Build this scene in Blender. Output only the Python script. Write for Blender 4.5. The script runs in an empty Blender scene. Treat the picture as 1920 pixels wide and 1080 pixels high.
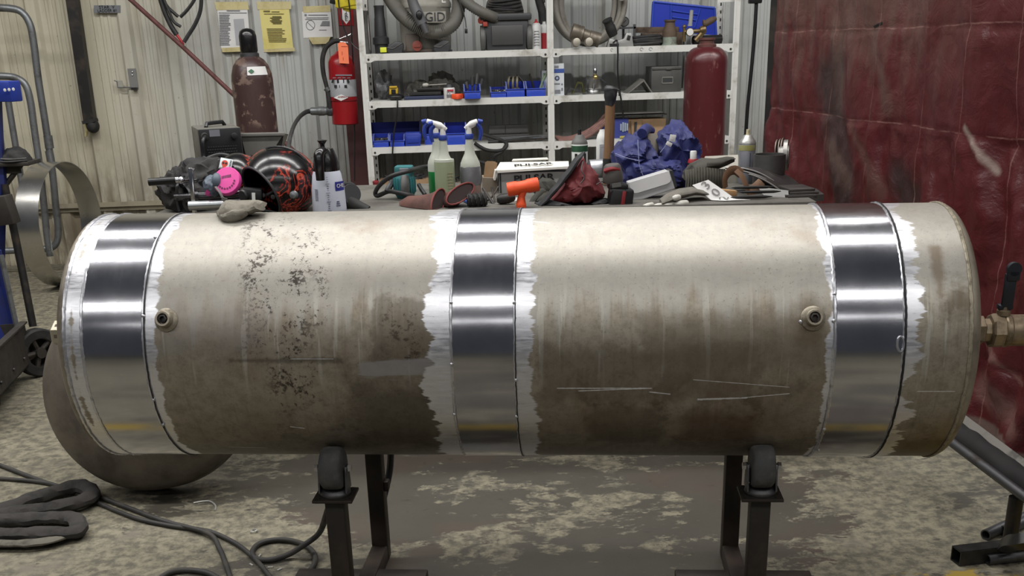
import bpy, bmesh, math, random
from mathutils import Vector, Matrix, noise as mnoise
R_ = math.radians
PI = math.pi
scene = bpy.context.scene
COL = scene.collection
rng = random.Random(7)

# ---------------------------------------------------------------- camera
CAM_Z, FPX, CY = 1.42, 1966.25, 813.57
YAW, PITCH, ROLL = -2.868, 20.297, -1.6607
_a, _b, _c = R_(YAW), R_(PITCH), R_(ROLL)
FW = Vector((-math.sin(_a) * math.cos(_b), math.cos(_a) * math.cos(_b), -math.sin(_b)))
_r0 = Vector((math.cos(_a), math.sin(_a), 0)); _u0 = _r0.cross(FW)
RT = _r0 * math.cos(_c) + _u0 * math.sin(_c)
UP = -_r0 * math.sin(_c) + _u0 * math.cos(_c)
EYE = Vector((0, 0, CAM_Z))
cam = bpy.data.cameras.new('camera'); camo = bpy.data.objects.new('camera', cam); COL.objects.link(camo)
cam.sensor_width = 36; cam.lens = 36 * FPX / 1920; cam.shift_y = (CY - 540) / 1920
cam.clip_end = 100; cam.clip_start = .05
mw = Matrix.Identity(4)
for i, v in enumerate((RT, UP, -FW)):
    for j in range(3): mw[j][i] = v[j]
mw.translation = EYE; camo.matrix_world = mw
scene.camera = camo

def ray(px, py): return FW + RT * ((px - 960) / FPX) - UP * ((py - CY) / FPX)
def atY(px, py, Y):
    d = ray(px, py); return EYE + d * (Y / d.y)
def atZ(px, py, Z):
    d = ray(px, py); return EYE + d * ((Z - CAM_Z) / d.z)
def depth(P): return (Vector(P) - EYE).dot(FW)
def scl(px, py, Y): return depth(atY(px, py, Y)) / FPX

# ---------------------------------------------------------------- world, lamps, exposure
w = bpy.data.worlds.new('workshop'); scene.world = w; w.use_nodes = True
bg = w.node_tree.nodes['Background']; bg.inputs[0].default_value = (.78, .84, 1, 1); bg.inputs[1].default_value = .06
scene.view_settings.view_transform = 'Standard'; scene.view_settings.look = 'None'
scene.view_settings.exposure = 0.0; scene.view_settings.gamma = 1; scene.view_settings.use_curve_mapping = False
def lamp(name, x, y, z, lx, ly, power, col=(1, .985, .96)):
    l = bpy.data.lights.new(name, 'AREA'); l.shape = 'RECTANGLE'; l.size = lx; l.size_y = ly; l.energy = power; l.color = col
    o = bpy.data.objects.new(name, l); COL.objects.link(o); o.location = (x, y, z)
LAMPS = [(4.75, 98), (2.85, 90), (-1.15, 64), (-4.6, 26)]
for y, p in LAMPS:
    for k in range(3):
        lamp('strip_light', -3.6 + 3.75 * k, y, 4.25, 3.5, .22 if y > 0 else .3, p)

# ---------------------------------------------------------------- node helper
def lin(h):
    if isinstance(h, str):
        h = h.lstrip('#'); v = [int(h[i:i + 2], 16) / 255 for i in (0, 2, 4)]
    else: v = [x / 255 for x in h]
    return tuple((x / 12.92 if x <= .04045 else ((x + .055) / 1.055) ** 2.4) for x in v) + (1,)
class NT:
    def __init__(s, name):
        s.m = bpy.data.materials.new(name); s.m.use_nodes = True; s.t = s.m.node_tree; s.n = s.t.nodes; s.l = s.t.links
        s.p = s.n['Principled BSDF']
    def set(s, sock, v):
        i = s.p.inputs[sock]
        if hasattr(v, 'is_linked') or isinstance(v, bpy.types.NodeSocket): s.l.new(v, i)
        else: i.default_value = v
    def _in(s, i, v):
        if v is None: return
        if isinstance(v, bpy.types.NodeSocket): s.l.new(v, i)
        else: i.default_value = v
    def math(s, op, a, b=None, c=None, clamp=False):
        x = s.n.new('ShaderNodeMath'); x.operation = op; x.use_clamp = clamp
        for i, v in zip(x.inputs, (a, b, c)): s._in(i, v)
        return x.outputs[0]
    def obj(s): return s.n.new('ShaderNodeTexCoord').outputs['Object']
    def uv(s): return s.n.new('ShaderNodeTexCoord').outputs['UV']
    def sep(s, v):
        x = s.n.new('ShaderNodeSeparateXYZ'); s._in(x.inputs[0], v); return x.outputs
    def comb(s, a, b, c=0.):
        x = s.n.new('ShaderNodeCombineXYZ')
        for i, v in zip(x.inputs, (a, b, c)): s._in(i, v)
        return x.outputs[0]
    def vscale(s, v, sc):
        x = s.n.new('ShaderNodeVectorMath'); x.operation = 'MULTIPLY'; s._in(x.inputs[0], v); x.inputs[1].default_value = sc; return x.outputs[0]
    def noise(s, v, scale, detail=4, rough=.55, dist=0.):
        x = s.n.new('ShaderNodeTexNoise'); s._in(x.inputs['Vector'], v); x.inputs['Scale'].default_value = scale
        x.inputs['Detail'].default_value = detail; x.inputs['Roughness'].default_value = rough; x.inputs['Distortion'].default_value = dist
        return x.outputs['Fac']
    def voro(s, v, scale):
        x = s.n.new('ShaderNodeTexVoronoi'); s._in(x.inputs['Vector'], v); x.inputs['Scale'].default_value = scale; return x.outputs['Distance']
    def rmp(s, v, a, b, c=0., d=1., smooth=True):
        x = s.n.new('ShaderNodeMapRange'); s._in(x.inputs[0], v)
        for i, k in zip((1, 2, 3, 4), (a, b, c, d)): x.inputs[i].default_value = k
        if smooth: x.interpolation_type = 'SMOOTHSTEP'
        return x.outputs[0]
    def mix(s, f, a, b):
        x = s.n.new('ShaderNodeMix'); x.data_type = 'RGBA'; s._in(x.inputs['Factor'], f); s._in(x.inputs[6], a); s._in(x.inputs[7], b); return x.outputs[2]
    def mixf(s, f, a, b):
        x = s.n.new('ShaderNodeMix'); x.data_type = 'FLOAT'; s._in(x.inputs[0], f); s._in(x.inputs[2], a); s._in(x.inputs[3], b); return x.outputs[0]
    def bump(s, h, strength=.3, dist=.01):
        x = s.n.new('ShaderNodeBump'); x.inputs['Strength'].default_value = strength; x.inputs['Distance'].default_value = dist
        s._in(x.inputs['Height'], h); s.l.new(x.outputs[0], s.p.inputs['Normal'])
    def mul(s, a, b): return s.math('MULTIPLY', a, b)
    def add(s, a, b): return s.math('ADD', a, b)
    def sub(s, a, b): return s.math('SUBTRACT', a, b)
    def mx(s, a, b): return s.math('MAXIMUM', a, b)
    def boxmask(s, u, v, u0, u1, v0, v1, soft=.01, n=None, na=.0):
        """1 inside the rectangle, soft edged, edge moved by the noise n"""
        def edge(x, a, b):
            c = (a + b) / 2; h = (b - a) / 2
            d = s.sub(h, s.math('ABSOLUTE', s.sub(x, c)))
            if n is not None: d = s.add(d, s.mul(s.sub(n, .5), na))
            return s.rmp(d, -soft, soft)
        return s.mul(edge(u, u0, u1), edge(v, v0, v1))
    def seg(s, u, v, a, b, width, soft=None, n=None, na=0.):
        """1 near the segment a-b"""
        soft = width if soft is None else soft
        ax, ay = a; dx, dy = b[0] - ax, b[1] - ay; L2 = dx * dx + dy * dy
        pu, pv = s.sub(u, ax), s.sub(v, ay)
        t = s.math('MULTIPLY', s.add(s.mul(pu, dx), s.mul(pv, dy)), 1 / L2, clamp=True)
        qu, qv = s.sub(pu, s.mul(t, dx)), s.sub(pv, s.mul(t, dy))
        d = s.math('SQRT', s.add(s.mul(qu, qu), s.mul(qv, qv)))
        if n is not None: d = s.add(d, s.mul(s.sub(n, .5), na))
        return s.rmp(d, width, width + soft, 1., 0.)
_mats = {}
def M(name, col, rough=.5, metal=0., col2=None, amt=.5, scale=6., bump=0., bscale=80., spec=None, stretch=None, trans=0.):
    """plain surface with optional mottling to a second colour"""
    if name in _mats: return _mats[name]
    k = NT(name); c = lin(col)
    o = k.obj()
    if stretch: o = k.vscale(o, stretch)
    if col2 is not None:
        f = k.rmp(k.noise(o, scale, 6, .65), .62 - amt * .4, .62 + .12)
        k.set('Base Color', k.mix(f, c, lin(col2)))
        k.set('Roughness', k.mixf(f, rough, min(1, rough + .25)))
    else:
        f = k.noise(o, scale, 4)
        k.set('Base Color', k.mix(f, tuple(x * .8 for x in c[:3]) + (1,), tuple(min(1, x * 1.15) for x in c[:3]) + (1,)))
        k.set('Roughness', rough)
    k.set('Metallic', metal)
    if spec is not None: k.set('Specular IOR Level', spec)
    if trans: k.set('Transmission Weight', trans)
    if bump: k.bump(k.noise(o, bscale, 5), bump, .004)
    _mats[name] = k.m; return k.m

# ---------------------------------------------------------------- mesh helper
class MB:
    def __init__(s): s.b = bmesh.new()
    def _xf(s, vs, m):
        if m is not None:
            for v in vs: v.co = m @ v.co
    def box(s, c, size, rot=None, bev=0., seg=2):
        t = bmesh.new(); bmesh.ops.create_cube(t, size=1)
        for v in t.verts: v.co = Vector((v.co.x * size[0], v.co.y * size[1], v.co.z * size[2]))
        if bev > 0: bmesh.ops.bevel(t, geom=list(t.edges), offset=min(bev, min(size) * .45), segments=seg, profile=.5, affect='EDGES')
        m = Matrix.Translation(Vector(c)) @ (rot.to_4x4() if rot is not None else Matrix.Identity(4))
        s._merge(t, m); return s
    def _merge(s, t, m=None):
        if m is not None: bmesh.ops.transform(t, matrix=m, verts=t.verts)
        me = bpy.data.meshes.new('tmp'); t.to_mesh(me); s.b.from_mesh(me); bpy.data.meshes.remove(me); t.free()
    def loft(s, rings, cap=True, closed=True, wrap=False):
        vr = [[s.b.verts.new(p) for p in r] for r in rings]
        n = len(vr[0]); k = len(vr)
        for i in range(k if wrap else k - 1):
            A, B = vr[i], vr[(i + 1) % k]
            for j in range(n if closed else n - 1):
                try: s.b.faces.new((A[j], A[(j + 1) % n], B[(j + 1) % n], B[j]))
                except ValueError: pass
        if cap and closed and not wrap:
            for q in (list(reversed(vr[0])), vr[-1]):
                try: s.b.faces.new(q)
                except ValueError: pass
        return s
    def lathe(s, prof, o=(0, 0, 0), axis=(0, 0, 1), seg=24, squash=None, wobble=0.):
        """prof: (radius, height) from bottom to top about the axis"""
        a = Vector(axis).normalized(); q = Vector((0, 0, 1)).rotation_difference(a)
        rings = []
        for r, h in prof:
            r = max(r, 1e-4)
            ring = []
            for j in range(seg):
                t = 2 * PI * j / seg
                p = Vector((r * math.cos(t), r * math.sin(t) * (squash or 1), h))
                if wobble: p *= 1 + wobble * mnoise.noise(p * 18)
                ring.append(Vector(o) + q @ p)
            rings.append(ring)
        return s.loft(rings)
    def tube(s, pts, r, seg=10, cap=True, sub=0, closed=False, squash=1., up=None):
        pts = [Vector(p) for p in pts]
        if sub: pts = smooth(pts, sub, closed)
        n = len(pts); rings = []
        T = []
        for i in range(n):
            if closed: d = pts[(i + 1) % n] - pts[i - 1]
            else: d = pts[min(i + 1, n - 1)] - pts[max(i - 1, 0)]
            T.append(d.normalized() if d.length > 1e-9 else Vector((0, 0, 1)))
        ref = Vector(up) if up is not None else (Vector((0, 0, 1)) if abs(T[0].z) < .9 else Vector((1, 0, 0)))
        N = (ref - T[0] * ref.dot(T[0])).normalized()
        for i in range(n):
            if i:
                N = T[i - 1].rotation_difference(T[i]) @ N
                N = (N - T[i] * N.dot(T[i])).normalized()
            B = T[i].cross(N)
            rr = r[min(int(i * len(r) / n), len(r) - 1)] if isinstance(r, (list, tuple)) else r
            if isinstance(r, (list, tuple)):
                f = i / (n - 1) * (len(r) - 1); k = min(int(f), len(r) - 2); rr = r[k] + (r[k + 1] - r[k]) * (f - k)
            rings.append([pts[i] + N * (rr * squash * math.cos(2 * PI * j / seg)) + B * (rr * math.sin(2 * PI * j / seg)) for j in range(seg)])
        return s.loft(rings, cap=cap and not closed, wrap=closed)
    def pipe(s, pts, r, ri, seg=16, sub=0):
        """hollow pipe with open ends"""
        pts = [Vector(p) for p in pts]
        if sub: pts = smooth(pts, sub)
        a = MB(); a.tube(pts, r, seg, cap=False); b = MB(); b.tube(pts, ri, seg, cap=False)
        for x in (a, b):
            me = bpy.data.meshes.new('t'); x.b.to_mesh(me); s.b.from_mesh(me); bpy.data.meshes.remove(me); x.b.free()
        d0 = (pts[1] - pts[0]).normalized(); d1 = (pts[-1] - pts[-2]).normalized()
        for c, d in ((pts[0], d0), (pts[-1], d1)):
            q = Vector((0, 0, 1)).rotation_difference(d)
            A = [c + q @ Vector((r * math.cos(2 * PI * j / seg), r * math.sin(2 * PI * j / seg), 0)) for j in range(seg)]
            B = [c + q @ Vector((ri * math.cos(2 * PI * j / seg), ri * math.sin(2 * PI * j / seg), 0)) for j in range(seg)]
            s.loft([A, B], cap=False)
        return s
    def prism(s, poly, d, m=None, bev=0.):
        """poly in x,z extruded from y=-d/2 to d/2"""
        t = bmesh.new()
        A = [t.verts.new((x, -d / 2, z)) for x, z in poly]; B = [t.verts.new((x, d / 2, z)) for x, z in poly]
        n = len(poly); t.faces.new(A); t.faces.new(list(reversed(B)))
        for i in range(n): t.faces.new((A[i], B[i], B[(i + 1) % n], A[(i + 1) % n]))
        bmesh.ops.recalc_face_normals(t, faces=t.faces)
        if bev: bmesh.ops.bevel(t, geom=list(t.edges), offset=bev, segments=2, profile=.5, affect='EDGES')
        s._merge(t, m); return s
    def ball(s, c, rad, n=3, amp=0., freq=3., seed=0., rot=None, flat=None):
        """noise-lumped ellipsoid; flat = lowest local z kept"""
        t = bmesh.new(); bmesh.ops.create_icosphere(t, subdivisions=n, radius=1)
        for v in t.verts:
            p = v.co.copy(); k = 1 + amp * mnoise.fractal(p * freq + Vector((seed, seed * 1.7, -seed)), 1., 2., 4)
            v.co = Vector((p.x * rad[0] * k, p.y * rad[1] * k, p.z * rad[2] * k))
            if flat is not None and v.co.z < flat: v.co.z = flat
        m = Matrix.Translation(Vector(c)) @ (rot.to_4x4() if rot is not None else Matrix.Identity(4))
        s._merge(t, m); return s
    def sheet(s, fn, nu, nv, thick=0.):
        """fn(u,v) -> point, u and v in 0..1; thickness by solidify"""
        t = bmesh.new()
        g = [[t.verts.new(fn(i / nu, j / nv)) for j in range(nv + 1)] for i in range(nu + 1)]
        for i in range(nu):
            for j in range(nv): t.faces.new((g[i][j], g[i + 1][j], g[i + 1][j + 1], g[i][j + 1]))
        bmesh.ops.recalc_face_normals(t, faces=t.faces)
        if thick: bmesh.ops.solidify(t, geom=list(t.faces), thickness=thick)
        s._merge(t); return s
    def shift(s, v):
        for x in s.b.verts: x.co += Vector(v)
        return s
    def rot(s, m, c=(0, 0, 0)):
        c = Vector(c)
        for x in s.b.verts: x.co = c + m @ (x.co - c)
        return s
    def jitter(s, amp, freq=8., seed=0.):
        for v in s.b.verts:
            p = v.co * freq + Vector((seed, seed, seed)); v.co += Vector(mnoise.noise_vector(p)) * amp
        return s
    def obj(s, name, mat, parent=None, smooth=40, uv=None):
        bmesh.ops.recalc_face_normals(s.b, faces=s.b.faces)
        me = bpy.data.meshes.new(name)
        if uv:
            L = s.b.loops.layers.uv.new('UVMap')
            for f in s.b.faces:
                for lp in f.loops: lp[L].uv = uv(lp.vert.co, f)
        s.b.to_mesh(me); s.b.free()
        if smooth:
            me.shade_smooth(); me.set_sharp_from_angle(angle=R_(smooth))
        me.materials.append(mat)
        o = bpy.data.objects.new(name, me); COL.objects.link(o)
        if parent is not None: o.parent = parent
        return o
def smooth(pts, sub, closed=False):
    """Catmull-Rom through pts"""
    P = [Vector(p) for p in pts]; n = len(P); out = []
    rngi = range(n if closed else n - 1)
    for i in rngi:
        p1, p2 = P[i], P[(i + 1) % n]
        p0 = P[i - 1] if (i or closed) else p1 * 2 - p2
        p3 = P[(i + 2) % n] if (closed or i + 2 < n) else p2 * 2 - p1
        for k in range(sub):
            t = k / sub
            out.append(.5 * ((2 * p1) + (p2 - p0) * t + (2 * p0 - 5 * p1 + 4 * p2 - p3) * t * t + (3 * p1 - p0 - 3 * p2 + p3) * t ** 3))
    if not closed: out.append(P[-1])
    return out
def RX(a): return Matrix.Rotation(R_(a), 3, 'X')
def RY(a): return Matrix.Rotation(R_(a), 3, 'Y')
def RZ(a): return Matrix.Rotation(R_(a), 3, 'Z')

def tag(o, label, cat=None, group=None, kind=None):
    if label: o['label'] = label
    if cat: o['category'] = cat
    if group: o['group'] = group
    if kind: o['kind'] = kind
    return o
class Thing:
    """an Empty at the thing's base; q() turns a photo position at the thing's own distance into a point of its space"""
    def __init__(s, name, label, cat, loc, Y=None, z=None, group=None):
        if Y is not None:
            p = atY(loc[0], loc[1], Y)
            if z is not None: p.z = z
        else: p = Vector(loc); Y = p.y
        s.Y = Y; s.o = p.copy(); s.s = depth(p) / FPX
        s.e = bpy.data.objects.new(name, None); COL.objects.link(s.e); s.e.location = p; s.e.empty_display_size = .05
        tag(s.e, label, cat, group)
    def q(s, px, py, dy=0.): return atY(px, py, s.Y + dy) - s.o
    def qs(s, pts, dy=0.): return [s.q(p[0], p[1], (p[2] if len(p) > 2 else 0) + dy) for p in pts]
    def part(s, name, mb, mat, label=None, parent=None, smooth=40, uv=None):
        o = mb.obj(name, mat, parent if parent is not None else s.e, smooth, uv)
        if label: o['label'] = label
        return o
    def text(s, body, size, pos, mat, rot=None, name='lettering', parent=None, align='CENTER', ex=.0004, sx=1., bold=0.):
        return text(body, size, pos, mat, rot, name, parent if parent is not None else s.e, align, ex, sx, bold)
def text(body, size, pos, mat, rot=None, name='lettering', parent=None, align='CENTER', ex=.0004, sx=1., bold=0.):
    c = bpy.data.curves.new(name, 'FONT'); c.body = body; c.size = size; c.extrude = ex; c.align_x = align; c.align_y = 'CENTER'
    c.resolution_u = 3; c.offset = bold; c.materials.append(mat)
    tmp = bpy.data.objects.new(name, c); COL.objects.link(tmp); bpy.context.view_layer.update()
    me = bpy.data.meshes.new_from_object(tmp.evaluated_get(bpy.context.evaluated_depsgraph_get())); bpy.data.objects.remove(tmp)
    if not me.materials: me.materials.append(mat)
    me.name = name; o = bpy.data.objects.new(name, me); COL.objects.link(o); o.parent = parent
    m = (rot if rot is not None else RX(90)).to_4x4(); m.translation = Vector(pos); o.matrix_local = m; o.scale = (sx, 1, 1)
    return o
def solo(name, label, cat, mb, mat, loc=(0, 0, 0), group=None, smooth=40, uv=None):
    o = mb.obj(name, mat, None, smooth, uv); o.location = loc; return tag(o, label, cat, group)
def struct(name, mb, mat, smooth=30, uv=None, parent=None):
    o = mb.obj(name, mat, parent, smooth, uv)
    if parent is None: o['kind'] = 'structure'
    return o

# ---------------------------------------------------------------- common materials
m_white = M('white_shelf_paint', (205, 205, 200), .45, 0, (150, 145, 135), .3, 7)
m_black = M('black_plastic', (22, 22, 24), .42)
m_dgrey = M('dark_grey_plastic', (52, 52, 54), .5)
m_mgrey = M('grey_plastic', (95, 94, 92), .55, 0, (60, 58, 54), .5, 9)
m_rubber = M('black_rubber', (24, 24, 24), .7, 0, (55, 53, 50), .4, 14)
m_chrome = M('chrome', (205, 205, 208), .16, 1.)
m_alu = M('aluminium', (190, 190, 190), .3, 1., (130, 128, 125), .4, 9)
m_galv = M('galvanised_pipe', (125, 128, 130), .42, .7, (88, 88, 86), .5, 14)
m_steel = M('raw_steel', (92, 92, 94), .42, .8, (62, 58, 54), .5, 9)
m_dsteel = M('dark_steel', (48, 47, 46), .45, .6, (72, 62, 54), .45, 9)
m_rust = M('rusty_iron', (92, 76, 62), .75, .2, (58, 47, 40), .5, 12, .3)
m_brass = M('brass', (128, 110, 78), .4, .85, (84, 70, 50), .4, 12)
m_blue = M('blue_bin_plastic', (30, 52, 165), .42)
m_red = M('red_paint', (140, 20, 27), .3)
m_orange = M('orange_plastic', (232, 84, 38), .5, 0, (200, 62, 28), .4, 12)
m_card = M('cardboard', (150, 122, 92), .8, 0, (122, 98, 72), .4, 6)
m_paper = M('white_paper', (215, 214, 212), .75)
m_ink = M('black_ink', (18, 18, 20), .6)
m_gink = M('grey_ink', (120, 122, 128), .7)
m_wht = M('white_plastic', (220, 220, 216), .4)
m_cloth = M('grey_cloth', (98, 96, 90), .9, 0, (72, 70, 64), .5, 8, .35, 120)
# ---------------------------------------------------------------- the setting
WALL_Y = 7.90
def floor_mat():
    k = NT('worn_painted_concrete'); o = k.obj(); s = k.sep(o)
    big = k.noise(o, .9, 3, .5)
    st = k.vscale(o, (.75, 1.25, 1))
    n1 = k.noise(st, 2.6, 13, .70, .2)
    n2 = k.noise(st, 9, 10, .74, .2)
    edge = k.add(k.add(k.mul(n1, .72), k.mul(n2, .42)), k.mul(k.sub(big, .5), .5))
    side = k.mul(k.rmp(s[0], .55, 1.5), .07)
    lf = k.mul(k.rmp(s[0], -.2, -1.3), .09)
    far = k.mul(k.rmp(s[1], 4.2, 5.4), .2)
    worn = k.rmp(k.add(k.add(k.add(edge, side), lf), far), .588, .612)
    paint = k.mix(k.noise(o, 3.2, 6, .6), lin((58, 55, 48)), lin((84, 79, 69)))
    paint = k.mix(k.rmp(k.noise(o, 1.3, 3), .5, .72), paint, lin((84, 68, 58)))
    conc = k.mix(k.rmp(k.noise(o, 24, 8, .7), .38, .62), lin((86, 82, 70)), lin((130, 124, 105)))
    conc = k.mix(k.rmp(k.noise(o, 5, 4), .55, .75), conc, lin((110, 104, 92)))
    c = k.mix(worn, paint, conc)
    spots = k.rmp(k.noise(k.vscale(o, (1, 1.5, 1)), 13, 6, .6, .5), .65, .68)
    c = k.mix(k.mul(spots, .75), c, lin((58, 53, 46)))
    fine = k.rmp(k.noise(st, 42, 5, .8), .56, .66)
    c = k.mix(k.mul(fine, .5), c, lin((62, 58, 52)))
    pale = k.rmp(k.noise(st, 30, 6, .8), .64, .7)
    c = k.mix(k.mul(k.mul(pale, worn), .35), c, lin((156, 150, 132)))
    yl = k.boxmask(s[0], s[1], 1.17, 2.2, 1.9, 2.555, .012, n2, .16)
    ln_ = k.add(k.math('ABSOLUTE', k.sub(k.add(s[1], k.mul(s[0], .13)), 2.2)), k.mul(k.sub(n2, .5), .06)); yl = k.mx(yl, k.rmp(ln_, .055, .045))
    c = k.mix(k.mul(yl, k.rmp(n2, .44, .52)), c, lin((150, 126, 48)))
    k.set('Base Color', c)
    k.set('Roughness', k.mixf(worn, .5, .8))
    k.bump(k.add(k.mul(worn, -.5), k.mul(n2, .6)), .35, .006)
    return k.m
b = MB(); b.sheet(lambda u, v: Vector((-9 + 18 * u, -9 + 16.9 * v, 0)), 12, 12)
struct('floor', b, floor_mat())

def wall_mat():
    k = NT('cream_metal_panel'); o = k.obj(); s = k.sep(o)
    side = k.rmp(k.add(s[0], k.mul(k.sub(k.noise(o, .8, 2), .5), 1.5)), -2.7, -.9)
    c = k.mix(side, lin((186, 180, 160)), lin((176, 178, 176)))
    dirt = k.rmp(k.noise(k.vscale(o, (5, 5, .7)), 1.4, 6, .6), .45, .75)
    c = k.mix(k.mul(dirt, .55), c, lin((128, 117, 94)))
    low = k.mul(k.rmp(s[2], 1.1, .2), k.rmp(k.noise(k.vscale(o, (3, 3, .8)), 3, 6, .65), .35, .6))
    c = k.mix(k.mul(low, .75), c, lin((96, 84, 66)))
    sp = k.rmp(k.noise(o, 28, 3, .6), .7, .74)
    c = k.mix(k.mul(sp, .6), c, lin((96, 88, 74)))
    k.set('Base Color', c); k.set('Roughness', .5); k.set('Specular IOR Level', .35)
    return k.m
m_wall = wall_mat()
x232 = atY(228, 0, WALL_Y).x
prof = []
x = x232 - .305 * 13
while x < 4.6:
    prof += [(x - .052, 0), (x - .03, .03), (x + .03, .03), (x + .052, 0)]
    for q in (.102, .153, .204):
        prof += [(x + q - .014, 0), (x + q - .007, .007), (x + q + .007, .007), (x + q + .014, 0)]
    x += .305
b = MB(); b.loft([[Vector((px, WALL_Y - d, z)) for px, d in prof] for z in (0, .45, 1.5, 4.6)], cap=False, closed=False)
struct('wall_back', b, m_wall)
# the ledge that runs along the wall low down, and the floor angle
b = MB(); zz = atY(250, 382, WALL_Y - .05).z
b.box((-1.7, WALL_Y - .045, zz), (6.4, .035, .03)); b.box((-1.7, WALL_Y - .035, zz - .02), (6.4, .01, .05))
struct('trim_1', b, M('ledge_paint', (150, 142, 122), .6, 0, (100, 92, 78), .5, 5))
# maroon steel column left of the shelving
CX = atY(668, 120, WALL_Y - .18).x
b = MB(); b.box((CX, WALL_Y - .19, 2.1), (.20, .012, 4.2)); b.box((CX, WALL_Y - .04, 2.1), (.20, .012, 4.2)); b.box((CX, WALL_Y - .115, 2.1), (.012, .14, 4.2))
struct('trim_2', b, M('maroon_column_paint', (84, 50, 50), .5, 0, (62, 44, 42), .5, 4))

# ---------------------------------------------------------------- red welding curtain on its frame
CA = EYE + ray(1455, 75) * 4.72; CB = EYE + ray(1905, 985) * 3.21; CA.z = 0; CB.z = 0
cdir = (CB - CA).normalized(); cnor = Vector((-cdir.y, cdir.x, 0))
if cnor.dot(EYE - CA) < 0: cnor = -cnor
CL = (CB - CA).length
def cuv(px, py):
    """photo position -> (metres along the curtain, height)"""
    d = ray(px, py); t = (CA - EYE).dot(cnor) / d.dot(cnor); p = EYE + d * t
    return (p - CA).dot(cdir), p.z
def curtain_mat(hem):
    k = NT('red_vinyl_curtain'); uvs = k.sep(k.uv()); u, v = uvs[0], uvs[1]; o = k.comb(u, v)
    n = k.noise(o, 4, 6, .6); n2 = k.noise(k.vscale(o, (5, 1, 1)), 2.5, 6, .65)
    c = k.mix(k.noise(o, 1.6, 4), lin((84, 21, 27)), lin((68, 23, 26)))
    top = k.mul(k.rmp(k.add(v, k.mul(k.sub(n2, .5), 1.3)), 1.12, 1.6), k.rmp(k.add(u, k.mul(n, .3)), 1.95, 1.3))
    c = k.mix(k.mul(top, .6), c, lin((92, 72, 64)))
    def S(a, b_, w, soft, na=.12): return k.seg(u, v, cuv(*a), cuv(*b_), w, soft, n, na)
    soot = k.mx(S((1550, 150), (1590, 360), .04, .13), k.mx(S((1560, 130), (1560, 200), .03, .12), S((1680, 330), (1700, 375), .01, .1)))
    c = k.mix(k.mul(soot, .85), c, lin((46, 36, 35)))
    dust = k.mx(S((1560, 60), (1575, 190), .01, .09), k.mx(S((1600, 230), (1655, 360), .005, .05), S((1640, 60), (1665, 200), .005, .05)))
    dust = k.mx(dust, S((1560, 280), (1600, 350), .005, .06))
    c = k.mix(k.mul(dust, .42), c, lin((98, 78, 70)))
    lo = k.mx(S((1830, 730), (1915, 800), .01, .06), S((1850, 660), (1900, 720), .003, .02))
    c = k.mix(k.mul(lo, .6), c, lin((116, 88, 82)))
    wh = k.seg(u, v, cuv(1818, 240), cuv(1860, 322), .0005, .020, n, .02)
    c = k.mix(k.mul(wh, .6), c, lin((170, 156, 146)))
    hm = k.rmp(k.add(v, k.mul(k.sub(n2, .5), .03)), hem + .012, hem - .004); c = k.mix(k.mul(hm, .75), c, lin((104, 90, 84)))
    mot = k.rmp(k.noise(o, 14, 6, .7), .55, .8)
    c = k.mix(k.mul(mot, .35), c, lin((70, 34, 34)))
    slit = k.seg(u, v, cuv(1640, 51), cuv(1655, 44), .004, .003)
    c = k.mix(slit, c, (.003, .003, .003, 1))
    sl = None
    for px in (1487, 1548, 1634, 1722, 1808, 1893):
        m = k.rmp(k.math('ABSOLUTE', k.sub(k.add(u, k.mul(k.sub(n, .5), .012)), cuv(px, 250)[0])), .0032, .001); sl = m if sl is None else k.mx(sl, m)
    for py in (222, 55):
        m = k.rmp(k.math('ABSOLUTE', k.sub(k.add(v, k.mul(k.sub(n, .5), .03)), cuv(1600, py)[1])), .0035, .001); sl = k.mx(sl, m)
    c = k.mix(k.mul(k.mul(sl, k.rmp(n2, .35, .6)), .45), c, lin((150, 112, 104)))
    k.set('Base Color', c); k.set('Roughness', k.mixf(n, .30, .48)); k.set('Specular IOR Level', .5)
    k.bump(k.add(k.noise(o, 9, 6, .62, .8), k.mul(k.noise(o, 30, 5, .6), .3)), .42, .016)
    return k.m
cz0, cz1 = cuv(1865, 846)[1], 2.5
hem = cuv(1865, 812)[1]
def cat(px, py, dd=0.):
    d = ray(px, py); c_ = CA + cnor * dd; return EYE + d * ((c_ - EYE).dot(cnor) / d.dot(cnor))
def cl(px, py, dd): return cat(px, py, dd) - ct.o
seams = [cuv(px, 250)[0] for px in (1487, 1548, 1634, 1722, 1808, 1893)]
crease = [cuv(1600, 222)[1], cuv(1600, 55)[1], .45]
def cfn(a, c):
    u = -.02 + a * (CL + .55); z = cz0 + (cz1 - cz0) * c
    p = Vector((u, z, 0))
    d = .016 * math.sin(u * 9 + .6 * mnoise.noise(p * 1.3)) * (1.2 - .3 * z) + .012 * mnoise.noise(p * 3)
    d += .017 * mnoise.fractal(Vector((u * 7 + 1.5 * z, z * 3 - u, 3)), 1., 2., 4) * (1 + .8 * (z < 1.1))
    d += .028 * mnoise.noise(Vector((u * 5 - z * 3.5, z * 1.2, 7))) * max(0, 1.25 - z)
    for s_ in seams: d += .0035 * math.exp(-((u - s_) / .005) ** 2)
    for z_ in crease: d -= .0045 * math.exp(-((z - z_ - .01 * math.sin(u * 6) - .012 * mnoise.noise(Vector((u * 4, z_, 0)))) / .007) ** 2)
    d += .01 * max(0, mnoise.noise(Vector((u * 5, z * 9, 21)))) * math.exp(-((z - crease[1] + .06) / .05) ** 2)
    q = CA + cdir * u + cnor * d; q.z = z
    return q
ct = Thing('welding_curtain', 'tall creased dark red vinyl welding curtain on a low steel frame beside the tank', 'curtain', (CA.x, CA.y, 0))
b = MB(); b.sheet(cfn, 230, 190, .002)
for v in b.b.verts: v.co -= ct.o
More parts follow.
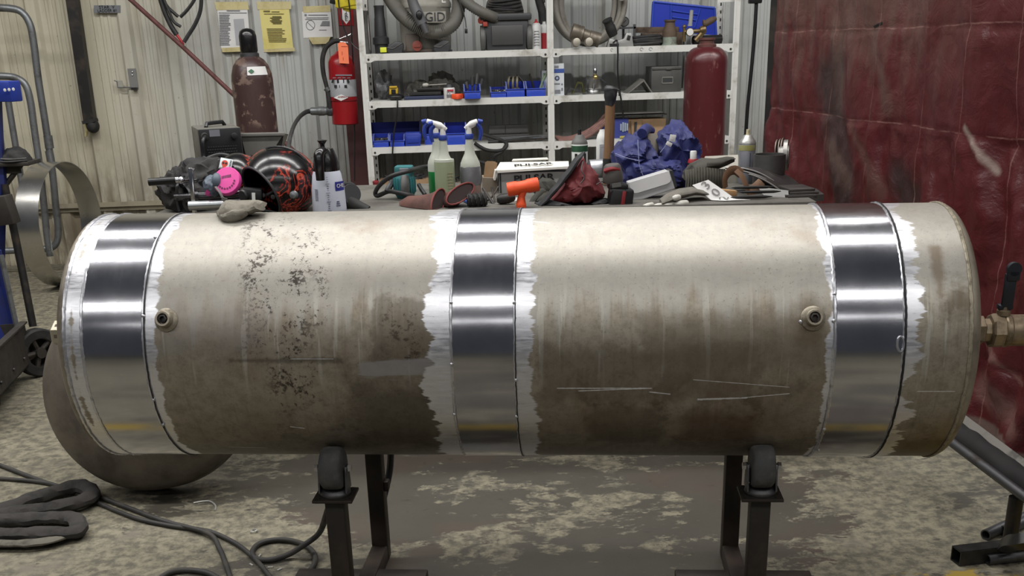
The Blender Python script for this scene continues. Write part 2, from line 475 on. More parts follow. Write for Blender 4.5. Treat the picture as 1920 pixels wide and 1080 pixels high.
ct.part('curtain_sheet', b, curtain_mat(hem), uv=lambda co, f: ((co + ct.o - CA).dot(cdir), co.z), smooth=80)
def cw(u, z, d=0.): return cdir * u + cnor * d + Vector((0, 0, z))
b = MB(); b.tube([cw(-.05, 0, -.03), cw(-.05, 2.6, -.03)], .045, 4, up=cdir); ct.part('post', b, m_dsteel, smooth=0)
e1, e2 = cl(1700, 712, .05), cl(1990, 930, .05)
b = MB(); b.tube([e1, e2], .027, 4, up=(0, 0, 1)); ct.part('bottom_rail', b, M('dusty_rail', (112, 108, 102), .5, .3, (66, 64, 60), .4, 9), smooth=0)
e1, e2 = cl(1700, 766, .16), cl(1990, 983, .16)
b = MB(); b.tube([e1, e2], .0145, 12); ct.part('floor_rail', b, m_steel)
pf = cl(1906, 932, .15)
b = MB(); b.tube([Vector((pf.x, pf.y, 0)), pf], .020, 12); ct.part('post', b, m_dsteel)
e1, e2 = cl(1700, 742, .10), cl(1990, 955, .10)
roll = MB(); n_ = 16
roll.tube([e1 + (e2 - e1) * (i / n_) + Vector((0, 0, .002 * math.sin(i * 1.9))) for i in range(n_ + 1)], .036, 14, sub=4); roll.jitter(.006, 16)
for v in roll.b.verts: v.co.z = max(v.co.z, .004)
solo('canvas_roll', 'black rolled up canvas lying along the foot of the red curtain', 'canvas', roll, M('black_canvas', (20, 19, 19), .8, 0, (32, 30, 29), .5, 8), (CA.x, CA.y, 0))
# ---------------------------------------------------------------- the tank
TR = .3048
TC = Vector((.3006, 2.526, .745)); TY = R_(-7.45); TT = R_(-.15)
tax = Vector((math.cos(TY) * math.cos(TT), math.sin(TY) * math.cos(TT), math.sin(TT))); tn = Vector((-math.sin(TY), math.cos(TY), 0)); tz = tax.cross(tn)
XL, XLL, XLR, XML, XMR, XRL, XRR, XR = -1.1706, -1.1307, -.986, -.2808, -.1396, .5571, .7043, .8421
def tuv(px, py):
    """photo position -> (metres along the axis, metres round from the side that faces us)"""
    d = ray(px, py).normalized(); o = EYE - TC
    dn, dz, on, oz = d.dot(tn), d.dot(tz), o.dot(tn), o.dot(tz)
    A = dn * dn + dz * dz; B = 2 * (dn * on + dz * oz); C_ = on * on + oz * oz - TR * TR
    disc = max(B * B - 4 * A * C_, 0); t = (-B - math.sqrt(disc)) / (2 * A)
    q = o + d * t
    return q.dot(tax), math.atan2(q.dot(tz), -q.dot(tn)) * TR
def tp(x, v, r=TR):
    """point in the tank's own frame (x along the axis, y away from us, z up)"""
    a = v / TR; return Vector((x, -r * math.cos(a), r * math.sin(a)))
tank = Thing('storage_tank', 'long horizontal metal tank with polished bands resting on roller stands', 'tank', tuple(TC))
tank.e.matrix_world = Matrix(((tax.x, tn.x, tz.x, TC.x), (tax.y, tn.y, tz.y, TC.y), (tax.z, tn.z, tz.z, TC.z), (0, 0, 0, 1)))
def tank_uv(co, f):
    c = f.calc_center_median(); a0 = math.atan2(c.z, -c.y); a = math.atan2(co.z, -co.y)
    if a - a0 > PI: a -= 2 * PI
    if a0 - a > PI: a += 2 * PI
    return co.x, a * TR
def pt(px, py): return tuv(px, py)
def shell_mat(name, feats, zones):
    """oxidised plate: pale dusty top with runs, darker lower half with stains; zones = ground bright strips along the seams"""
    k = NT(name); s = k.sep(k.uv()); u, v = s[0], s[1]; o = k.comb(u, v)
    n = k.noise(o, 9, 8, .65); nf = k.noise(o, 60, 6, .7)
    run = k.noise(k.comb(k.mul(u, 26), k.mul(v, 1.6)), 1., 5, .6)
    run2 = k.noise(k.comb(k.mul(u, 60), k.mul(v, 3)), 1., 3, .6)
    c = k.mix(n, lin((144, 136, 121)), lin((166, 158, 143)))
    c = k.mix(k.mul(k.rmp(k.noise(o, 3.2, 6, .6), .45, .7), .5), c, lin((122, 104, 84)))
    f1 = k.noise(o, 34, 8, .75); c = k.mix(k.mul(k.rmp(f1, .40, .66), .5), c, lin((104, 96, 83)))
    c = k.mix(k.mul(k.rmp(k.noise(k.comb(k.mul(u, 70), k.mul(v, 5)), 1., 4, .6), .52, .70), .35), c, lin((112, 104, 90)))
    # pale runs hanging down from the top
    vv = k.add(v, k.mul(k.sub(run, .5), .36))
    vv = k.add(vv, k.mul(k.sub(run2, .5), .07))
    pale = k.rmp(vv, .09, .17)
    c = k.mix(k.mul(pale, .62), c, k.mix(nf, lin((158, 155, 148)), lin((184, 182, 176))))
    drip = k.mul(k.rmp(k.noise(k.comb(k.mul(u, 30), k.mul(v, 1.8)), 1., 4, .6), .57, .62), k.boxmask(u, v, -2, 2, -.02, .16, .05, run2, .1))
    c = k.mix(k.mul(drip, .5), c, lin((190, 186, 176)))
    grit = k.rmp(k.noise(o, 120, 4, .75), .57, .66)
    c = k.mix(k.mul(grit, .4), c, lin((92, 84, 72)))
    # lower half darker, more so towards the underside
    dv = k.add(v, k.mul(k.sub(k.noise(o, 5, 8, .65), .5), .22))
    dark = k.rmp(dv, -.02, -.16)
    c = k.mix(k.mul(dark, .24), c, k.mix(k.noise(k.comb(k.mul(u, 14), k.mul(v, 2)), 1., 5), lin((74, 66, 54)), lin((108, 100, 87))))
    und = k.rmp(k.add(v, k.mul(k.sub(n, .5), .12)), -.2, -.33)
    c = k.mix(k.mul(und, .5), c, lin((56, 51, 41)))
    scuf = k.mul(k.rmp(k.noise(k.comb(k.mul(u, 6), k.mul(v, 90)), 1., 6, .7), .62, .70), k.rmp(v, .02, -.08))
    c = k.mix(k.mul(scuf, .35), c, lin((150, 144, 132)))
    blot = k.mul(k.rmp(k.noise(o, 7, 8, .7), .56, .62), k.rmp(v, .06, -.06))
    c = k.mix(k.mul(blot, .3), c, lin((62, 54, 44)))
    c = k.mix(k.mul(k.rmp(k.noise(o, 4.5, 5, .6), .56, .74), .4), c, lin((120, 94, 70)))
    rough = k.mixf(n, .38, .54)
    for f in feats:
        if f[0] == 'stain':
            _, box, soft, na, col, a = f
            m = k.boxmask(u, v, box[0], box[1], box[2], box[3], soft, k.noise(o, 14, 8, .65), na); c = k.mix(k.mul(m, a), c, lin(col))
        elif f[0] == 'pits':
            _, a, b_, wd = f
            m = k.seg(u, v, a, b_, wd * .3, wd * 1.3, n, wd * 3)
            pv = k.rmp(k.add(k.noise(o, 95, 6, .75), k.mul(k.sub(k.noise(o, 17, 3), .5), .5)), .545, .60)
            c = k.mix(k.mul(k.mul(m, pv), .85), c, lin((48, 38, 32)))
        elif f[0] == 'scratch':
            _, a, b_, wd = f
            m = k.seg(u, v, a, b_, wd * .4, wd, nf, wd * 2.5); c = k.mix(k.mul(m, .9), c, lin((215, 215, 215)))
        elif f[0] == 'bright':
            _, box, soft, na = f
            m = k.boxmask(u, v, box[0], box[1], box[2], box[3], soft, k.noise(k.comb(k.mul(u, 8), k.mul(v, 90)), 1., 5), na)
            c = k.mix(k.mul(m, .75), c, lin((150, 148, 148)))
    metal = .55
    gm = None
    for (u0, sgn, wid, na) in zones:
        # ground strip from the seam u0, running sgn * wid, with a ragged outer edge
        br = k.noise(k.comb(k.mul(u, 5), k.mul(v, 55)), 1., 5, .75); br2 = k.noise(k.comb(k.mul(u, 4), k.mul(v, 11)), 1., 3)
        d = k.mul(k.sub(u, u0), sgn)
        d = k.add(d, k.add(k.mul(k.sub(br, .5), na), k.mul(k.sub(br2, .5), na * 2.2)))
        m = k.rmp(d, wid, wid - .006)
        gm = m if gm is None else k.mx(gm, m)
    if gm is not None:
        sw = k.noise(k.comb(k.mul(u, 20), k.mul(v, 130)), 1., 5, .7)
        c = k.mix(gm, c, k.mix(sw, lin((188, 188, 192)), lin((242, 242, 246))))
        rough = k.mixf(gm, rough, k.rmp(sw, .2, .8, .22, .5)); metal = k.mixf(gm, .55, .85)
    k.set('Base Color', c); k.set('Roughness', rough); k.set('Metallic', metal)
    k.bump(k.add(nf, k.mul(n, .5)), .12, .002)
    return k.m
def band_mat():
    k = NT('brushed_band'); s = k.sep(k.uv()); u, v = s[0], s[1]
    n = k.noise(k.comb(k.mul(u, 400), k.mul(v, 6)), 1., 4, .6); n2 = k.noise(k.comb(u, v), 12, 6, .6)
    sc = k.rmp(k.noise(k.comb(k.mul(u, 30), k.mul(v, 300)), 1., 3, .6), .66, .7)
    k.set('Base Color', k.mix(k.mul(sc, .4), k.mix(n2, lin((178, 178, 184)), lin((208, 208, 212))), lin((235, 235, 238))))
    k.set('Metallic', 1.); k.set('Roughness', k.add(k.mixf(n2, .11, .17), k.mul(n, .04)))
    k.bump(n, .02, .001)
    return k.m
m_band = band_mat()
def cyl(x0, x1, r=TR, nseg=144, nx=6):
    b = MB(); rings = []
    for i in range(nx + 1):
        x = x0 + (x1 - x0) * i / nx
        rings.append([Vector((x, -r * math.cos(2 * PI * j / nseg), r * math.sin(2 * PI * j / nseg))) for j in range(nseg)])
    return b.loft(rings, cap=False)
bu = lambda *a: a
pA, pB = pt(755, 550), pt(812, 700); q1, q2 = pt(672, 675), pt(812, 705)
left_f = [('pits', pt(520, 395), pt(495, 640), .05), ('pits', pt(545, 560), pt(550, 740), .05), ('pits', pt(610, 470), pt(600, 600), .02), ('pits', pt(575, 440), pt(560, 520), .03),
          ('pits', pt(750, 600), pt(760, 660), .04),
          ('stain', (pt(700, 560)[0], XML, pt(800, 690)[1], pt(800, 553)[1]), .012, .14, (76, 66, 52), .5),
          ('stain', (pt(640, 720)[0], XML, pt(800, 838)[1], pt(800, 700)[1]), .06, .2, (58, 48, 37), .65),
          ('bright', (q1[0], XML, q2[1], q1[1]), .004, .06),
          ('stain', (pt(290, 700)[0], pt(500, 700)[0], pt(400, 660)[1], pt(400, 560)[1]), .05, .2, (140, 134, 128), .5),
          ('stain', (pt(430, 676)[0], pt(640, 676)[0], pt(530, 680)[1], pt(530, 672)[1]), .004, .03, (70, 62, 54), .6), ('scratch', pt(545, 673), pt(625, 673), .0006), ('scratch', pt(430, 838), pt(500, 840), .001), ('scratch', pt(545, 800), pt(570, 803), .002)]
right_f = [('stain', (pt(1010, 690)[0], pt(1420, 690)[0], pt(1200, 755)[1], pt(1200, 650)[1]), .02, .12, (90, 80, 66), .5),
           ('stain', (pt(1200, 640)[0], XRL, pt(1350, 690)[1], pt(1350, 590)[1]), .02, .12, (106, 94, 76), .45),
           ('stain', (pt(1100, 770)[0], pt(1240, 770)[0], pt(1200, 830)[1], pt(1200, 760)[1]), .02, .1, (72, 62, 48), .5),
           ('stain', (pt(1280, 780)[0], pt(1420, 780)[0], pt(1350, 830)[1], pt(1350, 770)[1]), .03, .12, (76, 54, 36), .6),
           ('stain', (pt(1495, 570)[0], pt(1545, 570)[0], pt(1520, 640)[1], pt(1520, 560)[1]), .02, .06, (88, 74, 52), .6),
           ('scratch', pt(1045, 728), pt(1220, 728), .0013), ('scratch', pt(1085, 733), pt(1222, 728), .0011), ('scratch', pt(1218, 735), pt(1256, 739), .0013),
           ('scratch', pt(1309, 749), pt(1400, 746), .0022), ('scratch', pt(1390, 746), pt(1480, 738), .001), ('scratch', pt(1300, 712), pt(1480, 726), .0007), ('scratch', pt(1000, 415), pt(1030, 418), .0016)]
end_f = [('stain', (.79, .86, pt(1780, 590)[1], pt(1780, 520)[1]), .03, .15, (78, 66, 48), .75), ('stain', (pt(1745, 480)[0], pt(1765, 480)[0], pt(1755, 560)[1], pt(1755, 460)[1]), .008, .04, (110, 94, 74), .7),
         ('scratch', pt(1720, 734), pt(1790, 734), .0009), ('stain', (pt(1690, 820)[0], .86, pt(1740, 856)[1], pt(1740, 822)[1]), .02, .06, (70, 54, 36), .6)]
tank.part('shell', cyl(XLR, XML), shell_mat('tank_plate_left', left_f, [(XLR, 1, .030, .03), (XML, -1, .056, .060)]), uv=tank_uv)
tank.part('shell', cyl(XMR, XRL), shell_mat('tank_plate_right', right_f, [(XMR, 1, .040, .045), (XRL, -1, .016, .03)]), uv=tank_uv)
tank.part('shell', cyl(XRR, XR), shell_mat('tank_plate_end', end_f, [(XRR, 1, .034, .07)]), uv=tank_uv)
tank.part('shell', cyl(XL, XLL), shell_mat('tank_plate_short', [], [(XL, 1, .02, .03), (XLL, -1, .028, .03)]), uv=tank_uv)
for x0, x1 in ((XLL, XLR), (XML, XMR), (XRL, XRR)):
    tank.part('polished_band', cyl(x0, x1, TR + .0015), m_band, 'polished silver band', uv=tank_uv)
# heads: 2:1 dished ends
def head(x0, sg):
    b = MB(); rings = []
    prof = [(0, TR), (.006, TR)] + [(.006 + .044 * math.sin(a) ** .9, TR * math.cos(a) ** .55 if math.cos(a) > 1e-6 else 0) for a in [PI / 2 * i / 14 for i in range(1, 15)]]
    for h, r in prof:
        rings.append([Vector((x0 + sg * h, -max(r, .001) * math.cos(2 * PI * j / 120), max(r, .001) * math.sin(2 * PI * j / 120))) for j in range(120)])
    return b.loft(rings, cap=False)
m_head = M('tank_head_plate', (134, 126, 112), .5, .35, (84, 76, 64), .6, 7)
tank.part('dished_head', head(XL, -1), m_head); tank.part('dished_head', head(XR, 1), m_head)
def bead(x, r, w, lump, seed):
    b = MB(); N = 300; pts = []
    rr = []
    for j in range(N):
        a = 2 * PI * j / N; k = mnoise.noise(Vector((math.cos(a) * 20, math.sin(a) * 20, seed)))
        pts.append(Vector((x + .0012 * k, -r * math.cos(a), r * math.sin(a)))); rr.append(w * (1 + lump * mnoise.noise(Vector((math.cos(a) * 60, math.sin(a) * 60, seed)))))
    rings = []
    for j in range(N):
        a = 2 * PI * j / N; e = Vector((0, -math.cos(a), math.sin(a)))
        rings.append([pts[j] + Vector((rr[j] * math.cos(t), 0, 0)) + e * (rr[j] * .6 * math.sin(t)) for t in [2 * PI * i / 6 for i in range(6)]])
    return b.loft(rings, wrap=True)
m_weld = M('bright_weld', (200, 200, 205), .3, .9, (150, 150, 152), .4, 60)
m_wdull = M('dull_weld', (150, 142, 124), .5, .5, (100, 92, 78), .5, 60)
m_gap = M('dark_seam', (34, 34, 36), .6, .4)
for x, w_, ml, sd in ((XLL, .0040, m_weld, 1), (XLR, .0030, m_weld, 2), (XML, .0035, m_weld, 3), (XMR, .0024, m_weld, 4), (XRL, .0042, m_weld, 5), (XRR, .0048, m_weld, 6), (XL - .002, .0042, m_weld, 7), (XR + .002, .0040, m_wdull, 8)):
    tank.part('weld_bead', bead(x, TR + .0012, w_, .5, sd), ml)
for x, w_ in ((XLR + .0035, .0013), (XMR + .002, .0013), (XRR + .0005, .0028)):
    tank.part('seam_gap', bead(x, TR + (.0035 if w_ > .002 else .0025), w_, .2, 9), m_gap, 'dark open seam')
b = MB()
for (px, py) in ((846, 568), (847, 683), (852, 776), (964, 568), (967, 712), (968, 780), (269, 593), (288, 749), (306, 795), (292, 447), (1563, 602), (1545, 803), (1535, 842), (1565, 552)):
    u, v = tuv(px, py); b.ball(tp(u, v, TR + .002), (.0045, .0035, .0045), 2)
tank.part('tack_welds', b, m_weld)
# small patch weld on the right hand band
b = MB(); ppts = []
for i in range(22):
    a = 2 * PI * i / 22; u, v = tuv(1688 + 6 * math.cos(a), 645 + 14 * math.sin(a)); ppts.append(tp(u, v, TR + .003))
b.tube(ppts, .0026, 6, closed=True); tank.part('patch_weld', b, m_weld)
# bungs
def bung(px, py, tab):
    u, v = tuv(px, py); a = v / TR; ax_ = Vector((0, -math.cos(a), math.sin(a))); o = tp(u, v, TR - .004)
    b = MB(); b.lathe([(.027, 0), (.027, .006), (.024, .009), (.019, .011), (.018, .026), (.0165, .028), (.0125, .028), (.0115, .018), (.0, .018)], o, ax_, 28)
    fit = tank.part('bung', b, M('bung_metal', (150, 142, 126), .45, .5, (96, 88, 74), .5, 40))
    b = MB(); b.lathe([(.010, .019), (.010, .0275), (.0062, .0285), (.0058, .0205), (0, .0205)], o, ax_, 6)
    tank.part('socket_plug', b, m_dsteel, 'dark hex socket plug', fit)
    if tab:
        b = MB(); b.ball(o + Vector((-.024, 0, -.008)) + ax_ * .006, (.007, .005, .006), 2); tank.part('tack', b, m_weld, None, fit)
bung(312, 600, False); bung(1524, 597, True)
# left plug
b = MB(); b.lathe([(.05, 0), (.05, .02), (.045, .024), (.03, .026), (.03, .12)], (XL - .05, 0, .006), (-1, 0, 0), 28)
pl = tank.part('end_fitting', b, m_head)
b = MB(); b.lathe([(.03, .088), (.034, .092), (.034, .126), (.030, .130), (0, .130)], (XL - .05, 0, .006), (-1, 0, 0), 6); tank.part('hex_plug', b, M('plug_metal', (176, 168, 150), .45, .6), None, pl, smooth=25)
# right: nipple, union and ball valve
vo = Vector((XR + .05, 0, 0)); X = Vector((1, 0, 0))
m_valve = M('valve_bronze', (142, 126, 104), .42, .55, (92, 80, 64), .5, 25)
b = MB(); b.lathe([(.04, -.01), (.04, .02), (.036, .03), (.026, .032), (.026, .06)], vo, X, 28); nip = tank.part('nipple', b, m_valve)
b = MB(); b.lathe([(.030, .045), (.036, .047), (.036, .082), (.032, .085)], vo, X, 6); tank.part('hex_collar', b, m_valve, None, nip, smooth=25)
b = MB(); b.lathe([(.029, .085), (.029, .098), (.038, .1), (.042, .104), (.042, .128), (.039, .132)], vo, X, 8); b.lathe([(.039, .130), (.041, .134), (.041, .142), (.038, .146), (.038, .30), (.03, .30)], vo, X, 28)
val = tank.part('ball_valve', b, m_valve, smooth=25)
hb = vo + Vector((.128, 0, .038))
b = MB(); b.lathe([(.016, 0), (.016, .012), (.009, .014), (.009, .026)], hb, (0, 0, 1), 16); tank.part('valve_stem', b, m_valve, None, val)
# lever: flat bar cranked up, seen standing above the valve
b = MB()
b.box(hb + Vector((.004, -.004, .06)), (.028, .010, .085), None, .004); b.box(hb + Vector((.008, -.006, .098)), (.032, .014, .03), None, .006)
b.lathe([(.0, -.007), (.016, -.007), (.016, .007), (0, .007)], hb + Vector((.008, -.006, .113)), (0, 1, 0), 20); b.box(hb + Vector((.002, .002, .02)), (.034, .02, .012), None, .003)
tank.part('lever', b, M('lever_blue_black', (26, 30, 38), .5), 'black lever handle', val)

# ---------------------------------------------------------------- roller stands
m_stand = M('dark_stand_steel', (50, 46, 42), .5, .5, (74, 62, 54), .5, 7, .15, 40)
m_tread = M('grey_rubber_tread', (58, 58, 58), .75, 0, (84, 82, 78), .5, 25, .3, 60)
def fpx(px, py): return atZ(px, py, 0)
FB_L, FB_R = (atZ(560, 1066, .047), atZ(803, 1066, .047)), (atZ(1265, 1068, .047), atZ(1518, 1068, .047))
def stand(label, fp, rp, yaw, cyaw, mirror, cable):
    """fp front leg foot, rp rear leg foot"""
    c = (fp + rp) / 2
    t = Thing('roller_stand', label, 'stand', (c.x, c.y, 0), group='pipe roller stands under the tank')
    f = fp - c; r = rp - c; d = (r - f).normalized(); s = Vector((d.y, -d.x, 0))
    W = .047
    fh = .400
    m_ = Matrix((s, d, Vector((0, 0, 1)))).transposed()
    b = MB(); b.box(f + Vector((0, 0, fh / 2)), (W, W, fh), m_, .004); t.part('leg', b, m_stand)
    b = MB(); b.box(r + Vector((0, 0, fh / 2)), (W, W, fh), m_, .004); t.part('leg', b, m_stand)
    L = (r - f).length
    b = MB(); b.box((f + r) / 2 + Vector((0, 0, .026)), (W, L - W, W + .004), m_, .004); t.part('spreader', b, m_stand)
    # one cross foot near the rear leg, parallel to the tank
    fb = FB_L if mirror > 0 else FB_R; fm = (fb[0] + fb[1]) / 2 - c; fm.z = 0; fm = fm - d * (W * .5)
    b = MB(); cl = (fb[1] - fb[0]).length / 2
    b.box(fm + Vector((0, 0, .024)), (2 * cl, W, W), m_, .004); t.part('foot_bar', b, m_stand)
    for leg, sg in ((f, 1), (r, -1)):
        o = leg + Vector((0, 0, fh))
        cm = RZ(cyaw) if sg > 0 else RZ(cyaw + 180)
        b = MB(); b.box(o + Vector((0, 0, .004)), (.098, .086, .008), cm, .002)
        for ix in (-1, 1):
            for iy in (-1, 1):
                b.lathe([(.006, 0), (.006, .002), (0, .002)], o + cm @ Vector((ix * .036, iy * .031, .0085)), (0, 0, 1), 10)
        pl_ = t.part('caster_plate', b, m_stand)
        b = MB(); b.lathe([(.036, .008), (.038, .012), (.037, .018), (.030, .024), (.026, .024)], o, (0, 0, 1), 28)
        for sx in (-1, 1):
            poly = [(-.026, .02), (.026, .02), (.016, .072), (.010, .082), (-.010, .082), (-.016, .072)]
            b.prism(poly, .004, Matrix.Translation(o + cm @ Vector((sx * .033, 0, 0))) @ cm.to_4x4() @ RZ(90).to_4x4())
        fk = t.part('caster_fork', b, m_steel, None, pl_)
        axl = cm @ Vector((1, 0, 0)); wc = o + Vector((0, 0, .076))
        wr, ww = .0525, .026
        b = MB(); b.lathe([(.028, -ww), (wr - .008, -ww), (wr - .002, -ww + .005), (wr, -ww * .4), (wr, ww * .4), (wr - .002, ww - .005), (wr - .008, ww), (.028, ww)], wc, axl, 40)
        b.lathe([(.0, -ww + .003), (.03, -ww + .003), (.03, ww - .003), (0, ww - .003)], wc, axl, 28)
        t.part('caster_wheel', b, m_tread, None, pl_)
        b = MB(); b.lathe([(.0, -.045), (.009, -.045), (.010, -.037), (.006, -.036), (.006, .036), (.010, .037), (.009, .045), (0, .045)], wc, axl, 6)
        t.part('axle_bolt', b, m_chrome, 'bright axle bolt', pl_, smooth=25)
    if cable:
        b = MB(); b.box(r + s * (W * .5 + .006) + Vector((0, 0, .235)), (.014, .03, .03), m_, .003); t.part('bracket', b, m_stand)
    return t
LS = Vector((-.316, 2.37, 0)); RS = Vector((.700, 2.255, 0))
stand('steel roller stand under the tank with a loose cable behind its rear leg', LS, LS + tn * .46, -7, -7, 1, True)
stand('steel roller stand under the tank with no cable beside it', RS, RS + tn * .46, -7, -7, -1, False)

def traced(mb, t, pts, d, dy=0., bev=0.):
    """outline given as photo positions at the thing's distance, made a solid d thick whose front is at dy"""
    poly = [(p.x, p.z) for p in t.qs(pts)]
    return mb.prism(poly, d, Matrix.Translation((0, d / 2 + dy, 0)), bev)

# ---------------------------------------------------------------- on the back wall
WY = WALL_Y - .032
def wall_thing(name, label, cat, pxy, Y=None, group=None): return Thing(name, label, cat, pxy, Y or WY, None, group)
m_tape = M('masking_tape', (196, 184, 138), .75, 0, (176, 162, 112), .5, 12)
m_ypaper = M('yellow_paper', (214, 202, 128), .75, 0, (198, 184, 106), .4, 5)
def lines(t, rows, mat, dy=-.004, name='print', parent=None):
    b = MB()
    for (x0, x1, y, h) in rows:
        p = t.q(x0, y, dy); q = t.q(x1, y, dy); b.box((p + q) / 2, ((q - p).length, .0012, h * t.s), RY(-math.degrees(math.atan2(q.z - p.z, q.x - p.x))))
    t.part(name, b, mat, None, parent)
# handwritten tape label
t = wall_thing('tape_label', 'grey tape label with faded handwriting high on the wall by the black pipe', 'label', (201, 16))
b = MB(); traced(b, t, [(176, 10), (226, 10), (226, 24), (176, 24)], .002); t.part('tape', b, M('grey_tape', (108, 110, 114), .6))
t.text('STAR  V', 5.5 * t.s * 1.5, t.q(200, 13.5, -.003), m_ink); t.text('LADDER #1', 5.5 * t.s * 1.3, t.q(201, 20, -.003), m_ink)
# papers
rr = random.Random(3)
t = wall_thing('safety_notice', 'white notice of small print and tables taped to the wall, leftmost of the papers', 'paper', (437, 55))
b = MB(); traced(b, t, [(407, 18), (464, 17), (470, 90), (415, 92)], .0025); t.part('sheet', b, m_paper)
b = MB(); traced(b, t, [(402, 4), (464, 3), (467, 18), (406, 19)], .003, -.002); t.part('tape', b, m_tape, 'yellowed masking tape'); b = MB(); traced(b, t, [(415, 90), (470, 87), (471, 96), (417, 98)], .003, -.002); t.part('tape', b, m_tape, 'yellowed masking tape')
lines(t, [(425, 450, 20, 1.3), (410, 463, 24, .8)] + [(411 + i * .08, 432 + i * .08 - rr.random() * 5, 28 + i * 3.1, 1.3) for i in range(19)] , m_gink)
b = MB(); traced(b, t, [(438, 36), (457, 35), (462, 84), (443, 85)], .0012, -.0022); t.part('table_block', b, M('grey_print_block', (168, 168, 172), .8))
t = wall_thing('notice_sheet', 'yellow notice sheet with dark print taped to the wall', 'paper', (518, 55))
b = MB(); traced(b, t, [(486, 17), (542, 17), (550, 92), (495, 93)], .0025); t.part('sheet', b, m_ypaper)
b = MB(); traced(b, t, [(481, 3), (546, 3), (546, 17), (483, 18)], .003, -.002); t.part('tape', b, m_tape, 'yellowed masking tape'); b = MB(); traced(b, t, [(495, 92), (552, 89), (553, 96), (495, 98)], .003, -.002); t.part('tape', b, m_tape, 'yellowed masking tape')
lines(t, [(494, 506, 21, 2.4), (509, 524, 22, 1.2), (495, 532, 26, .9)] + [(506 + rr.random() * 6, 522 + rr.random() * 8, 31 + i * 2.6, 1.6) for i in range(6)] + [(500 + i * .5, 538 - rr.random() * 10, 54 + i * 3, 1.1) for i in range(9)], M('olive_print', (112, 104, 60), .8))
t = wall_thing('no_smoking_notice', 'white half sheet notice with a faint crossed circle taped to the wall', 'paper', (594, 46))
b = MB(); traced(b, t, [(566, 22), (620, 20), (624, 69), (569, 71)], .0025); t.part('sheet', b, m_paper)
b = MB(); traced(b, t, [(568, 12), (619, 10), (620, 22), (569, 24)], .003, -.002); t.part('tape', b, m_tape, 'yellowed masking tape'); b = MB(); traced(b, t, [(578, 70), (620, 69), (614, 82), (586, 83)], .003, -.002); t.part('tape', b, m_tape, 'yellowed masking tape')
lines(t, [(571, 575, 28, 3), (578, 614, 28, 1), (574, 616, 33, .7), (572, 615, 36, .7)] + [(604 - i, 618, 40 + i * 2, .7) for i in range(5)] + [(598, 612, 56, .7)], m_gink)
b = MB(); b.tube([t.q(582 + 8 * math.cos(a), 47 + 9 * math.sin(a), -.003) for a in [PI * 2 * i / 24 for i in range(24)]], .0016, 4, closed=True); b.tube([t.q(576, 41, -.003), t.q(588, 53, -.003)], .0014, 4); t.part('prohibition_mark', b, m_gink)
# black square downpipe that ends half way down the wall
t = wall_thing('wall_downpipe', 'black square steel tube running down the cream wall, stopping half way', 'pipe', (155, 120), WALL_Y - .09)
b = MB(); b.tube([t.q(133, -25), t.q(169, 226)], .052, 4, up=(1, 1, 0)); t.part('tube', b, m_dsteel, smooth=0)
b = MB(); b.tube([t.q(168, 224), t.q(170, 230)], .062, 4, up=(1, 1, 0)); b.ball(t.q(174, 236), (.045, .05, .05), 3); t.part('end_boot', b, m_rubber)
b = MB(); b.tube(t.qs([(157, 226, .03), (163, 240, .03), (161, 256, .03)]), [.012, .018, .01], 8, sub=4); b.jitter(.006, 40); t.part('rag', b, m_tape, 'dried yellow foam remnant')
# latch plate
t = wall_thing('wall_bracket', 'small grey steel latch bracket screwed to a wall rib', 'bracket', (249, 148))
b = MB(); b.box(t.q(249.5, 147.5, -.006), (15 * t.s, .008, 36 * t.s)); t.part('back_plate', b, M('grey_bracket_metal', (128, 128, 126), .5, .4))
b = MB(); b.box(t.q(252.5, 166, -.02), (10 * t.s, .05, 4 * t.s)); t.part('lip', b, m_dsteel)
b = MB(); b.tube(t.qs([(214, 151), (219, 153), (221, 164), (246, 164)], -.012), .004, 6); t.part('hook_rod', b, m_galv)
b = MB(); b.box(t.q(224.5, 158, -.008), (11 * t.s, .006, 13 * t.s)); t.part('tab', b, M('pale_tab', (160, 158, 148), .5, .3))
b = MB()
for y in (135, 141): b.ball(t.q(248, y, -.011), (.006, .005, .006), 2)
t.part('screws', b, m_chrome)
# long red-brown pole leaning across the wall
t = wall_thing('leaning_pole', 'thin red brown pole leaning diagonally across the wall behind the brown cylinder', 'pole', (345, 95), 7.55)
b = MB(); b.tube([t.q(228, -16, .1), t.q(345, 90, .05), t.q(468, 206, 0), t.q(640, 366, -.1)], .0155, 10); t.part('pole', b, M('red_oxide_pole', (100, 58, 55), .6, .1, (74, 50, 47), .5, 20))
# hanging cables
m_cable = M('black_cable', (34, 34, 35), .55, 0, (62, 60, 58), .35, 10)
def cab(name, label, pts, r, Y, sub=5, cat='cable', mat=None, group=None, seg=8):
    p0 = atY(pts[0][0], pts[0][1], Y)
    b = MB(); b.tube([atY(p[0], p[1], Y + (p[2] if len(p) > 2 else 0)) - p0 for p in pts], r, seg, sub=sub)
    return solo(name, label, cat, b, mat or m_cable, tuple(p0), group)
G = 'thick cable ends hanging at the top of the wall'
cab('hanging_cable', 'black cable end at left of the hanging bunch, curving down to the right', [(298, -18), (312, 10), (327, 25), (334, 31)], .011, 7.68, group=G)
cab('hanging_cable', 'black cable end with a bare grey tip between the hanging cables', [(300, -18, -.04), (318, 24, -.04), (326, 41, -.04), (339, 50, -.04)], .010, 7.66, group=G)
cab('hanging_cable', 'black cable end curving down to the left in the hanging bunch', [(372, -18), (363, 2), (350, 20), (338, 32)], .011, 7.68, group=G)
cab('hanging_cable', 'longest black hanging cable, its loop reaching the red sleeved end', [(378, -18, -.05), (376, 18, -.05), (366, 45, -.05), (353, 66, -.05), (345, 79, -.05)], .013, 7.66, group=G)
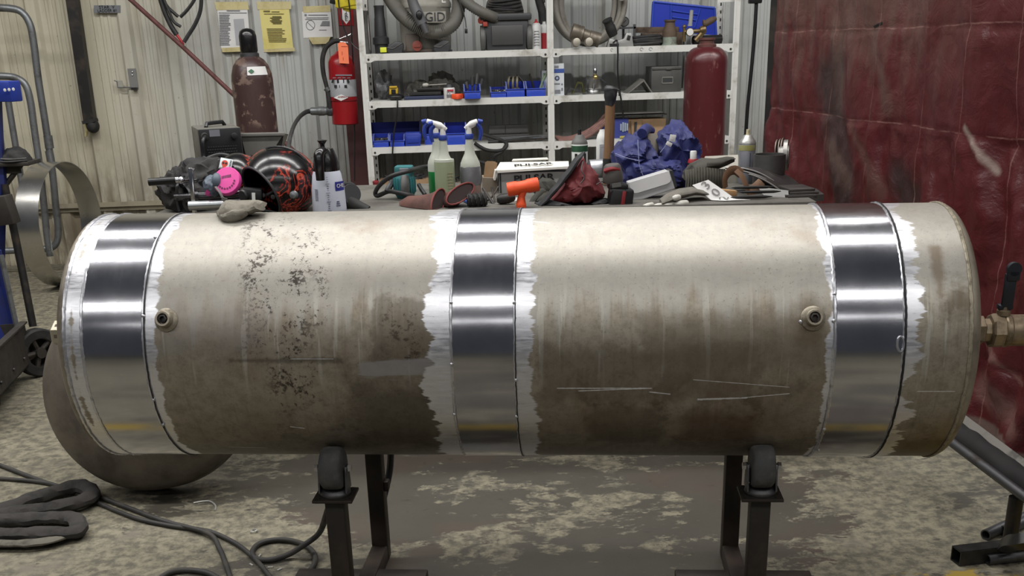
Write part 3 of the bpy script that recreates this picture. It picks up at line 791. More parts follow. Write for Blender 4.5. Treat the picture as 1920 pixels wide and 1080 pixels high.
t = Thing('hanging_cable', 'black hanging cable ending in a red sleeve beside the leaning pole', 'cable', (320, 40), 7.64, None, G)
b = MB(); b.tube(t.qs([(296, -18), (308, 20), (320, 47), (331, 65)]), .017, 10, sub=5); t.part('sheath', b, m_cable)
b = MB(); b.tube(t.qs([(331, 65), (338, 74), (344, 84)]), .009, 8, sub=3); t.part('red_sleeve', b, M('red_sleeve_plastic', (180, 42, 48), .5), 'red sleeve')
# fire arrow sign on the column
t = Thing('fire_sign', 'small red sign with a white down arrow on the maroon column', 'sign', (649, 26), WALL_Y - .198)
b = MB(); traced(b, t, [(634, 12), (661, 12), (663, 48), (636, 48)], .002, -.002); t.part('plate', b, m_red)
b = MB(); traced(b, t, [(641, 10), (655, 10), (656.5, 36), (649.5, 45.5), (642, 36)], .0012, -.0032); t.part('arrow', b, m_paper, 'white arrow')
for i, ch in enumerate('FIRE'): t.text(ch, 8.6 * t.s * 1.3, t.q(649 + .12 * i, 16 + 6.6 * i, -.0045), m_ink)
# yellow hoist head with cords
t = Thing('chain_hoist', 'yellow hoist housing with black cords hanging over the fire sign', 'hoist', (648, 4), 7.42)
b = MB(); b.box(t.q(648, -14), (44 * t.s, .09, 50 * t.s), RY(-8), .012); b.box(t.q(649, 8), (40 * t.s, .07, 16 * t.s), RY(6), .01); b.box(t.q(651, 15, .01), (14 * t.s, .05, 12 * t.s), RY(20), .006)
t.part('housing', b, M('hoist_yellow', (206, 190, 52), .4, 0, (150, 136, 48), .4, 20))
b = MB(); b.box(t.q(625, -2), (10 * t.s, .07, 18 * t.s), RY(15), .006); t.part('end_cap', b, m_black)
for pts in ([(634, -4, -.05), (636, 14, -.05), (641, 38, -.06), (648, 62, -.06), (662, 84, -.07), (678, 97, -.1)], [(653, -4, -.05), (656, 20, -.05), (659, 60, -.05), (662, 120, -.02), (664, 200, 0), (665, 340, 0)]):
    b = MB(); b.tube(t.qs(pts), .0045, 6, sub=5); t.part('cord', b, m_black)
# fire extinguisher
t = Thing('fire_extinguisher', 'red fire extinguisher with orange tag hanging on the maroon column', 'fire extinguisher', (648, 233), 7.43)
bx_, tx_ = t.q(649, 232), t.q(642, 98); axis = (tx_ - bx_); L = axis.length; axis = Vector((axis.x * .3, 0, axis.z)).normalized(); RA = 24.5 * t.s
b = MB(); b.lathe([(RA * .9, 0), (RA, .006), (RA, L * .82), (RA * .97, L * .88), (RA * .8, L * .95), (RA * .45, L * .99), (RA * .3, L + .012)], (0, 0, 0), axis, 36); t.part('cylinder', b, m_red)
b = MB(); b.lathe([(RA + .001, L * .33), (RA + .004, L * .335), (RA + .004, L * .35), (RA + .001, L * .355)], (0, 0, 0), axis, 36); t.part('strap_band', b, M('dark_red', (110, 18, 24), .4))
b = MB(); b.lathe([(RA + .0008, L * .395), (RA + .0012, L * .397), (RA + .0012, L * .63), (RA + .0008, L * .632)], (0, 0, 0), axis, 36); t.part('label_band', b, M('label_silver', (176, 178, 182), .45, .2), 'silver instruction label')
o_ = lambda px, py: t.q(px, py, -RA - .004)
lines(t, [(629, 660, 141, 2.2)] + [(624 + 9 * i, 630 + 9 * i, 146, 1.2) for i in range(4)] , m_gink, -RA * .98 - .004)
b = MB()
for i in range(4): b.box(t.q(624 + 9.6 * i, 152, -RA * .9 - .008), (4 * t.s, .002, 7 * t.s), RY(rr.uniform(-20, 20)))
for i in range(3): b.box(t.q(629 + 9.6 * i, 162, -RA * .9 - .008), (5 * t.s, .002, 5 * t.s))
t.part('pictograms', b, m_ink)
b = MB(); traced(b, t, [(628, 182), (642, 176), (655, 182), (642, 188)], .012, -RA - .0035); t.part('badge', b, m_paper, 'white diamond badge')
t.text('AMEREX', 3.2 * t.s * 1.4, t.q(642, 182, -RA - .005), m_red)
b = MB(); b.lathe([(.02, 0), (.022, .03), (.016, .05)], t.q(641, 97), (0, 0, 1), 16); t.part('valve', b, M('dull_brass_red', (140, 60, 50), .4, .5))
b = MB(); b.box(t.q(646, 70), (.115, .02, .012), RY(-20), .003); b.box(t.q(642, 79), (.08, .018, .01), RY(8), .003); t.part('lever', b, m_chrome, 'bright carrying lever')
b = MB(); b.tube(t.qs([(636, 76), (625, 78), (612, 88), (605, 108), (606, 135), (613, 165), (618, 190), (620, 215)], -.02), [.014, .0155, .0155, .0155, .0155, .014, .02, .022], 12, sub=5); t.part('hose', b, m_rubber)
b = MB(); b.tube(t.qs([(611, 165), (616, 171)], -.02), .019, 10); t.part('hose_clip', b, m_galv)
b = MB(); traced(b, t, [(636, 82), (641, 79), (650, 80), (655, 86), (657, 119), (639, 118)], .002, -RA - .02); t.part('tag', b, M('orange_tag', (245, 128, 88), .7), 'orange inspection tag')
lines(t, [(640, 652, 87, .8), (641, 642, 100, 6), (643, 644, 110, 5)], M('tag_print', (190, 84, 56), .8), -RA - .0215)
# brown gas cylinder
m_bcyl = NT('brown_cylinder_paint'); k = m_bcyl; o = k.obj()
n = k.noise(o, 14, 6, .65); n2 = k.noise(k.vscale(o, (1, 1, .3)), 26, 4, .6)
sc_ = k.mul(k.rmp(n, .52, .58), k.rmp(k.noise(o, 3, 3), .42, .56))
k.set('Base Color', k.mix(k.mul(sc_, .7), k.mix(n2, lin((52, 36, 35)), lin((70, 49, 46))), lin((128, 108, 96)))); k.set('Roughness', .38); m_bcyl = k.m
t = Thing('gas_cylinder', 'tall brown gas cylinder with black cap standing against the wall', 'gas cylinder', (489, 300), 6.7, 0.)
zt = atY(481, 52, 6.7); zs = atY(482, 105, 6.7).z; RC = 35 * t.s * 1.02
tilt = (atY(480, 110, 6.7) - atY(491, 300, 6.7))
ax_ = Vector((-.0, 0, 1))
b = MB(); b.lathe([(RC * .96, 0), (RC, .02), (RC, zs - .135), (RC * .97, zs - .10), (RC * .86, zs - .055), (RC * .66, zs - .02), (RC * .42, zs)], (0, 0, 0), ax_, 36); t.part('bottle', b, m_bcyl)
b = MB(); b.lathe([(RC * .46, zs - .006), (RC * .46, zs + .014), (RC * .40, zs + .02)], (0, 0, 0), ax_, 24); t.part('collar', b, m_steel)
hc = zt.z - zs
b = MB(); b.lathe([(RC * .37, zs + .015), (RC * .42, zs + .03), (RC * .42, zs + hc * .72), (RC * .36, zs + hc * .88), (RC * .22, zs + hc * .97), (0, zs + hc)], (0, 0, 0), ax_, 28); t.part('cap', b, M('gloss_black', (20, 19, 20), .22), 'glossy black cap')
b = MB()
rows = []
for j, zz_ in enumerate((zs - .105, zs - .058)):
    rad = RC * (.975 if j == 0 else .875) + .002
    rows.append([Vector((rad * math.cos(a), rad * math.sin(a), zz_)) for a in [R_(-92 + 62 * i / 12) for i in range(13)]])
b.loft(rows, cap=False, closed=False); t.part('shoulder_label', b, m_paper, 'white shoulder label')
b = MB(); b.prism([(-.018, 0), (0, .014), (.018, 0), (0, -.014)], .002, Matrix.Translation((.020, -RC * .93 - .003, zs - .083)) @ RX(-24).to_4x4()); t.part('green_diamond', b, M('green_print', (40, 92, 62), .6))

# ---------------------------------------------------------------- the workbench
BZ = .885
ben = Thing('workbench', 'wide grey steel workbench crowded with tools behind the tank', 'workbench', (.12, 4.12, 0)); byaw = RZ(-4.5)
m_bench = M('bench_top_steel', (112, 110, 104), .5, .3, (72, 68, 62), .5, 3.5)
b = MB(); b.box((0, 0, BZ - .0125), (2.36, .80, .025), byaw, .004); ben.part('top', b, m_bench)
b = MB(); b.box(byaw @ Vector((0, -.36, BZ - .065)), (2.30, .05, .08), byaw); b.box(byaw @ Vector((0, .36, BZ - .065)), (2.30, .05, .08), byaw); ben.part('apron', b, m_dsteel)
for sx in (-1, 1):
    for sy in (-1, 1):
        b = MB(); b.box(byaw @ Vector((sx * 1.1, sy * .35, (BZ - .03) / 2)), (.06, .06, BZ - .03), byaw); ben.part('leg', b, m_dsteel)
def bt(name, label, cat, px, Y, group=None, z=BZ):
    """a thing standing on the bench at column px and distance Y"""
    for py in range(330, 420): pass
    p = atY(px, 380, Y)
    for _ in range(4):
        # photo row of the bench top under this column
        dd = EYE + Vector((p.x, Y, z)) - EYE
        v = Vector((p.x, Y, z)) - EYE; wd = v.dot(FW); py = CY - FPX * v.dot(UP) / wd
        p = atY(px, py, Y)
    return Thing(name, label, cat, (p.x, Y, z), None, None, group)
# flat black case that carries the power source
t = bt('tool_case', 'flat black tool case under the power source at the left end of the bench', 'case', 455, 4.28)
hcase = atY(420, 303, 4.40).z - BZ
b = MB(); b.box((0.02, .02, hcase / 2), (.40, .34, hcase), RZ(-4), .012); t.part('case', b, m_dgrey)
CZ = BZ + hcase
t = Thing('welding_power_source', 'black and grey welding power source with vented front on the case', 'welder', (418, 303), 4.30, CZ)
t.e.rotation_euler = (0, 0, R_(18))
w_, h_, d_ = 78 * t.s, 65 * t.s, .25
m_case = M('grey_case_paint', (98, 96, 90), .5, .2, (72, 68, 62), .4, 10)
b = MB(); b.box((0, d_ / 2, h_ / 2), (w_, d_, h_), None, .006); t.part('case', b, m_case)
b = MB(); b.box((0, -.003, h_ / 2), (w_ * .97, .012, h_ * .97), None, .003); fp_ = t.part('front_panel', b, m_black, 'black front panel')
b = MB()
for i in range(6):
    for j in range(12): b.box((-w_ * .32 + j * w_ * .058 + (i % 2) * .004, -.0098, h_ * .12 + i * h_ * .075), (w_ * .04, .003, h_ * .03))
t.part('louvres', b, m_dgrey, None, fp_)
b = MB(); b.box((-w_ * .12, -.0098, h_ * .87), (w_ * .24, .002, h_ * .18)); t.part('rating_plate', b, m_gink, None, fp_)
b = MB(); b.lathe([(.012, 0), (.012, .02), (.007, .022)], (w_ * .33, -.008, h_ * .77), (0, -1, 0), 16); b.lathe([(.014, 0), (.012, .03)], (-w_ * .36, -.008, h_ * .8), (0, -1, 0), 16); t.part('sockets', b, m_rubber, None, fp_)
b = MB()
for i in range(7): b.box((w_ / 2 + .001, d_ * .55, h_ * .30 + i * h_ * .085), (.004, d_ * .5, h_ * .035))
t.part('side_vents', b, m_ink)
b = MB(); b.tube([(-w_ * .25, d_ * .3, h_), (-w_ * .22, d_ * .35, h_ + .014), (w_ * .2, d_ * .6, h_ + .014), (w_ * .25, d_ * .62, h_)], .008, 8); t.part('handle', b, m_black)
b = MB(); b.tube([(-w_ * .36, -.04, h_ * .8), (-w_ * .44, -.07, h_ * .7), (-w_ * .47, -.07, h_ * .3), (-w_ * .55, -.09, 0), (-w_ * .7, -.1, -.06)], .007, 8, sub=5); t.part('power_cord', b, m_black)
# sheet metal hopper
t = Thing('sheet_metal_hopper', 'grey sheet metal hopper with flared sides behind the painted helmet', 'hopper', (492, 291), 4.42, CZ)
b = MB()
P = [t.q(x, y, 0) for x, y in ((451, 251), (532, 250), (507, 290), (461, 291))]; Bk = [p + Vector((0, .12, 0)) for p in (t.q(449, 257), t.q(533, 256), t.q(520, 291), t.q(455, 292))]
b.loft([[P[0], P[1], P[2], P[3]], [Bk[0], Bk[1], Bk[2], Bk[3]]]); t.part('body', b, M('hopper_grey', (118, 116, 110), .5, .3, (92, 90, 85), .4, 8), smooth=0)
b = MB(); b.box(t.q(491.5, 252, -.004), (84 * t.s, .014, 6 * t.s), RY(.5), .002); t.part('rim', b, M('pale_steel', (132, 130, 124), .5, .4))
for sg, x0 in ((-1, 450), (1, 531)):
    b = MB(); traced(b, t, [(x0, 256), (x0 + sg * -4, 256), (x0 - sg * 24, 290), (x0 - sg * 6, 290)] if sg > 0 else [(x0, 256), (x0 + 5, 256), (x0 + 14, 290), (x0 + 2, 290)], .006, .004); t.part('side_web', b, m_dsteel, smooth=0)
# heap at the front left: carry frame, bars
m_bag = M('black_nylon', (34, 33, 33), .8, 0, (58, 56, 54), .4, 12, .4, 60)
t = bt('tool_bag', 'sagging black tool bag with webbing at the left end of the bench', 'bag', 345, 3.92)
b = MB(); b.ball(t.q(352, 360, .1), (.105, .12, .085), 4, .3, 2.2, 3); b.ball(t.q(385, 340, .14), (.10, .1, .09), 4, .25, 2.5, 9); b.ball(t.q(338, 352, .05), (.045, .07, .075), 4, .3, 3, 5)
for v in b.b.verts: v.co.z = max(v.co.z, .001)
t.part('body', b, m_bag)
for pts in ([(336, 336, -.02), (331, 355, -.04), (332, 378, -.02), (336, 397, -.02)], [(345, 345, -.03), (356, 362, -.05), (345, 380, -.05), (352, 395, -.03)], [(330, 372, -.04), (348, 366, -.06), (362, 370, -.05)]):
    b = MB(); b.tube(t.qs(pts), .006, 6, sub=5, squash=.4); t.part('webbing', b, m_dgrey)
t = bt('grip_bar', 'black round handle bar with bright collar sticking out over the bench left end', 'bar', 320, 3.86, z=1.0)
b = MB(); b.tube([t.q(279, 341.5), t.q(330, 338)], .0135, 16); t.part('grip', b, M('satin_black', (16, 16, 17), .28))
b = MB(); b.tube([t.q(328, 338), t.q(336, 337.5)], .012, 14); b.ball(t.q(340, 338), (.012, .014, .014), 3); b.tube([t.q(340, 338), t.q(366, 338, .06)], .009, 10); t.part('collar', b, m_chrome)
t = bt('flat_bar', 'upright bright flat metal bar in the black bag heap', 'bar', 361, 3.80)
b = MB(); b.box(t.q(361, 358), (7.5 * t.s, .012, 84 * t.s), RY(2), .002); b.box(t.q(360.5, 318, .01), (9 * t.s, .02, 4 * t.s), None, .002); t.part('bar', b, m_chrome)
t = bt('steel_tube', 'thick bright galvanised tube lying in front of the pink respirator', 'tube', 405, 3.78)
b = MB(); b.pipe([t.q(355, 386, .01), t.q(468, 381, -.005)], .0165, .0135, 24); t.part('tube', b, M('bright_galvanised', (178, 182, 184), .3, .9, (140, 142, 144), .4, 12))
t = bt('steel_rod', 'thin dark chrome rod lying behind the thick galvanised tube', 'rod', 410, 3.84)
b = MB(); b.tube([t.q(327, 368), t.q(372, 367)], .008, 12); b.tube([t.q(366, 367), t.q(456, 363)], .0125, 16); b.lathe([(.016, 0), (.016, .012)], t.q(366, 367), (1, 0, 0), 14); t.part('rod', b, M('dark_chrome', (96, 96, 98), .22, .9))
# respirator
t = bt('respirator', 'grey half mask respirator with bright pink round filters', 'respirator', 425, 3.80)
m_pink = M('pink_filter', (214, 72, 152), .6, 0, (190, 56, 132), .4, 12); m_mask = M('slate_rubber', (82, 92, 104), .5)
fa = Vector((-.18, -.86, .47)).normalized(); fc = t.q(424, 338, -.02); rf = 26.5 * t.s
b = MB(); b.lathe([(rf * .9, -.022), (rf, -.018), (rf, -.004), (rf * .94, 0), (0, .003)], fc, fa, 36); ff = t.part('filter', b, m_pink, 'pink round filter')
qf = Vector((0, 0, 1)).rotation_difference(fa)
b = MB()
for i in range(9):
    a = R_(200 + i * 18); b.box(fc + qf @ Vector((rf * .62 * math.cos(a), rf * .62 * math.sin(a), .0024)), (.0055, .0055, .0012), qf.to_matrix() @ RZ(i * 40))
for i in range(7): b.box(fc + qf @ Vector((-.012 + i * .005, .012, .0024)), (.003, .010, .0012), qf.to_matrix())
t.part('print_marks', b, M('dark_pink_ink', (96, 30, 70), .7), None, ff)
b = MB(); b.ball(t.q(399, 348, .02), (.032, .045, .036), 4, .12, 3, 2); b.ball(t.q(408, 340, .0), (.02, .03, .03), 3); t.part('face_piece', b, m_mask)
fa2 = Vector((-.93, -.2, .25)).normalized(); b = MB(); b.lathe([(rf * .6, -.02), (rf * .66, -.012), (rf * .62, 0), (0, .002)], t.q(387, 349, .01), fa2, 28); t.part('filter', b, m_pink, 'pink round filter')
b = MB(); b.tube(t.qs([(404, 350, -.05), (413, 362, -.06), (420, 376, -.065), (427, 380, -.06)]), .0065, 6, sub=5, squash=.3); b.box(t.q(421, 374, -.07), (10 * t.s, .006, 6 * t.s), RY(20)); t.part('strap', b, m_mgrey)
# spare helmet with a sticker
m_flame = NT('black_shell_red_flames'); k = m_flame; o = k.obj()
n = k.noise(o, 13, 5, .6, 2.2); ring_ = k.math('ABSOLUTE', k.sub(n, .53)); area = k.rmp(k.noise(o, 7.5, 2), .46, .52)
f = k.mul(k.rmp(ring_, .075, .015), area); hot = k.mul(k.rmp(ring_, .022, 0), area)
c = k.mix(f, lin((17, 16, 17)), lin((140, 34, 26))); c = k.mix(k.mul(hot, .7), c, lin((222, 112, 82)))
k.set('Base Color', c); k.set('Roughness', .22); m_flame = k.m
def shell(t, c, rad, opend, cut, rot=None, n=5, thick=.004, amp=0.):
    tb = bmesh.new(); bmesh.ops.create_uvsphere(tb, u_segments=48, v_segments=32, radius=1)
    od = Vector(opend).normalized()
    bmesh.ops.bisect_plane(tb, geom=list(tb.verts) + list(tb.edges) + list(tb.faces), plane_co=od * cut, plane_no=od, clear_outer=True)
    for v in tb.verts:
        p = v.co
        k = 1 + .10 * max(0, -p.z) * max(0, -p.y)
        v.co = Vector((p.x * rad[0] * k, p.y * rad[1] * k, p.z * rad[2]))
    bmesh.ops.solidify(tb, geom=list(tb.faces), thickness=thick)
    b = MB(); b._merge(tb, Matrix.Translation(Vector(c)) @ (rot.to_4x4() if rot is not None else Matrix.Identity(4))); return b
t = bt('welding_helmet', 'black helmet with a skull sticker behind the pink respirator', 'helmet', 445, 4.02)
zc_ = .105
b = shell(t, t.q(447, 331) , (.078, .105, .085), (0, 0, -1), .35); 
for v in b.b.verts: v.co.z = max(v.co.z, .002)
t.part('shell', b, m_flame)
sm = RZ(6) @ RX(68) @ RZ(-8)
st_ = t.q(423.5, 307.5, -.10)
b = MB(); b.box(st_, (.045, .040, .002), RZ(-4) @ RX(66) @ RZ(-12), .0008); sk = t.part('sticker', b, M('sticker_pale', (206, 214, 216), .4), 'square skull sticker')
smx = RZ(-4) @ RX(66) @ RZ(-12)
b = MB(); b.lathe([(.012, 0), (.0, .0006)], st_ + smx @ Vector((-.004, .001, .0012)), smx @ Vector((0, 0, 1)), 18); b.box(st_ + smx @ Vector((-.004, -.011, .0014)), (.012, .008, .001), smx); t.part('skull_mark', b, M('sticker_red', (196, 62, 40), .5), None, sk)
b = MB()
for sx in (-1, 1): b.lathe([(.0042, 0), (0, .0006)], st_ + smx @ Vector((-.004 + sx * .005, .002, .0018)), smx @ Vector((0, 0, 1)), 10)
for i in range(6): b.box(st_ + smx @ Vector((.0165, -.014 + i * .0055, .0013)), (.006, .003, .0008), smx)
for i in range(6): b.box(st_ + smx @ Vector((-.018 + i * .005, -.0172, .0013)), (.003, .003, .0008), smx)
t.part('dark_marks', b, m_ink, None, sk)
b = MB(); b.box(t.q(456, 345, -.09), (9 * t.s, .006, 28 * t.s), RY(14), .003); t.part('silver_decal', b, M('silver_decal_foil', (176, 180, 178), .35, .4))
# main painted welding helmet
t = bt('welding_helmet', 'black welding helmet painted with red flames, open side towards the tank', 'helmet', 530, 3.86)
hr = (.135, .155, .122)
hc_ = t.q(527, 341); hc_.z = max(hc_.z, .10)
b = shell(t, hc_, hr, (-.66, -.62, -.42), .66, RY(8))
for v in b.b.verts:
    v.co.z = max(v.co.z, .002)
hs = t.part('shell', b, m_flame)
od_ = Vector((-.66, -.62, -.42)).normalized(); p1_ = od_.cross(Vector((0, 0, 1))).normalized(); p2_ = od_.cross(p1_); ch_ = math.sqrt(1 - .66 ** 2); rimp = []
for i in range(48):
    a = 2 * PI * i / 48; p = od_ * .66 + (p1_ * math.cos(a) + p2_ * math.sin(a)) * ch_; kk = 1 + .10 * max(0, -p.z) * max(0, -p.y)
    w_ = hc_ + RY(8) @ Vector((p.x * hr[0] * kk, p.y * hr[1] * kk, p.z * hr[2])); w_.z = max(w_.z, .005); rimp.append(w_)
b = MB(); b.tube(rimp, .0045, 8, closed=True); t.part('rim', b, M('headgear_black', (40, 40, 42), .55), None, hs)
m_hg = M('headgear_black', (40, 40, 42), .55)
b = MB(); b.tube(t.qs([(462, 362, -.10), (490, 366, -.11), (515, 362, -.06), (530, 350, .0), (520, 335, .06)]), .012, 8, sub=5, squash=.35); b.tube(t.qs([(500, 366, -.1), (520, 355, -.07), (535, 352, -.02)]), .008, 8, sub=5, squash=.5); hd = t.part('headband', b, m_hg)
b = MB(); b.box(t.q(474, 365, -.115), (36 * t.s, .035, 24 * t.s), RY(6), .008); b.lathe([(.02, 0), (.021, .014), (.017, .018)], t.q(461, 366, -.12), (-.6, -.8, 0), 20); t.part('adjuster', b, m_black, None, hd)
b = MB(); b.box(t.q(475.5, 369, -.135), (6 * t.s, .003, 14 * t.s), RY(4)); t.part('white_tab', b, m_wht, None, hd)
b = MB()
for px, py in ((493, 366), (512, 369), (521, 363)): b.lathe([(.004, 0), (.008, .001), (.008, .004), (.004, .005)], t.q(px, py, -.115), (0, -1, 0), 14)
t.part('strap_studs', b, m_dgrey, None, hd)
b = MB(); b.lathe([(.012, 0), (.014, .01), (.010, .016), (.008, .026), (.012, .03), (0, .034)], t.q(553, 365, -.135), (-.1, -1, .1), 10); t.part('pivot_knob', b, m_galv, 'grey pivot knob')
b = MB(); b.tube([hc_ + RY(14) @ Vector((hr[0] * 1.01 * math.cos(a) * .92, -hr[1] * .25, hr[2] * 1.02 * math.sin(a))) for a in [R_(20 + 100 * i / 16) for i in range(17)]], .004, 6); t.part('ridge', b, M('gloss_black', (20, 19, 20), .22), None, hs)
# loose cables over the heap
m_cab2 = m_rubber
cab('welding_lead', 'black welding lead looping over the case behind the pink respirator', [(362, 330), (372, 312, .05), (392, 296, .12), (414, 290, .14), (434, 293, .12), (452, 292, .12), (470, 296, .12)], .0075, 4.0)
cab('welding_lead', 'second black lead running just below the first over the bag', [(366, 336, -.03), (384, 318, .02), (404, 304, .06), (428, 296, .10), (446, 291, .18)], .006, 4.0)
# plug with cable at the column
t = Thing('cable_connector', 'grey metal cable connector plugged in beside the red extinguisher', 'connector', (602, 208), 7.42)
b = MB(); b.lathe([(.022, 0), (.026, .01), (.026, .05), (.030, .055), (.030, .09), (.027, .095), (.027, .13)], t.q(582, 208.5), t.q(625, 208) - t.q(582, 208.5), 20); t.part('metal_shell', b, m_galv)
b = MB(); b.lathe([(.03, 0), (.033, .01), (.033, .1)], t.q(613, 208), (1, 0, 0), 20); t.part('socket', b, m_dgrey)
b = MB(); b.tube(t.qs([(583, 208.5), (574, 210, -.05), (562, 219, -.3), (552, 234, -.8), (545, 254, -1.6), (541, 275, -2.5), (541, 291, -2.85)]), [.016, .015, .013, .012, .0105, .0105, .0105], 10, sub=6); t.part('cable', b, m_cable)
# pump sprayer
t = bt('pump_sprayer', 'white translucent pump sprayer bottle with black pump head', 'sprayer', 619, 3.76)
m_jug = M('milky_plastic', (188, 192, 204), .4, 0, (172, 178, 192), .3, 5); rj = 31.5 * t.s
zj = t.q(617, 318).z; zk = t.q(616, 278).z; zn = t.q(605, 263).z
b = MB(); b.lathe([(rj * .94, 0), (rj, .006), (rj, zj * .12), (rj * .97, zj * .55), (rj * .84, zj * .9), (rj * .74, zj)], (0, 0, 0), (0, 0, 1), 36); t.part('bottle', b, m_jug)
b = MB(); b.lathe([(rj * .76, zj - .004), (rj * .77, zj + .008), (rj * .70, zj + (zk - zj) * .5), (rj * .56, zk - .01), (rj * .48, zk), (0, zk)], (0, 0, 0), (0, 0, 1), 32)
t.part('pump_head', b, M('gloss_black', (20, 19, 20), .22), 'glossy black pump head')
kx = t.q(605, 278).x
b = MB(); b.lathe([(.008, zk - .01), (.0075, zn - .014), (.015, zn - .004), (.018, zn), (.0, zn + .003)], (kx, 0, 0), (0, 0, 1), 18); t.part('plunger', b, M('gloss_black', (20, 19, 20), .22))
b = MB(); b.tube(t.qs([(607, 282, -.05), (598, 290, -.075), (599, 312, -.085), (601, 338, -.085)]), [.014, .018, .0165, .0145], 12, sub=4); t.part('trigger_lever', b, M('gloss_black', (20, 19, 20), .22))
def jy(zf): return -(rj * (1 - .2 * max(0, zf - .3))) 
lb = t.q(638, 346, 0)
rows = []
for z_ in (t.q(638, 355).z, t.q(638, 338).z):
    r_ = rj * .955 + .0012; rows.append([Vector((r_ * math.cos(a), r_ * math.sin(a), z_)) for a in [R_(-58 + 48 * i / 8) for i in range(9)]])
b = MB(); b.loft(rows, cap=False, closed=False); t.part('blue_label', b, M('label_blue', (42, 48, 132), .5), 'dark blue label')
t.text('CHE', 7 * t.s * 1.4, (rj * .955 * math.cos(R_(-36)) * 1.02, rj * .955 * math.sin(R_(-36)) * 1.02, t.q(638, 346).z), m_paper, RZ(54) @ RX(90))
b = MB()
for i in range(16):
    z_ = zj * (.12 + .05 * i); a = R_(-88); r_ = rj * (1 if z_ < zj * .55 else .94); b.box((r_ * math.cos(a) + .004, r_ * math.sin(a) - .0005, z_), (.006 if i % 4 else .014, .002, .0012))
for i in range(8):
    z_ = zj * (.35 + .035 * i); a = R_(-128); r_ = rj * .985; b.box((r_ * math.cos(a), r_ * math.sin(a), z_), (.014, .002, .0011), RZ(-38))
for i in range(3):
    z_ = zj * (.22 + .045 * i); a = R_(-52); b.box((rj * math.cos(a), rj * math.sin(a), z_), (.016 - .003 * i, .002, .003), RZ(38))
t.part('printed_scale', b, M('grey_blue_ink', (88, 92, 116), .6))
# hook and disc behind the sprayer
t = bt('angle_grinder', 'black angle grinder with dark disc lying right of the white sprayer', 'grinder', 658, 3.82)
b = MB(); b.lathe([(.035, 0), (.036, .003), (.036, .006), (.035, .008)], t.q(658, 364, .05), (.5, -1, .2), 28); t.part('disc', b, m_dgrey)
b = MB(); b.tube(t.qs([(652, 376, .06), (668, 386, .05), (690, 396, .04)]), [.03, .024, .02], 12, sub=4); t.part('body', b, m_rubber)
b = MB(); b.tube(t.qs([(646, 346, .09), (658, 345, .09), (666, 351, .09), (663, 358, .08)]), .007, 8, sub=4); t.part('side_handle', b, m_black)
# leather glove on the tank
gu = tuv(455, 404); gp = TC + tax * gu[0] + tz * (TR + .001) - tn * .015
t = Thing('work_glove', 'crumpled dirty leather glove lying on top of the tank', 'glove', tuple(gp))
m_glv = M('grey_suede', (124, 119, 108), .9, 0, (86, 80, 70), .55, 16, .5, 90)
def gq(px, py, dy): return atY(px, py, gp.y + dy) - gp
b = MB()
rings = []
gpts = [((420, 404), .034, .016), ((432, 402), .042, .020), ((450, 397), .045, .020), ((470, 392), .043, .017), ((486, 389), .038, .013), ((496, 388), .030, .010)]
for (p, rw, rh) in gpts:
    c = gq(p[0], p[1], -.005); c.z = max(c.z, rh * .6)
    rings.append([c + Vector((.006 * math.sin(2 * a), rw * math.cos(a), rh * math.sin(a) * (1 if math.sin(a) > 0 else .6))) for a in [2 * PI * i / 18 for i in range(18)]])
b.loft(rings); b.jitter(.011, 34, 2); b.jitter(.005, 80, 5); t.part('hand', b, m_glv)
b = MB(); b.tube([gq(424, 410, -.045), gq(440, 405, -.05), gq(462, 398, -.045)], [.012, .015, .010], 10, sub=4); b.jitter(.004, 50, 8); t.part('thumb', b, m_glv)
b = MB(); b.tube([gq(414, 404, .02), gq(413, 399, -.01), gq(420, 408, -.045), gq(430, 413, -.05)], .009, 8, sub=4); b.jitter(.003, 60); t.part('cuff_edge', b, m_glv)
# ---------------------------------------------------------------- middle of the bench
t = bt('power_tool', 'teal power tool with ribbed motor and thick black cord', 'power tool', 760, 4.10)
m_teal = M('teal_plastic', (44, 108, 112), .5, 0, (36, 82, 86), .5, 10)
o0 = t.q(760, 352); zt_ = t.q(760, 311).z
b = MB(); b.lathe([(.030, .0), (.040, .02), (.042, .05), (.040, .075), (.030, .095), (.028, zt_ * .72)], (0, 0, 0), (0, 0, 1), 28)
for i in range(20):
    a = 2 * PI * i / 20; b.box((.041 * math.cos(a), .041 * math.sin(a), .05), (.005, .005, .055), RZ(math.degrees(a)), .001)
t.part('motor_housing', b, m_teal)
b = MB(); b.box((.002, .005, zt_ * .84), (.070, .055, zt_ * .34), RZ(-6), .008); t.part('head', b, m_teal)
b = MB(); b.box((.002, -.024, zt_ * .9), (.034, .006, .012), RZ(-6), .002); t.part('name_plate', b, m_gink, 'pale name plate')
b = MB(); b.tube([(.004, -.036, .085), (.004, -.050, .055), (.004, -.055, .015)], [.014, .017, .015], 12, sub=4); t.part('grip', b, m_mgrey)
b = MB(); b.tube(t.qs([(808, 312, .12), (790, 314, .08), (765, 321, -.08), (735, 330, -.1), (714, 345, -.04), (704, 360, .0), (708, 367, .0), (728, 359, -.02), (745, 361, -.06), (764, 365, -.08), (775, 368, -.06)]), .0085, 10, sub=6); t.part('cord', b, m_cable)
b = MB(); b.tube(t.qs([(726, 359, -.02), (731, 349, -.01), (735, 342, .02)]), .012, 8, sub=3); t.part('base_clamp', b, m_dgrey); b = MB(); b.tube(t.qs([(785, 346, .04), (790, 355, .02), (797, 365, 0)]), .008, 8, sub=3); t.part('base_clamp', b, m_dgrey)
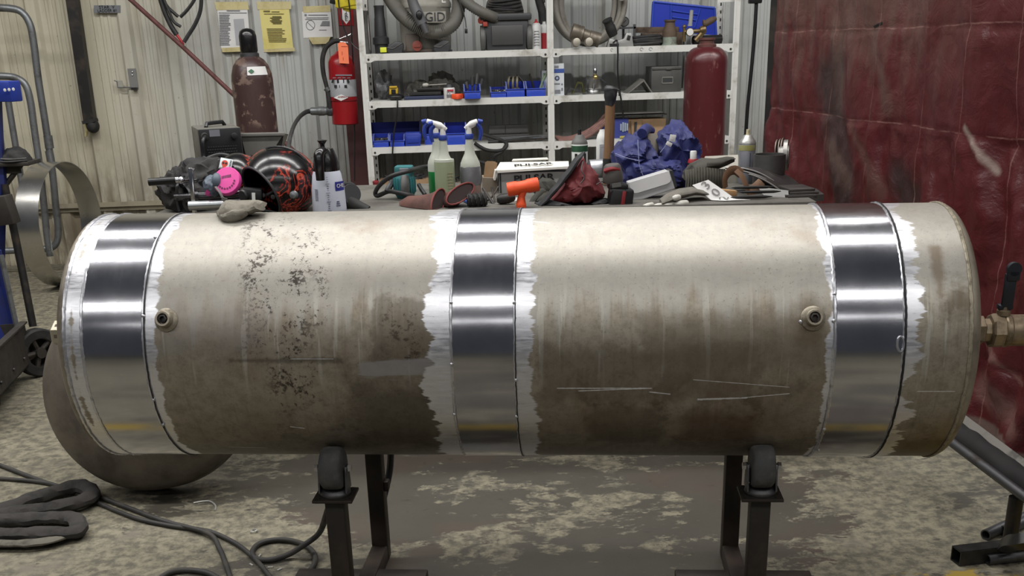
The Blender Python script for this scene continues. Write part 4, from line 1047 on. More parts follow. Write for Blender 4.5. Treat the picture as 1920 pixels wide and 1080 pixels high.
# spray bottles
m_clear = M('milky_clear_plastic', (178, 182, 170), .35, 0, (160, 164, 152), .3, 6)
def spray(label, px, Y, liquid, lvl, face, tape=False, htot=.268):
    t = bt('spray_bottle', label, 'spray bottle', px, Y, 'trigger spray bottles on the bench')
    R = .038; zb = .150; zn = .182
    b = MB(); b.lathe([(R * .94, 0), (R, .006), (R, lvl)], (0, 0, 0), (0, 0, 1), 32); t.part('liquid_base', b, liquid)
    if lvl < .11:
        b = MB(); b.lathe([(R, lvl), (R, .112), (R * .95, .125), (R * .72, .145), (R * .52, .160), (R * .42, .185), (R * .36, .212), (R * .34, .218)], (0, 0, 0), (0, 0, 1), 32)
    else: b = MB(); b.lathe([(R, lvl), (R * .97, lvl + .008), (R * .72, .145), (R * .52, .160), (R * .42, .185), (R * .36, .212), (R * .34, .218)], (0, 0, 0), (0, 0, 1), 32)
    t.part('upper_bottle', b, m_clear)
    b = MB(); b.lathe([(.0155, .212), (.0165, .214), (.0165, .229), (.0150, .231)], (0, 0, 0), (0, 0, 1), 20); t.part('collar', b, M('spray_blue', (38, 62, 148), .45), 'blue collar')
    s = face
    b = MB(); b.lathe([(.011, .229), (.010, .255)], (0, 0, 0), (0, 0, 1), 16)
    b.tube([(s * -.014, 0, .249), (s * .010, 0, .264), (s * .034, 0, .274)], [.007, .013, .010], 10, sub=4); b.box((s * .004, 0, .258), (.034, .018, .016), RY(s * -20), .004)
    hd = t.part('spray_head', b, m_wht)
    b = MB(); b.tube([(s * .030, 0, .268), (s * .042, 0, .252), (s * .044, 0, .228), (s * .039, 0, .206)], [.010, .008, .008, .006], 8, sub=4)
    b.tube([(s * .034, 0, .274), (s * .052, 0, .272)], [.010, .008], 12); t.part('trigger', b, M('spray_blue', (38, 62, 148), .45), 'blue trigger and nozzle', hd)
    if tape:
        b = MB(); b.lathe([(R + .001, .045), (R + .002, .047), (R + .002, .106), (R + .0005, .112)], (0, 0, 0), (0, 0, 1), 32); b.jitter(.002, 60); t.part('tape_wrap', b, M('duct_tape', (132, 134, 138), .35, .5, (104, 106, 110), .5, 18), 'silver duct tape wrap')
    else:
        b = MB()
        for i in range(6):
            a = R_(-58); b.box(((R + .0006) * math.cos(a), (R + .0006) * math.sin(a), .04 + .011 * i), (.022, .0015, .0035), RZ(32))
        t.part('faded_print', b, M('faded_tan_print', (150, 142, 112), .7))
    return t
m_green = M('green_liquid', (34, 124, 62), .25); m_pale = M('pale_green_liquid', (150, 160, 130), .3); m_pinkish = M('cloudy_liquid', (138, 122, 112), .35, 0, (128, 88, 80), .5, 9)
spray('spray bottle of bright green liquid, behind its neighbour', 823, 4.18, m_green, .088, -1)
spray('spray bottle of pale green cloudy liquid in front of the bright green one', 836, 4.06, m_pale, .135, -1)
spray('spray bottle wrapped in silver duct tape, trigger to the right', 884, 4.08, m_pinkish, .10, 1, True)
# leather gloves with red lining
m_leather = M('brown_leather', (92, 58, 50), .75, 0, (66, 46, 41), .6, 9, .3, 60); m_lining = M('dark_lining', (44, 32, 30), .9); m_trim = M('red_trim', (112, 46, 42), .7)
def gauntlet(label, pts, w, Y, cuffdir, group):
    """pts: photo path from the fingers to the cuff, w: half widths in metres"""
    t = bt('leather_glove', label, 'glove', pts[0][0], Y, group)
    C_ = t.qs(pts); b = MB(); rings = []
    n = len(C_)
    for i, c in enumerate(C_):
        d = (C_[min(i + 1, n - 1)] - C_[max(i - 1, 0)]).normalized(); side = d.cross(Vector((0, -.55, .83))).normalized(); nn = side.cross(d)
        hw, hh = w[i]
        rings.append([c + side * (hw * math.cos(a)) + nn * (hh * math.sin(a)) for a in [2 * PI * j / 20 for j in range(20)]])
    inner = [[c_ + (sum((q for q in rings[-1]), Vector()) / 20 - c_) * .12 for c_ in rings[-1]], [c_ + (sum((q for q in rings[-3]), Vector()) / 20 - c_) * .3 for c_ in rings[-3]]]
    rim = [p.copy() for p in rings[-1]]
    b.loft(rings, cap=False); b.jitter(.004, 30, Y); 
    for v in b.b.verts: v.co.z = max(v.co.z, .002)
    t.part('hand_and_cuff', b, m_leather)
    b = MB(); b.loft([rings[-1]] + inner, cap=True); t.part('lining', b, m_lining)
    b = MB(); b.tube(rim, .0032, 6, closed=True); t.part('cuff_trim', b, m_trim, 'red cuff trim')
G = 'brown leather gloves with red cuff trim'
gauntlet('brown leather glove lying flat, the left one of the red trimmed pair', [(753, 383, .06), (766, 380, .04), (785, 382, 0), (806, 382, -.03), (822, 378, -.05)], [(.02, .012), (.034, .02), (.040, .026), (.050, .030), (.062, .030)], 3.84, 1, G)
gauntlet('brown leather glove with open cuff tipped upward, right one of the red trimmed pair', [(818, 385, .06), (828, 378, .04), (842, 374, .0), (855, 369, -.03), (863, 363, -.06)], [(.03, .014), (.038, .022), (.046, .026), (.056, .028), (.066, .026)], 3.86, 1, G)
# bits in front of the bottles
t = bt('drum_brush', 'short black ribbed rubber drum lying on its side by the orange mallet', 'roller', 895, 3.80)
b = MB(); b.lathe([(.012, -.03), (.019, -.036), (.022, -.03), (.022, .03), (.019, .036), (.012, .03)], (0, 0, .024), (1, .05, 0), 28)
for i in range(14): b.box((-.03 + i * .0046, 0, .024), (.002, .0446, .0446), RX(i * 25), .001)
t.part('drum', b, m_rubber)
t = bt('pliers', 'small pliers with blue handles between the bottles and the rubber drum', 'pliers', 878, 3.95)
b = MB(); b.tube(t.qs([(866, 366, .0), (876, 373, -.04), (884, 381, -.08)]), .006, 8, sub=4); b.tube(t.qs([(869, 374, -.02), (876, 379, -.06), (882, 385, -.09)]), .006, 8, sub=4); t.part('handle', b, M('blue_grip', (34, 70, 140), .5), 'blue handles')
b = MB(); b.tube(t.qs([(884, 374, -.04), (892, 368, -.01), (900, 367, .02)]), [.009, .008, .004], 8, sub=3); b.ball(t.q(897, 367, .0), (.014, .01, .008), 2); t.part('jaws', b, m_dsteel)
G = 'loose dark rods in front of the small cardboard carton'
for i, (pts, r, l) in enumerate(((((906, 353, .0), (918, 372, -.06), (930, 391, -.12)), .0055, 'dark steel rod leaning from the carton down to the tank'), (((922, 352, .03), (926, 370, -.04), (934, 391, -.09)), .004, 'thin dark rod standing upright between two leaning rods'), (((934, 350, .03), (925, 366, -.01), (915, 376, -.05)), .0032, 'thinnest dark rod, leaning the opposite way over the others'))):
    cab('steel_rod', l, pts, r, 3.95, 3, 'rod', m_dsteel, G)
t = bt('drill_chuck', 'dark metal drill chuck lying beside the orange mallet handle', 'chuck', 948, 3.83)
b = MB(); b.lathe([(.012, -.03), (.018, -.02), (.018, .01), (.013, .03), (.006, .036)], (0, 0, .02), (1, -.2, .1), 18); t.part('body', b, m_dsteel)
t = bt('yellow_pencil', 'yellow pencil standing against the orange mallet handle', 'pencil', 966, 3.80)
b = MB(); b.tube([t.q(962, 392, .0), t.q(974, 378, .03)], .0045, 6); t.part('shaft', b, M('pencil_yellow', (206, 190, 70), .5))
t = bt('paper_scrap', 'small white paper scrap behind the orange mallet', 'paper', 966, 3.92)
b = MB(); b.box(t.q(966, 376, 0), (.035, .003, .022), RX(-30)); t.part('scrap', b, m_paper)
# small carton with an open flap
t = bt('carton', 'small open cardboard carton with raised flap left of the white lidded box', 'carton', 920, 4.20)
b = MB(); traced(b, t, [(905, 333), (932, 334), (935, 372), (905, 371)], .09); t.part('box', b, M('weathered_card', (128, 116, 102), .8, 0, (96, 88, 78), .5, 7), smooth=0)
b = MB(); traced(b, t, [(907, 333), (910, 306), (914, 303), (928, 304), (933, 307), (929, 334)], .004, .02); t.part('flap', b, m_card, smooth=0)
# PULSAR box
t = bt('lidded_box', 'white and grey printed box with hinged lid beside the orange mallet', 'box', 1000, 4.14)
m_box = M('grey_box_card', (140, 140, 138), .7, 0, (118, 116, 112), .4, 4)
b = MB(); fa_, fb_ = t.q(937, 369), t.q(1068, 366); hb_ = t.q(937, 321).z
traced(b, t, [(937, 369), (1068, 366), (1068, 322), (935, 322)], .17); t.part('box_body', b, m_box, smooth=0)
b = MB(); b.box(t.q(1002, 346, -.001), (126 * t.s, .002, 2), None)
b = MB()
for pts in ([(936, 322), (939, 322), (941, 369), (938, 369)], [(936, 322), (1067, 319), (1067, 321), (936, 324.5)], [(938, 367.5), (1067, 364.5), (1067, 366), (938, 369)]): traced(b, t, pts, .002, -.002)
t.part('painted_edge_shadow', b, M('box_dark_edge', (44, 44, 46), .8), smooth=0)  # dark strips put in as shade along the box edges and under the lid
lz = t.q(933, 322).z
b = MB(); A = [t.q(929, 321, -.012), t.q(1067, 317, -.012), t.q(1066, 304, .15), t.q(938, 306, .15)]
for p in A: pass
top_ = [p + Vector((0, 0, .004)) for p in A]; b.loft([A, top_]); traced(b, t, [(929, 321), (935, 321), (929, 338), (926, 338)], .10, .0); b.box((t.q(1000, 318, -.013)), (134 * t.s, .003, 4 * t.s), RY(-1.6)); t.part('lid', b, M('white_card', (218, 216, 208), .6, 0, (196, 192, 182), .4, 5), 'white lid', smooth=0)
t.text('PULSAR', 12.5 * t.s * 1.35, t.q(1001, 334, -.003), m_ink, RY(-1.4) @ RX(90), sx=1.30, ex=.0006, bold=.0009); t.text('ES LTD.', 4.6 * t.s * 1.3, t.q(1020, 342.5, -.003), m_ink, RY(-1.4) @ RX(90), sx=1.2)
ln = (A[3] - A[0]); ang = math.degrees(math.atan2(ln.z, ln.y))
t.text('PULSAR', .052, t.q(1000, 313, .060) + Vector((0, 0, .010)), m_ink, RY(-1.2) @ RX(ang), sx=.85, bold=.001)
b = MB(); tt = [t.q(960, 303, .16), t.q(1028, 300, .16), t.q(1026, 297, .2), t.q(962, 300, .2)]
b.loft([tt, [p + Vector((0, 0, .004)) for p in tt]]); t.part('tuck_flap', b, M('white_card', (218, 216, 208), .6), smooth=0)
# orange mallet
t = bt('mallet', 'bright orange dead blow mallet standing on its handle', 'mallet', 980, 3.74)
h1, h2 = t.q(951, 356), t.q(1010, 345); ax_ = h2 - h1
b = MB(); L = ax_.length; b.lathe([(.022, 0), (.0245, .004), (.0245, L * .30), (.0215, L * .36), (.0215, L * .60), (.0245, L * .66), (.0245, L - .004), (.022, L)], h1, ax_, 28); t.part('head', b, m_orange)
b = MB(); b.tube([t.q(982, 358), t.q(978, 368), t.q(977, 378), t.q(977, 384), t.q(979, 394)], [.012, .0125, .016, .018, .016], 16, sub=4); t.part('handle', b, m_orange)
# dark gloves behind the mallet
t = bt('work_glove', 'dark green and black glove lying behind the orange mallet head', 'glove', 1015, 3.95)
m_dg = M('olive_black_fabric', (46, 46, 40), .85, 0, (66, 66, 52), .4, 14, .3, 80)
b = MB(); b.ball(t.q(1022, 352, .02), (.045, .05, .035), 3, .2, 3, 2); b.tube(t.qs([(1018, 360, -.02), (1006, 370, -.05), (996, 382, -.07)]), [.018, .015, .010], 10, sub=4); b.tube(t.qs([(1026, 364, -.02), (1014, 376, -.06), (1004, 388, -.08)]), [.016, .014, .009], 10, sub=4); b.jitter(.004, 40)
t.part('glove', b, m_dg)
# red and black bag
def crumple(t, pts, depthv, y0=0., amp=.012, fr=10, seed=1., nu=26, nv=30):
    """cloth lump: the outline swells towards us and rests on its base"""
    P = [Vector((p.x, 0, p.z)) for p in t.qs(pts)]
    P = [Vector((p.x, 0, p.z)) for p in smooth(P, 8, True)]
    c = sum(P, Vector()) / len(P); n = len(P); b = MB(); rings = []
    for sgn in (1, -1):
        pass
    K = 15
    for i in range(2 * K + 1):
        a = -PI / 2 + PI * i / (2 * K); k = math.cos(a) ** .6; yy = math.sin(a) * depthv
        rings.append([c + (p - c) * max(k, .02) + Vector((0, y0 + yy, 0)) for p in P])
    b.loft(rings)
    for v in b.b.verts:
        p = v.co * fr + Vector((seed, seed * 2, seed)); v.co += Vector((mnoise.noise(p), mnoise.fractal(p * .8, 1, 2, 3), mnoise.noise(p + Vector((9, 4, 1))))) * amp
        out = (v.co - c); out.y *= 2.2; out.normalize(); q = Vector((v.co.x * fr * 1.7 + v.co.z * fr * .8, v.co.y * fr, v.co.z * fr * .9 - v.co.x * fr * .5)) + Vector((seed * 3, 1, seed))
        f = 1 - abs(mnoise.noise(q)) * 2; f2 = 1 - abs(mnoise.noise(q * 2.1 + Vector((5, 5, 5)))) * 2; v.co += out * (max(0, f) ** 3 * amp * 1.0 + max(0, f2) ** 3 * amp * .45 - amp * .5)
        v.co.z = max(v.co.z, .002)
    return b
t = bt('tool_pouch', 'crumpled red and black fabric tool bag right of the orange mallet', 'bag', 1080, 3.80)
m_redf = M('red_bag_fabric', (104, 32, 36), .65, 0, (78, 27, 30), .5, 9, .3, 70); m_blkf = M('black_bag_fabric', (36, 36, 38), .7, 0, (58, 57, 56), .4, 10, .3, 70)
b = crumple(t, [(1028, 378), (1046, 350), (1070, 322), (1092, 298), (1104, 308), (1120, 326), (1134, 352), (1136, 372), (1100, 384), (1060, 386)], .085, .05, .015, 11, 3.); t.part('red_panel', b, m_redf, 'red fabric panel')
b = crumple(t, [(1006, 392), (1030, 374), (1060, 383), (1084, 387), (1118, 376), (1136, 374), (1146, 396), (1080, 400)], .10, .03, .010, 10, 7.); t.part('base_panel', b, m_blkf, 'black base')
b = MB(); b.tube(t.qs([(1012, 386, -.03), (1036, 360, -.02), (1062, 328, -.01), (1082, 300, .0), (1095, 287, .02)]), [.018, .022, .022, .020, .012], 10, sub=6, squash=.5); b.jitter(.004, 30); t.part('flap_edge', b, m_blkf, 'black folded edge')
b = MB(); b.tube(t.qs([(1093, 303, -.03), (1090, 318, -.06), (1096, 332, -.07), (1088, 345, -.075)]), .0022, 6, sub=5); t.part('zip', b, m_dgrey); b = MB(); b.tube(t.qs([(1118, 346, -.07), (1128, 341, -.06), (1135, 344, -.04)]), .0016, 5, sub=4); t.part('zip', b, m_dgrey)
# cordless drill with battery pack
t = bt('cordless_tool', 'black cordless tool resting on its battery beside the red bag', 'power tool', 1162, 3.76)
b = MB(); b.box(t.q(1163, 372), (44 * t.s, .075, 40 * t.s), RY(6), .010); b.box(t.q(1158, 349), (36 * t.s, .065, 14 * t.s), RY(6), .008); t.part('battery', b, m_black)
b = MB(); b.box(t.q(1156, 347, -.036), (17 * t.s, .003, 8 * t.s), RY(-6)); t.part('label_plate', b, m_mgrey)
b = MB(); b.box(t.q(1169, 373, -.039), (7 * t.s, .004, 28 * t.s), RY(8), .002); t.part('red_stripe', b, M('tool_red', (126, 28, 34), .5), 'dark red stripe')
b = MB(); b.lathe([(.034, 0), (.037, .008), (.035, .03), (.030, .055), (.024, .062)], t.q(1150, 341, .0), (-.1, -.1, 1), 24, .9); t.part('motor_end', b, M('tool_grey', (82, 78, 76), .55))
b = MB(); b.tube([t.q(1133, 321, -.02), t.q(1147, 317, -.03), t.q(1160, 318, -.02)], .008, 8, sub=4); t.part('red_collar', b, M('tool_red', (126, 28, 34), .5))
b = MB()
for px in (1146, 1176): b.box(t.q(px, 358, -.038), (5 * t.s, .006, 5 * t.s), RY(6), .001)
t.part('latches', b, m_dgrey)
# cans behind
def can(label, px, Y, r, h, mbody, mdome, nozzle, group='aerosol spray cans', z=BZ, cat='spray can', extra=None):
    t = bt('spray_can', label, cat, px, Y, group, z)
    b = MB(); b.lathe([(r * .96, 0), (r, .004), (r, h * .74), (r * .97, h * .75)], (0, 0, 0), (0, 0, 1), 30); t.part('body', b, mbody)
    b = MB(); b.lathe([(r * 1.01, h * .735), (r * 1.01, h * .75), (r * .9, h * .80), (r * .62, h * .85), (r * .55, h * .88), (r * .42, h * .90)], (0, 0, 0), (0, 0, 1), 28); t.part('dome', b, mdome)
    b = MB(); b.lathe([(r * .24, h * .89), (r * .22, h), (0, h)], (0, 0, 0), (0, 0, 1), 14); b.box((0, -r * .2, h * .975), (.004, .004, .004)); t.part('nozzle', b, nozzle)
    if extra: extra(t, r, h)
    return t
def gband(t, r, h):
    b = MB(); b.lathe([(r + .0006, h * .60), (r + .0008, h * .61), (r + .0008, h * .70), (r + .0006, h * .71)], (0, 0, 0), (0, 0, 1), 30); t.part('green_band', b, M('dark_green_print', (30, 72, 48), .5))
    b = MB()
    for i in (-1, 1): b.box((i * .018, -r * .86, h * .42), (.009, .01, h * .3))
    b.box((0.002, -r - .0002, h * .44), (.014, .003, .018), None); t.part('side_print', b, m_ink)
can('white and green spray can standing behind the red bag', 1087, 4.34, .0325, .215, M('can_white', (206, 208, 204), .4), m_mgrey, m_black, extra=gband)
t = bt('foil_roll', 'silver foil roll lying beside the wooden handled tool', 'roll', 1117, 4.30)
b = MB(); b.lathe([(.015, 0), (.036, .001), (.037, .06), (.015, .062)], t.q(1104, 317, 0), (1, .1, 0), 26); t.part('roll', b, M('foil', (176, 178, 182), .35, .8, (140, 142, 146), .5, 22))
for v in (): pass
t = bt('plastic_bottle', 'slim white plastic bottle partly behind the wooden handle', 'bottle', 1129, 4.42)
zt_ = t.q(1129, 243).z
b = MB(); b.lathe([(.024, 0), (.025, .004), (.025, zt_ * .80), (.02, zt_ * .90), (.012, zt_ * .97), (.011, zt_)], (0, 0, 0), (0, 0, 1), 26); t.part('bottle', b, m_wht)
b = MB(); b.box((-.002, -.0245, zt_ * .55), (.024, .004, zt_ * .35)); b.box((-.004, -.025, zt_ * .70), (.008, .005, .012)); t.part('label', b, M('bottle_print', (176, 178, 182), .6))
# wooden handled tool standing upright
t = bt('wooden_handle_tool', 'upright wooden tool handle with its top wrapped in black tape', 'tool', 1141, 4.26)
m_wood = M('old_ash_wood', (124, 92, 62), .65, 0, (84, 58, 40), .5, 5, stretch=(9, 9, .8))
b = MB(); b.tube([t.q(1139, 345), t.q(1141, 300), t.q(1143, 240), t.q(1144, 190)], [.0165, .018, .017, .0165], 14, sub=3, squash=1.15); t.part('handle', b, m_wood)
b = MB(); b.tube([t.q(1144, 198), t.q(1144, 190), t.q(1145, 178), t.q(1145, 166), t.q(1146, 161)], [.0185, .021, .026, .026, .015], 14, sub=4); b.jitter(.0035, 60); b.tube(t.qs([(1154, 172, 0), (1160, 168, 0), (1161, 180, 0)]), .003, 5, sub=3); t.part('tape_knob', b, M('black_tape', (36, 37, 40), .45, 0, (64, 64, 66), .4, 40), 'lump of black tape')
b = MB(); b.tube([t.q(1139, 326), t.q(1140, 312), t.q(1140.5, 297)], [.021, .022, .0205], 14, sub=3); b.jitter(.002, 90); t.part('grip_wrap', b, m_rubber)
# blue jacket
m_bluef = NT('blue_work_fabric'); k = m_bluef; o = k.obj(); n = k.noise(o, 8, 5, .6)
k.set('Base Color', k.mix(n, lin((10, 17, 72)), lin((20, 32, 104)))); k.set('Roughness', .62); k.set('Sheen Weight', .1); k.bump(k.noise(o, 26, 5, .6), .35, .008); m_bluef = k.m
t = bt('blue_jacket', 'crumpled royal blue work jacket piled on the bench before the red cylinder', 'jacket', 1235, 4.22)
b = crumple(t, [(1150, 286), (1172, 265), (1196, 254), (1208, 246), (1220, 258), (1230, 280), (1234, 310), (1232, 352), (1190, 352), (1166, 320)], .12, .02, .020, 9, 2.); b.jitter(.009, 26, 1); t.part('left_fold', b, m_bluef)
b = crumple(t, [(1232, 292), (1236, 264), (1248, 242), (1264, 233), (1282, 240), (1304, 250), (1316, 266), (1315, 292), (1296, 318), (1290, 352), (1236, 352)], .13, .05, .020, 9, 5.); b.jitter(.009, 26, 4); t.part('right_fold', b, m_bluef)
b = crumple(t, [(1168, 312), (1200, 300), (1240, 296), (1276, 300), (1296, 330), (1292, 354), (1180, 354)], .13, -.01, .02, 9, 8.); b.jitter(.009, 26, 7); t.part('lower_fold', b, m_bluef)
b = MB(); b.tube(t.qs([(1204, 250, -.06), (1212, 242, .0), (1222, 246, .02)]), [.02, .022, .016], 10, sub=4); b.jitter(.004, 30); t.part('collar', b, m_bluef)
b = MB(); b.sheet(lambda u, v: t.q(1213 + 19 * u + 3 * math.sin(v * 3), 250 + 38 * v, -.02 + .02 * u), 8, 8, .004); t.part('lining', b, M('beige_lining', (172, 164, 148), .85), 'beige lining')
m_st = M('pale_thread', (140, 146, 180), .8)
for pts in ([(1196, 262, -.115), (1197, 285, -.14), (1199, 310, -.15), (1208, 335, -.15)], [(1154, 288, -.09), (1175, 296, -.13), (1200, 302, -.14)], [(1238, 286, -.10), (1252, 268, -.10), (1264, 252, -.09)], [(1228, 306, -.13), (1232, 325, -.14), (1236, 342, -.14)]):
    b = MB(); b.tube(t.qs(pts), .0012, 5, sub=5); t.part('stitching', b, m_st)
for (x, y, w_, h_, a) in ((1261, 259, 11, 12, 10), (1254.5, 270, 11, 7, 28)):
    b = MB(); b.box(t.q(x, y, -.105), (w_ * t.s, .003, h_ * t.s), RY(a), .001); b.box(t.q(x, y, -.107), (w_ * t.s * .4, .002, h_ * t.s * .4), RY(a)); t.part('care_label', b, m_paper, 'white label')
# white hard case
t = bt('flip_lid_case', 'white flip lid case lying tilted against the blue jacket', 'case', 1222, 3.84)
b = MB(); traced(b, t, [(1180, 344), (1255, 321), (1266, 354), (1187, 380)], .075, 0, .003); t.part('case_body', b, M('case_grey_white', (176, 176, 178), .5), smooth=0)
b = MB(); P = [(1178, 342), (1254, 319.5), (1258, 336), (1256, 341), (1250, 345), (1194, 362), (1187, 362), (1183, 357)]
traced(b, t, P, .004, -.005, .001); t.part('lid', b, M('case_white', (222, 222, 222), .45), 'white flap lid', smooth=0)
b = MB(); traced(b, t, [(1256, 321), (1262, 320), (1270, 350), (1265, 354)], .07, .004); t.part('end_panel', b, m_dgrey, smooth=0)
# small red bottle
t = bt('marker_bottle', 'small red bottle with white cap in front of the blue jacket', 'bottle', 1298, 4.05)
zt_ = t.q(1298, 283).z; zm = t.q(1298, 297).z
b = MB(); b.lathe([(.020, 0), (.021, .004), (.021, zm - .012), (.017, zm - .002)], (0, 0, 0), (0, 0, 1), 22); t.part('bottle', b, M('bottle_red', (150, 30, 36), .4))
b = MB(); b.lathe([(.0205, zm - .024), (.0215, zm - .022), (.0215, zm - .016), (.02, zm - .014)], (0, 0, 0), (0, 0, 1), 22); t.part('black_ring', b, m_black)
b = MB(); b.lathe([(.012, zm - .004), (.0125, zm), (.0125, zt_ - .003), (.011, zt_), (0, zt_)], (0, 0, 0), (0, 0, 1), 20); t.part('cap', b, m_wht)
# gauntlets and gloves at the right
m_olive = M('grey_olive_leather', (66, 64, 58), .8, 0, (44, 43, 40), .5, 12, .35, 70)
t = bt('work_glove', 'dark grey gauntlet lying on top of the ribbed knit cuff', 'glove', 1325, 3.98)
b = MB(); C_ = t.qs([(1282, 330, .03), (1296, 320, .0), (1318, 309, -.01), (1344, 306, 0), (1364, 301, .02), (1376, 298, .03)])
rings = []
for c, (a_, h_) in zip(C_, ((.03, .018), (.05, .024), (.055, .024), (.045, .018), (.028, .016), (.012, .010))):
    rings.append([c + Vector((.004 * math.sin(3 * q), a_ * math.cos(q), h_ * math.sin(q))) for q in [2 * PI * i / 18 for i in range(18)]])
b.loft(rings); b.jitter(.007, 26, 3); b.jitter(.003, 70, 4); t.part('glove', b, m_olive)
t = bt('knit_glove', 'grey ribbed knit glove bunched under the dark gauntlet', 'glove', 1322, 3.94)
b = MB(); n_ = 90
def kf(u, v):
    a = PI * (1.02 * u - .01); px = 1287 + 74 * u; top = 318 - 4 * math.sin(u * 3); py = top + (354 - top) * v
    return t.q(px, py, -.05 * math.sin(PI * u) - .012 * math.sin(v * PI) + .0035 * math.sin(u * n_) + .02)
b.sheet(kf, 180, 10, .006); b.jitter(.003, 24, 1); t.part('knit_cuff', b, M('grey_knit', (92, 90, 82), .9, 0, (66, 64, 58), .5, 12))
t = bt('work_glove', 'flat grey glove with white finger tips beside the white case', 'glove', 1270, 3.74)
b = MB(); C_ = t.qs([(1325, 362, .05), (1300, 358, .04), (1275, 363, .01), (1252, 372, -.02), (1238, 380, -.03)])
rings = []
for c, (a_, h_) in zip(C_, ((.05, .010), (.055, .014), (.052, .016), (.045, .014), (.03, .010))):
    rings.append([c + Vector((0, a_ * math.cos(q), h_ * math.sin(q))) for q in [2 * PI * i / 18 for i in range(18)]])
b.loft(rings); b.jitter(.005, 30, 6)
for v in b.b.verts: v.co.z = max(v.co.z, .001)
t.part('back', b, M('grey_glove_leather', (108, 104, 96), .85, 0, (78, 75, 70), .5, 14, .3, 70))
for i, (p, q, r) in enumerate((((1272, 370), (1262, 372), .010), ((1286, 381), (1266, 384), .0115), ((1262, 384), (1244, 387), .011), ((1240, 386), (1226, 388), .010), ((1222, 384), (1206, 388), .009))):
    b = MB(); b.tube([t.q(*p, -.045), t.q((p[0] + q[0]) / 2, (p[1] + q[1]) / 2, -.055), t.q(*q, -.05)], [r, r * 1.1, r * .75], 12, sub=4); b.ball(t.q(*q, -.05), (r * .8,) * 3, 2); b.ball(t.q(*p, -.045), (r,) * 3, 2); t.part('finger', b, M('white_nitrile', (196, 194, 186), .6, 0, (150, 146, 136), .4, 20), 'white dipped finger tip')
# number decal strip
t = bt('decal_strip', 'white strip of grey number decals trailing over the gloves to the tank', 'decal', 1350, 3.74)
def df(u, v):
    p = [(1313, 342), (1335, 358), (1356, 374), (1382, 386)]
    f = u * 3; i = min(int(f), 2); f -= i
    c = (p[i][0] + (p[i + 1][0] - p[i][0]) * f, p[i][1] + (p[i + 1][1] - p[i][1]) * f)
    w_ = 15 + 9 * u
    q = t.q(c[0] + w_ * (v - .5) * 2, c[1] - (5 - 4 * u) * (v - .5) * 2, -.07 * u + .03)
    q.z = max(q.z, .004); return q
b = MB(); b.sheet(df, 20, 6, .0015); t.part('backing', b, m_paper)
for ch, u, v in (('3', .14, .55), ('0', .42, .55), ('2', .66, .55), ('2', .80, .42)):
    p = df(u, v); d1 = (df(u + .05, v) - p).normalized(); d2 = (df(u, v + .1) - p).normalized(); nn = d2.cross(d1).normalized()
    if nn.y > 0: nn = -nn
    yv = nn.cross(d1).normalized(); m_ = Matrix((d1, yv, nn)).transposed(); m_ = m_ @ RZ(90)
    t.text(ch, .046, p + nn * .004, M('decal_grey', (112, 112, 110), .6), m_, sx=1.15)
# leather strap, wood block, blades
t = bt('leather_strap', 'looped brown leather strap under the bent steel sheets', 'strap', 1390, 3.90)
for pts in ([(1360, 352, -.03), (1359, 336, -.03), (1366, 323, -.01), (1378, 319, .0), (1390, 326, .0)], [(1380, 319, -.03), (1391, 330, -.04), (1399, 347, -.05), (1405, 360, -.05), (1416, 352, -.04), (1428, 341, -.02)]):
    b = MB(); b.tube(t.qs(pts), .017, 8, sub=6, squash=.22, up=(.3, -.5, .8)); t.part('strap', b, M('tan_leather', (112, 84, 62), .7, 0, (84, 62, 46), .5, 12))
t = bt('wood_block', 'small pale wooden block lying by the leather strap', 'block', 1362, 3.80)
b = MB(); b.box(t.q(1363, 362), (36 * t.s, .03, 13 * t.s), RY(8), .004); t.part('block', b, M('pale_wood', (172, 136, 96), .65, 0, (140, 104, 70), .5, 6, stretch=(1, 8, 8)))
G = 'thin dark flat files lying in front of the steel plates'
for i, (x, y, a, l) in enumerate(((1410, 366, -3, 'dark flat file lying uppermost in front of the steel plates'), (1424, 373, 2, 'dark flat file lying in the middle in front of the plates'), (1408, 379, -2, 'dark flat file lying lowest and nearest to the tank'))):
    t = bt('metal_file', l, 'file', x, 3.76 - .02 * i, G, BZ + .032 - .014 * i)
    b = MB(); b.lathe([(.001, -.075), (.012, -.06), (.016, -.01), (.015, .05), (.004, .075)], (0, 0, .006), (1, -.1, .0), 12, .4)
    for v in b.b.verts: v.co.z = .006 + (v.co.z - .006) * .35
    t.part('file', b, m_rubber)
# aerosol at the right
def stain(t, r, h):
    b = MB(); b.lathe([(r + .0006, h * .62), (r + .0009, h * .64), (r + .0009, h * .70), (r + .0006, h * .72)], (0, 0, 0), (0, 0, 1), 30); b.jitter(.0006, 120); t.part('yellow_overspray', b, M('yellow_overspray', (150, 146, 82), .6, 0, (150, 152, 150), .6, 20))
    b = MB(); b.box((.004, -r, h * .33), (.004, .003, h * .5)); t.part('drip', b, M('drip_dark', (74, 80, 92), .5))
zc = BZ
can('worn silver spray can with yellow overspray near the red curtain', 1398, 4.18, .0325, .205, M('can_silver', (138, 140, 146), .4, .4, (104, 106, 112), .5, 14), M('can_dome', (176, 176, 172), .35, .6), M('cream_nozzle', (196, 186, 150), .5), extra=stain)
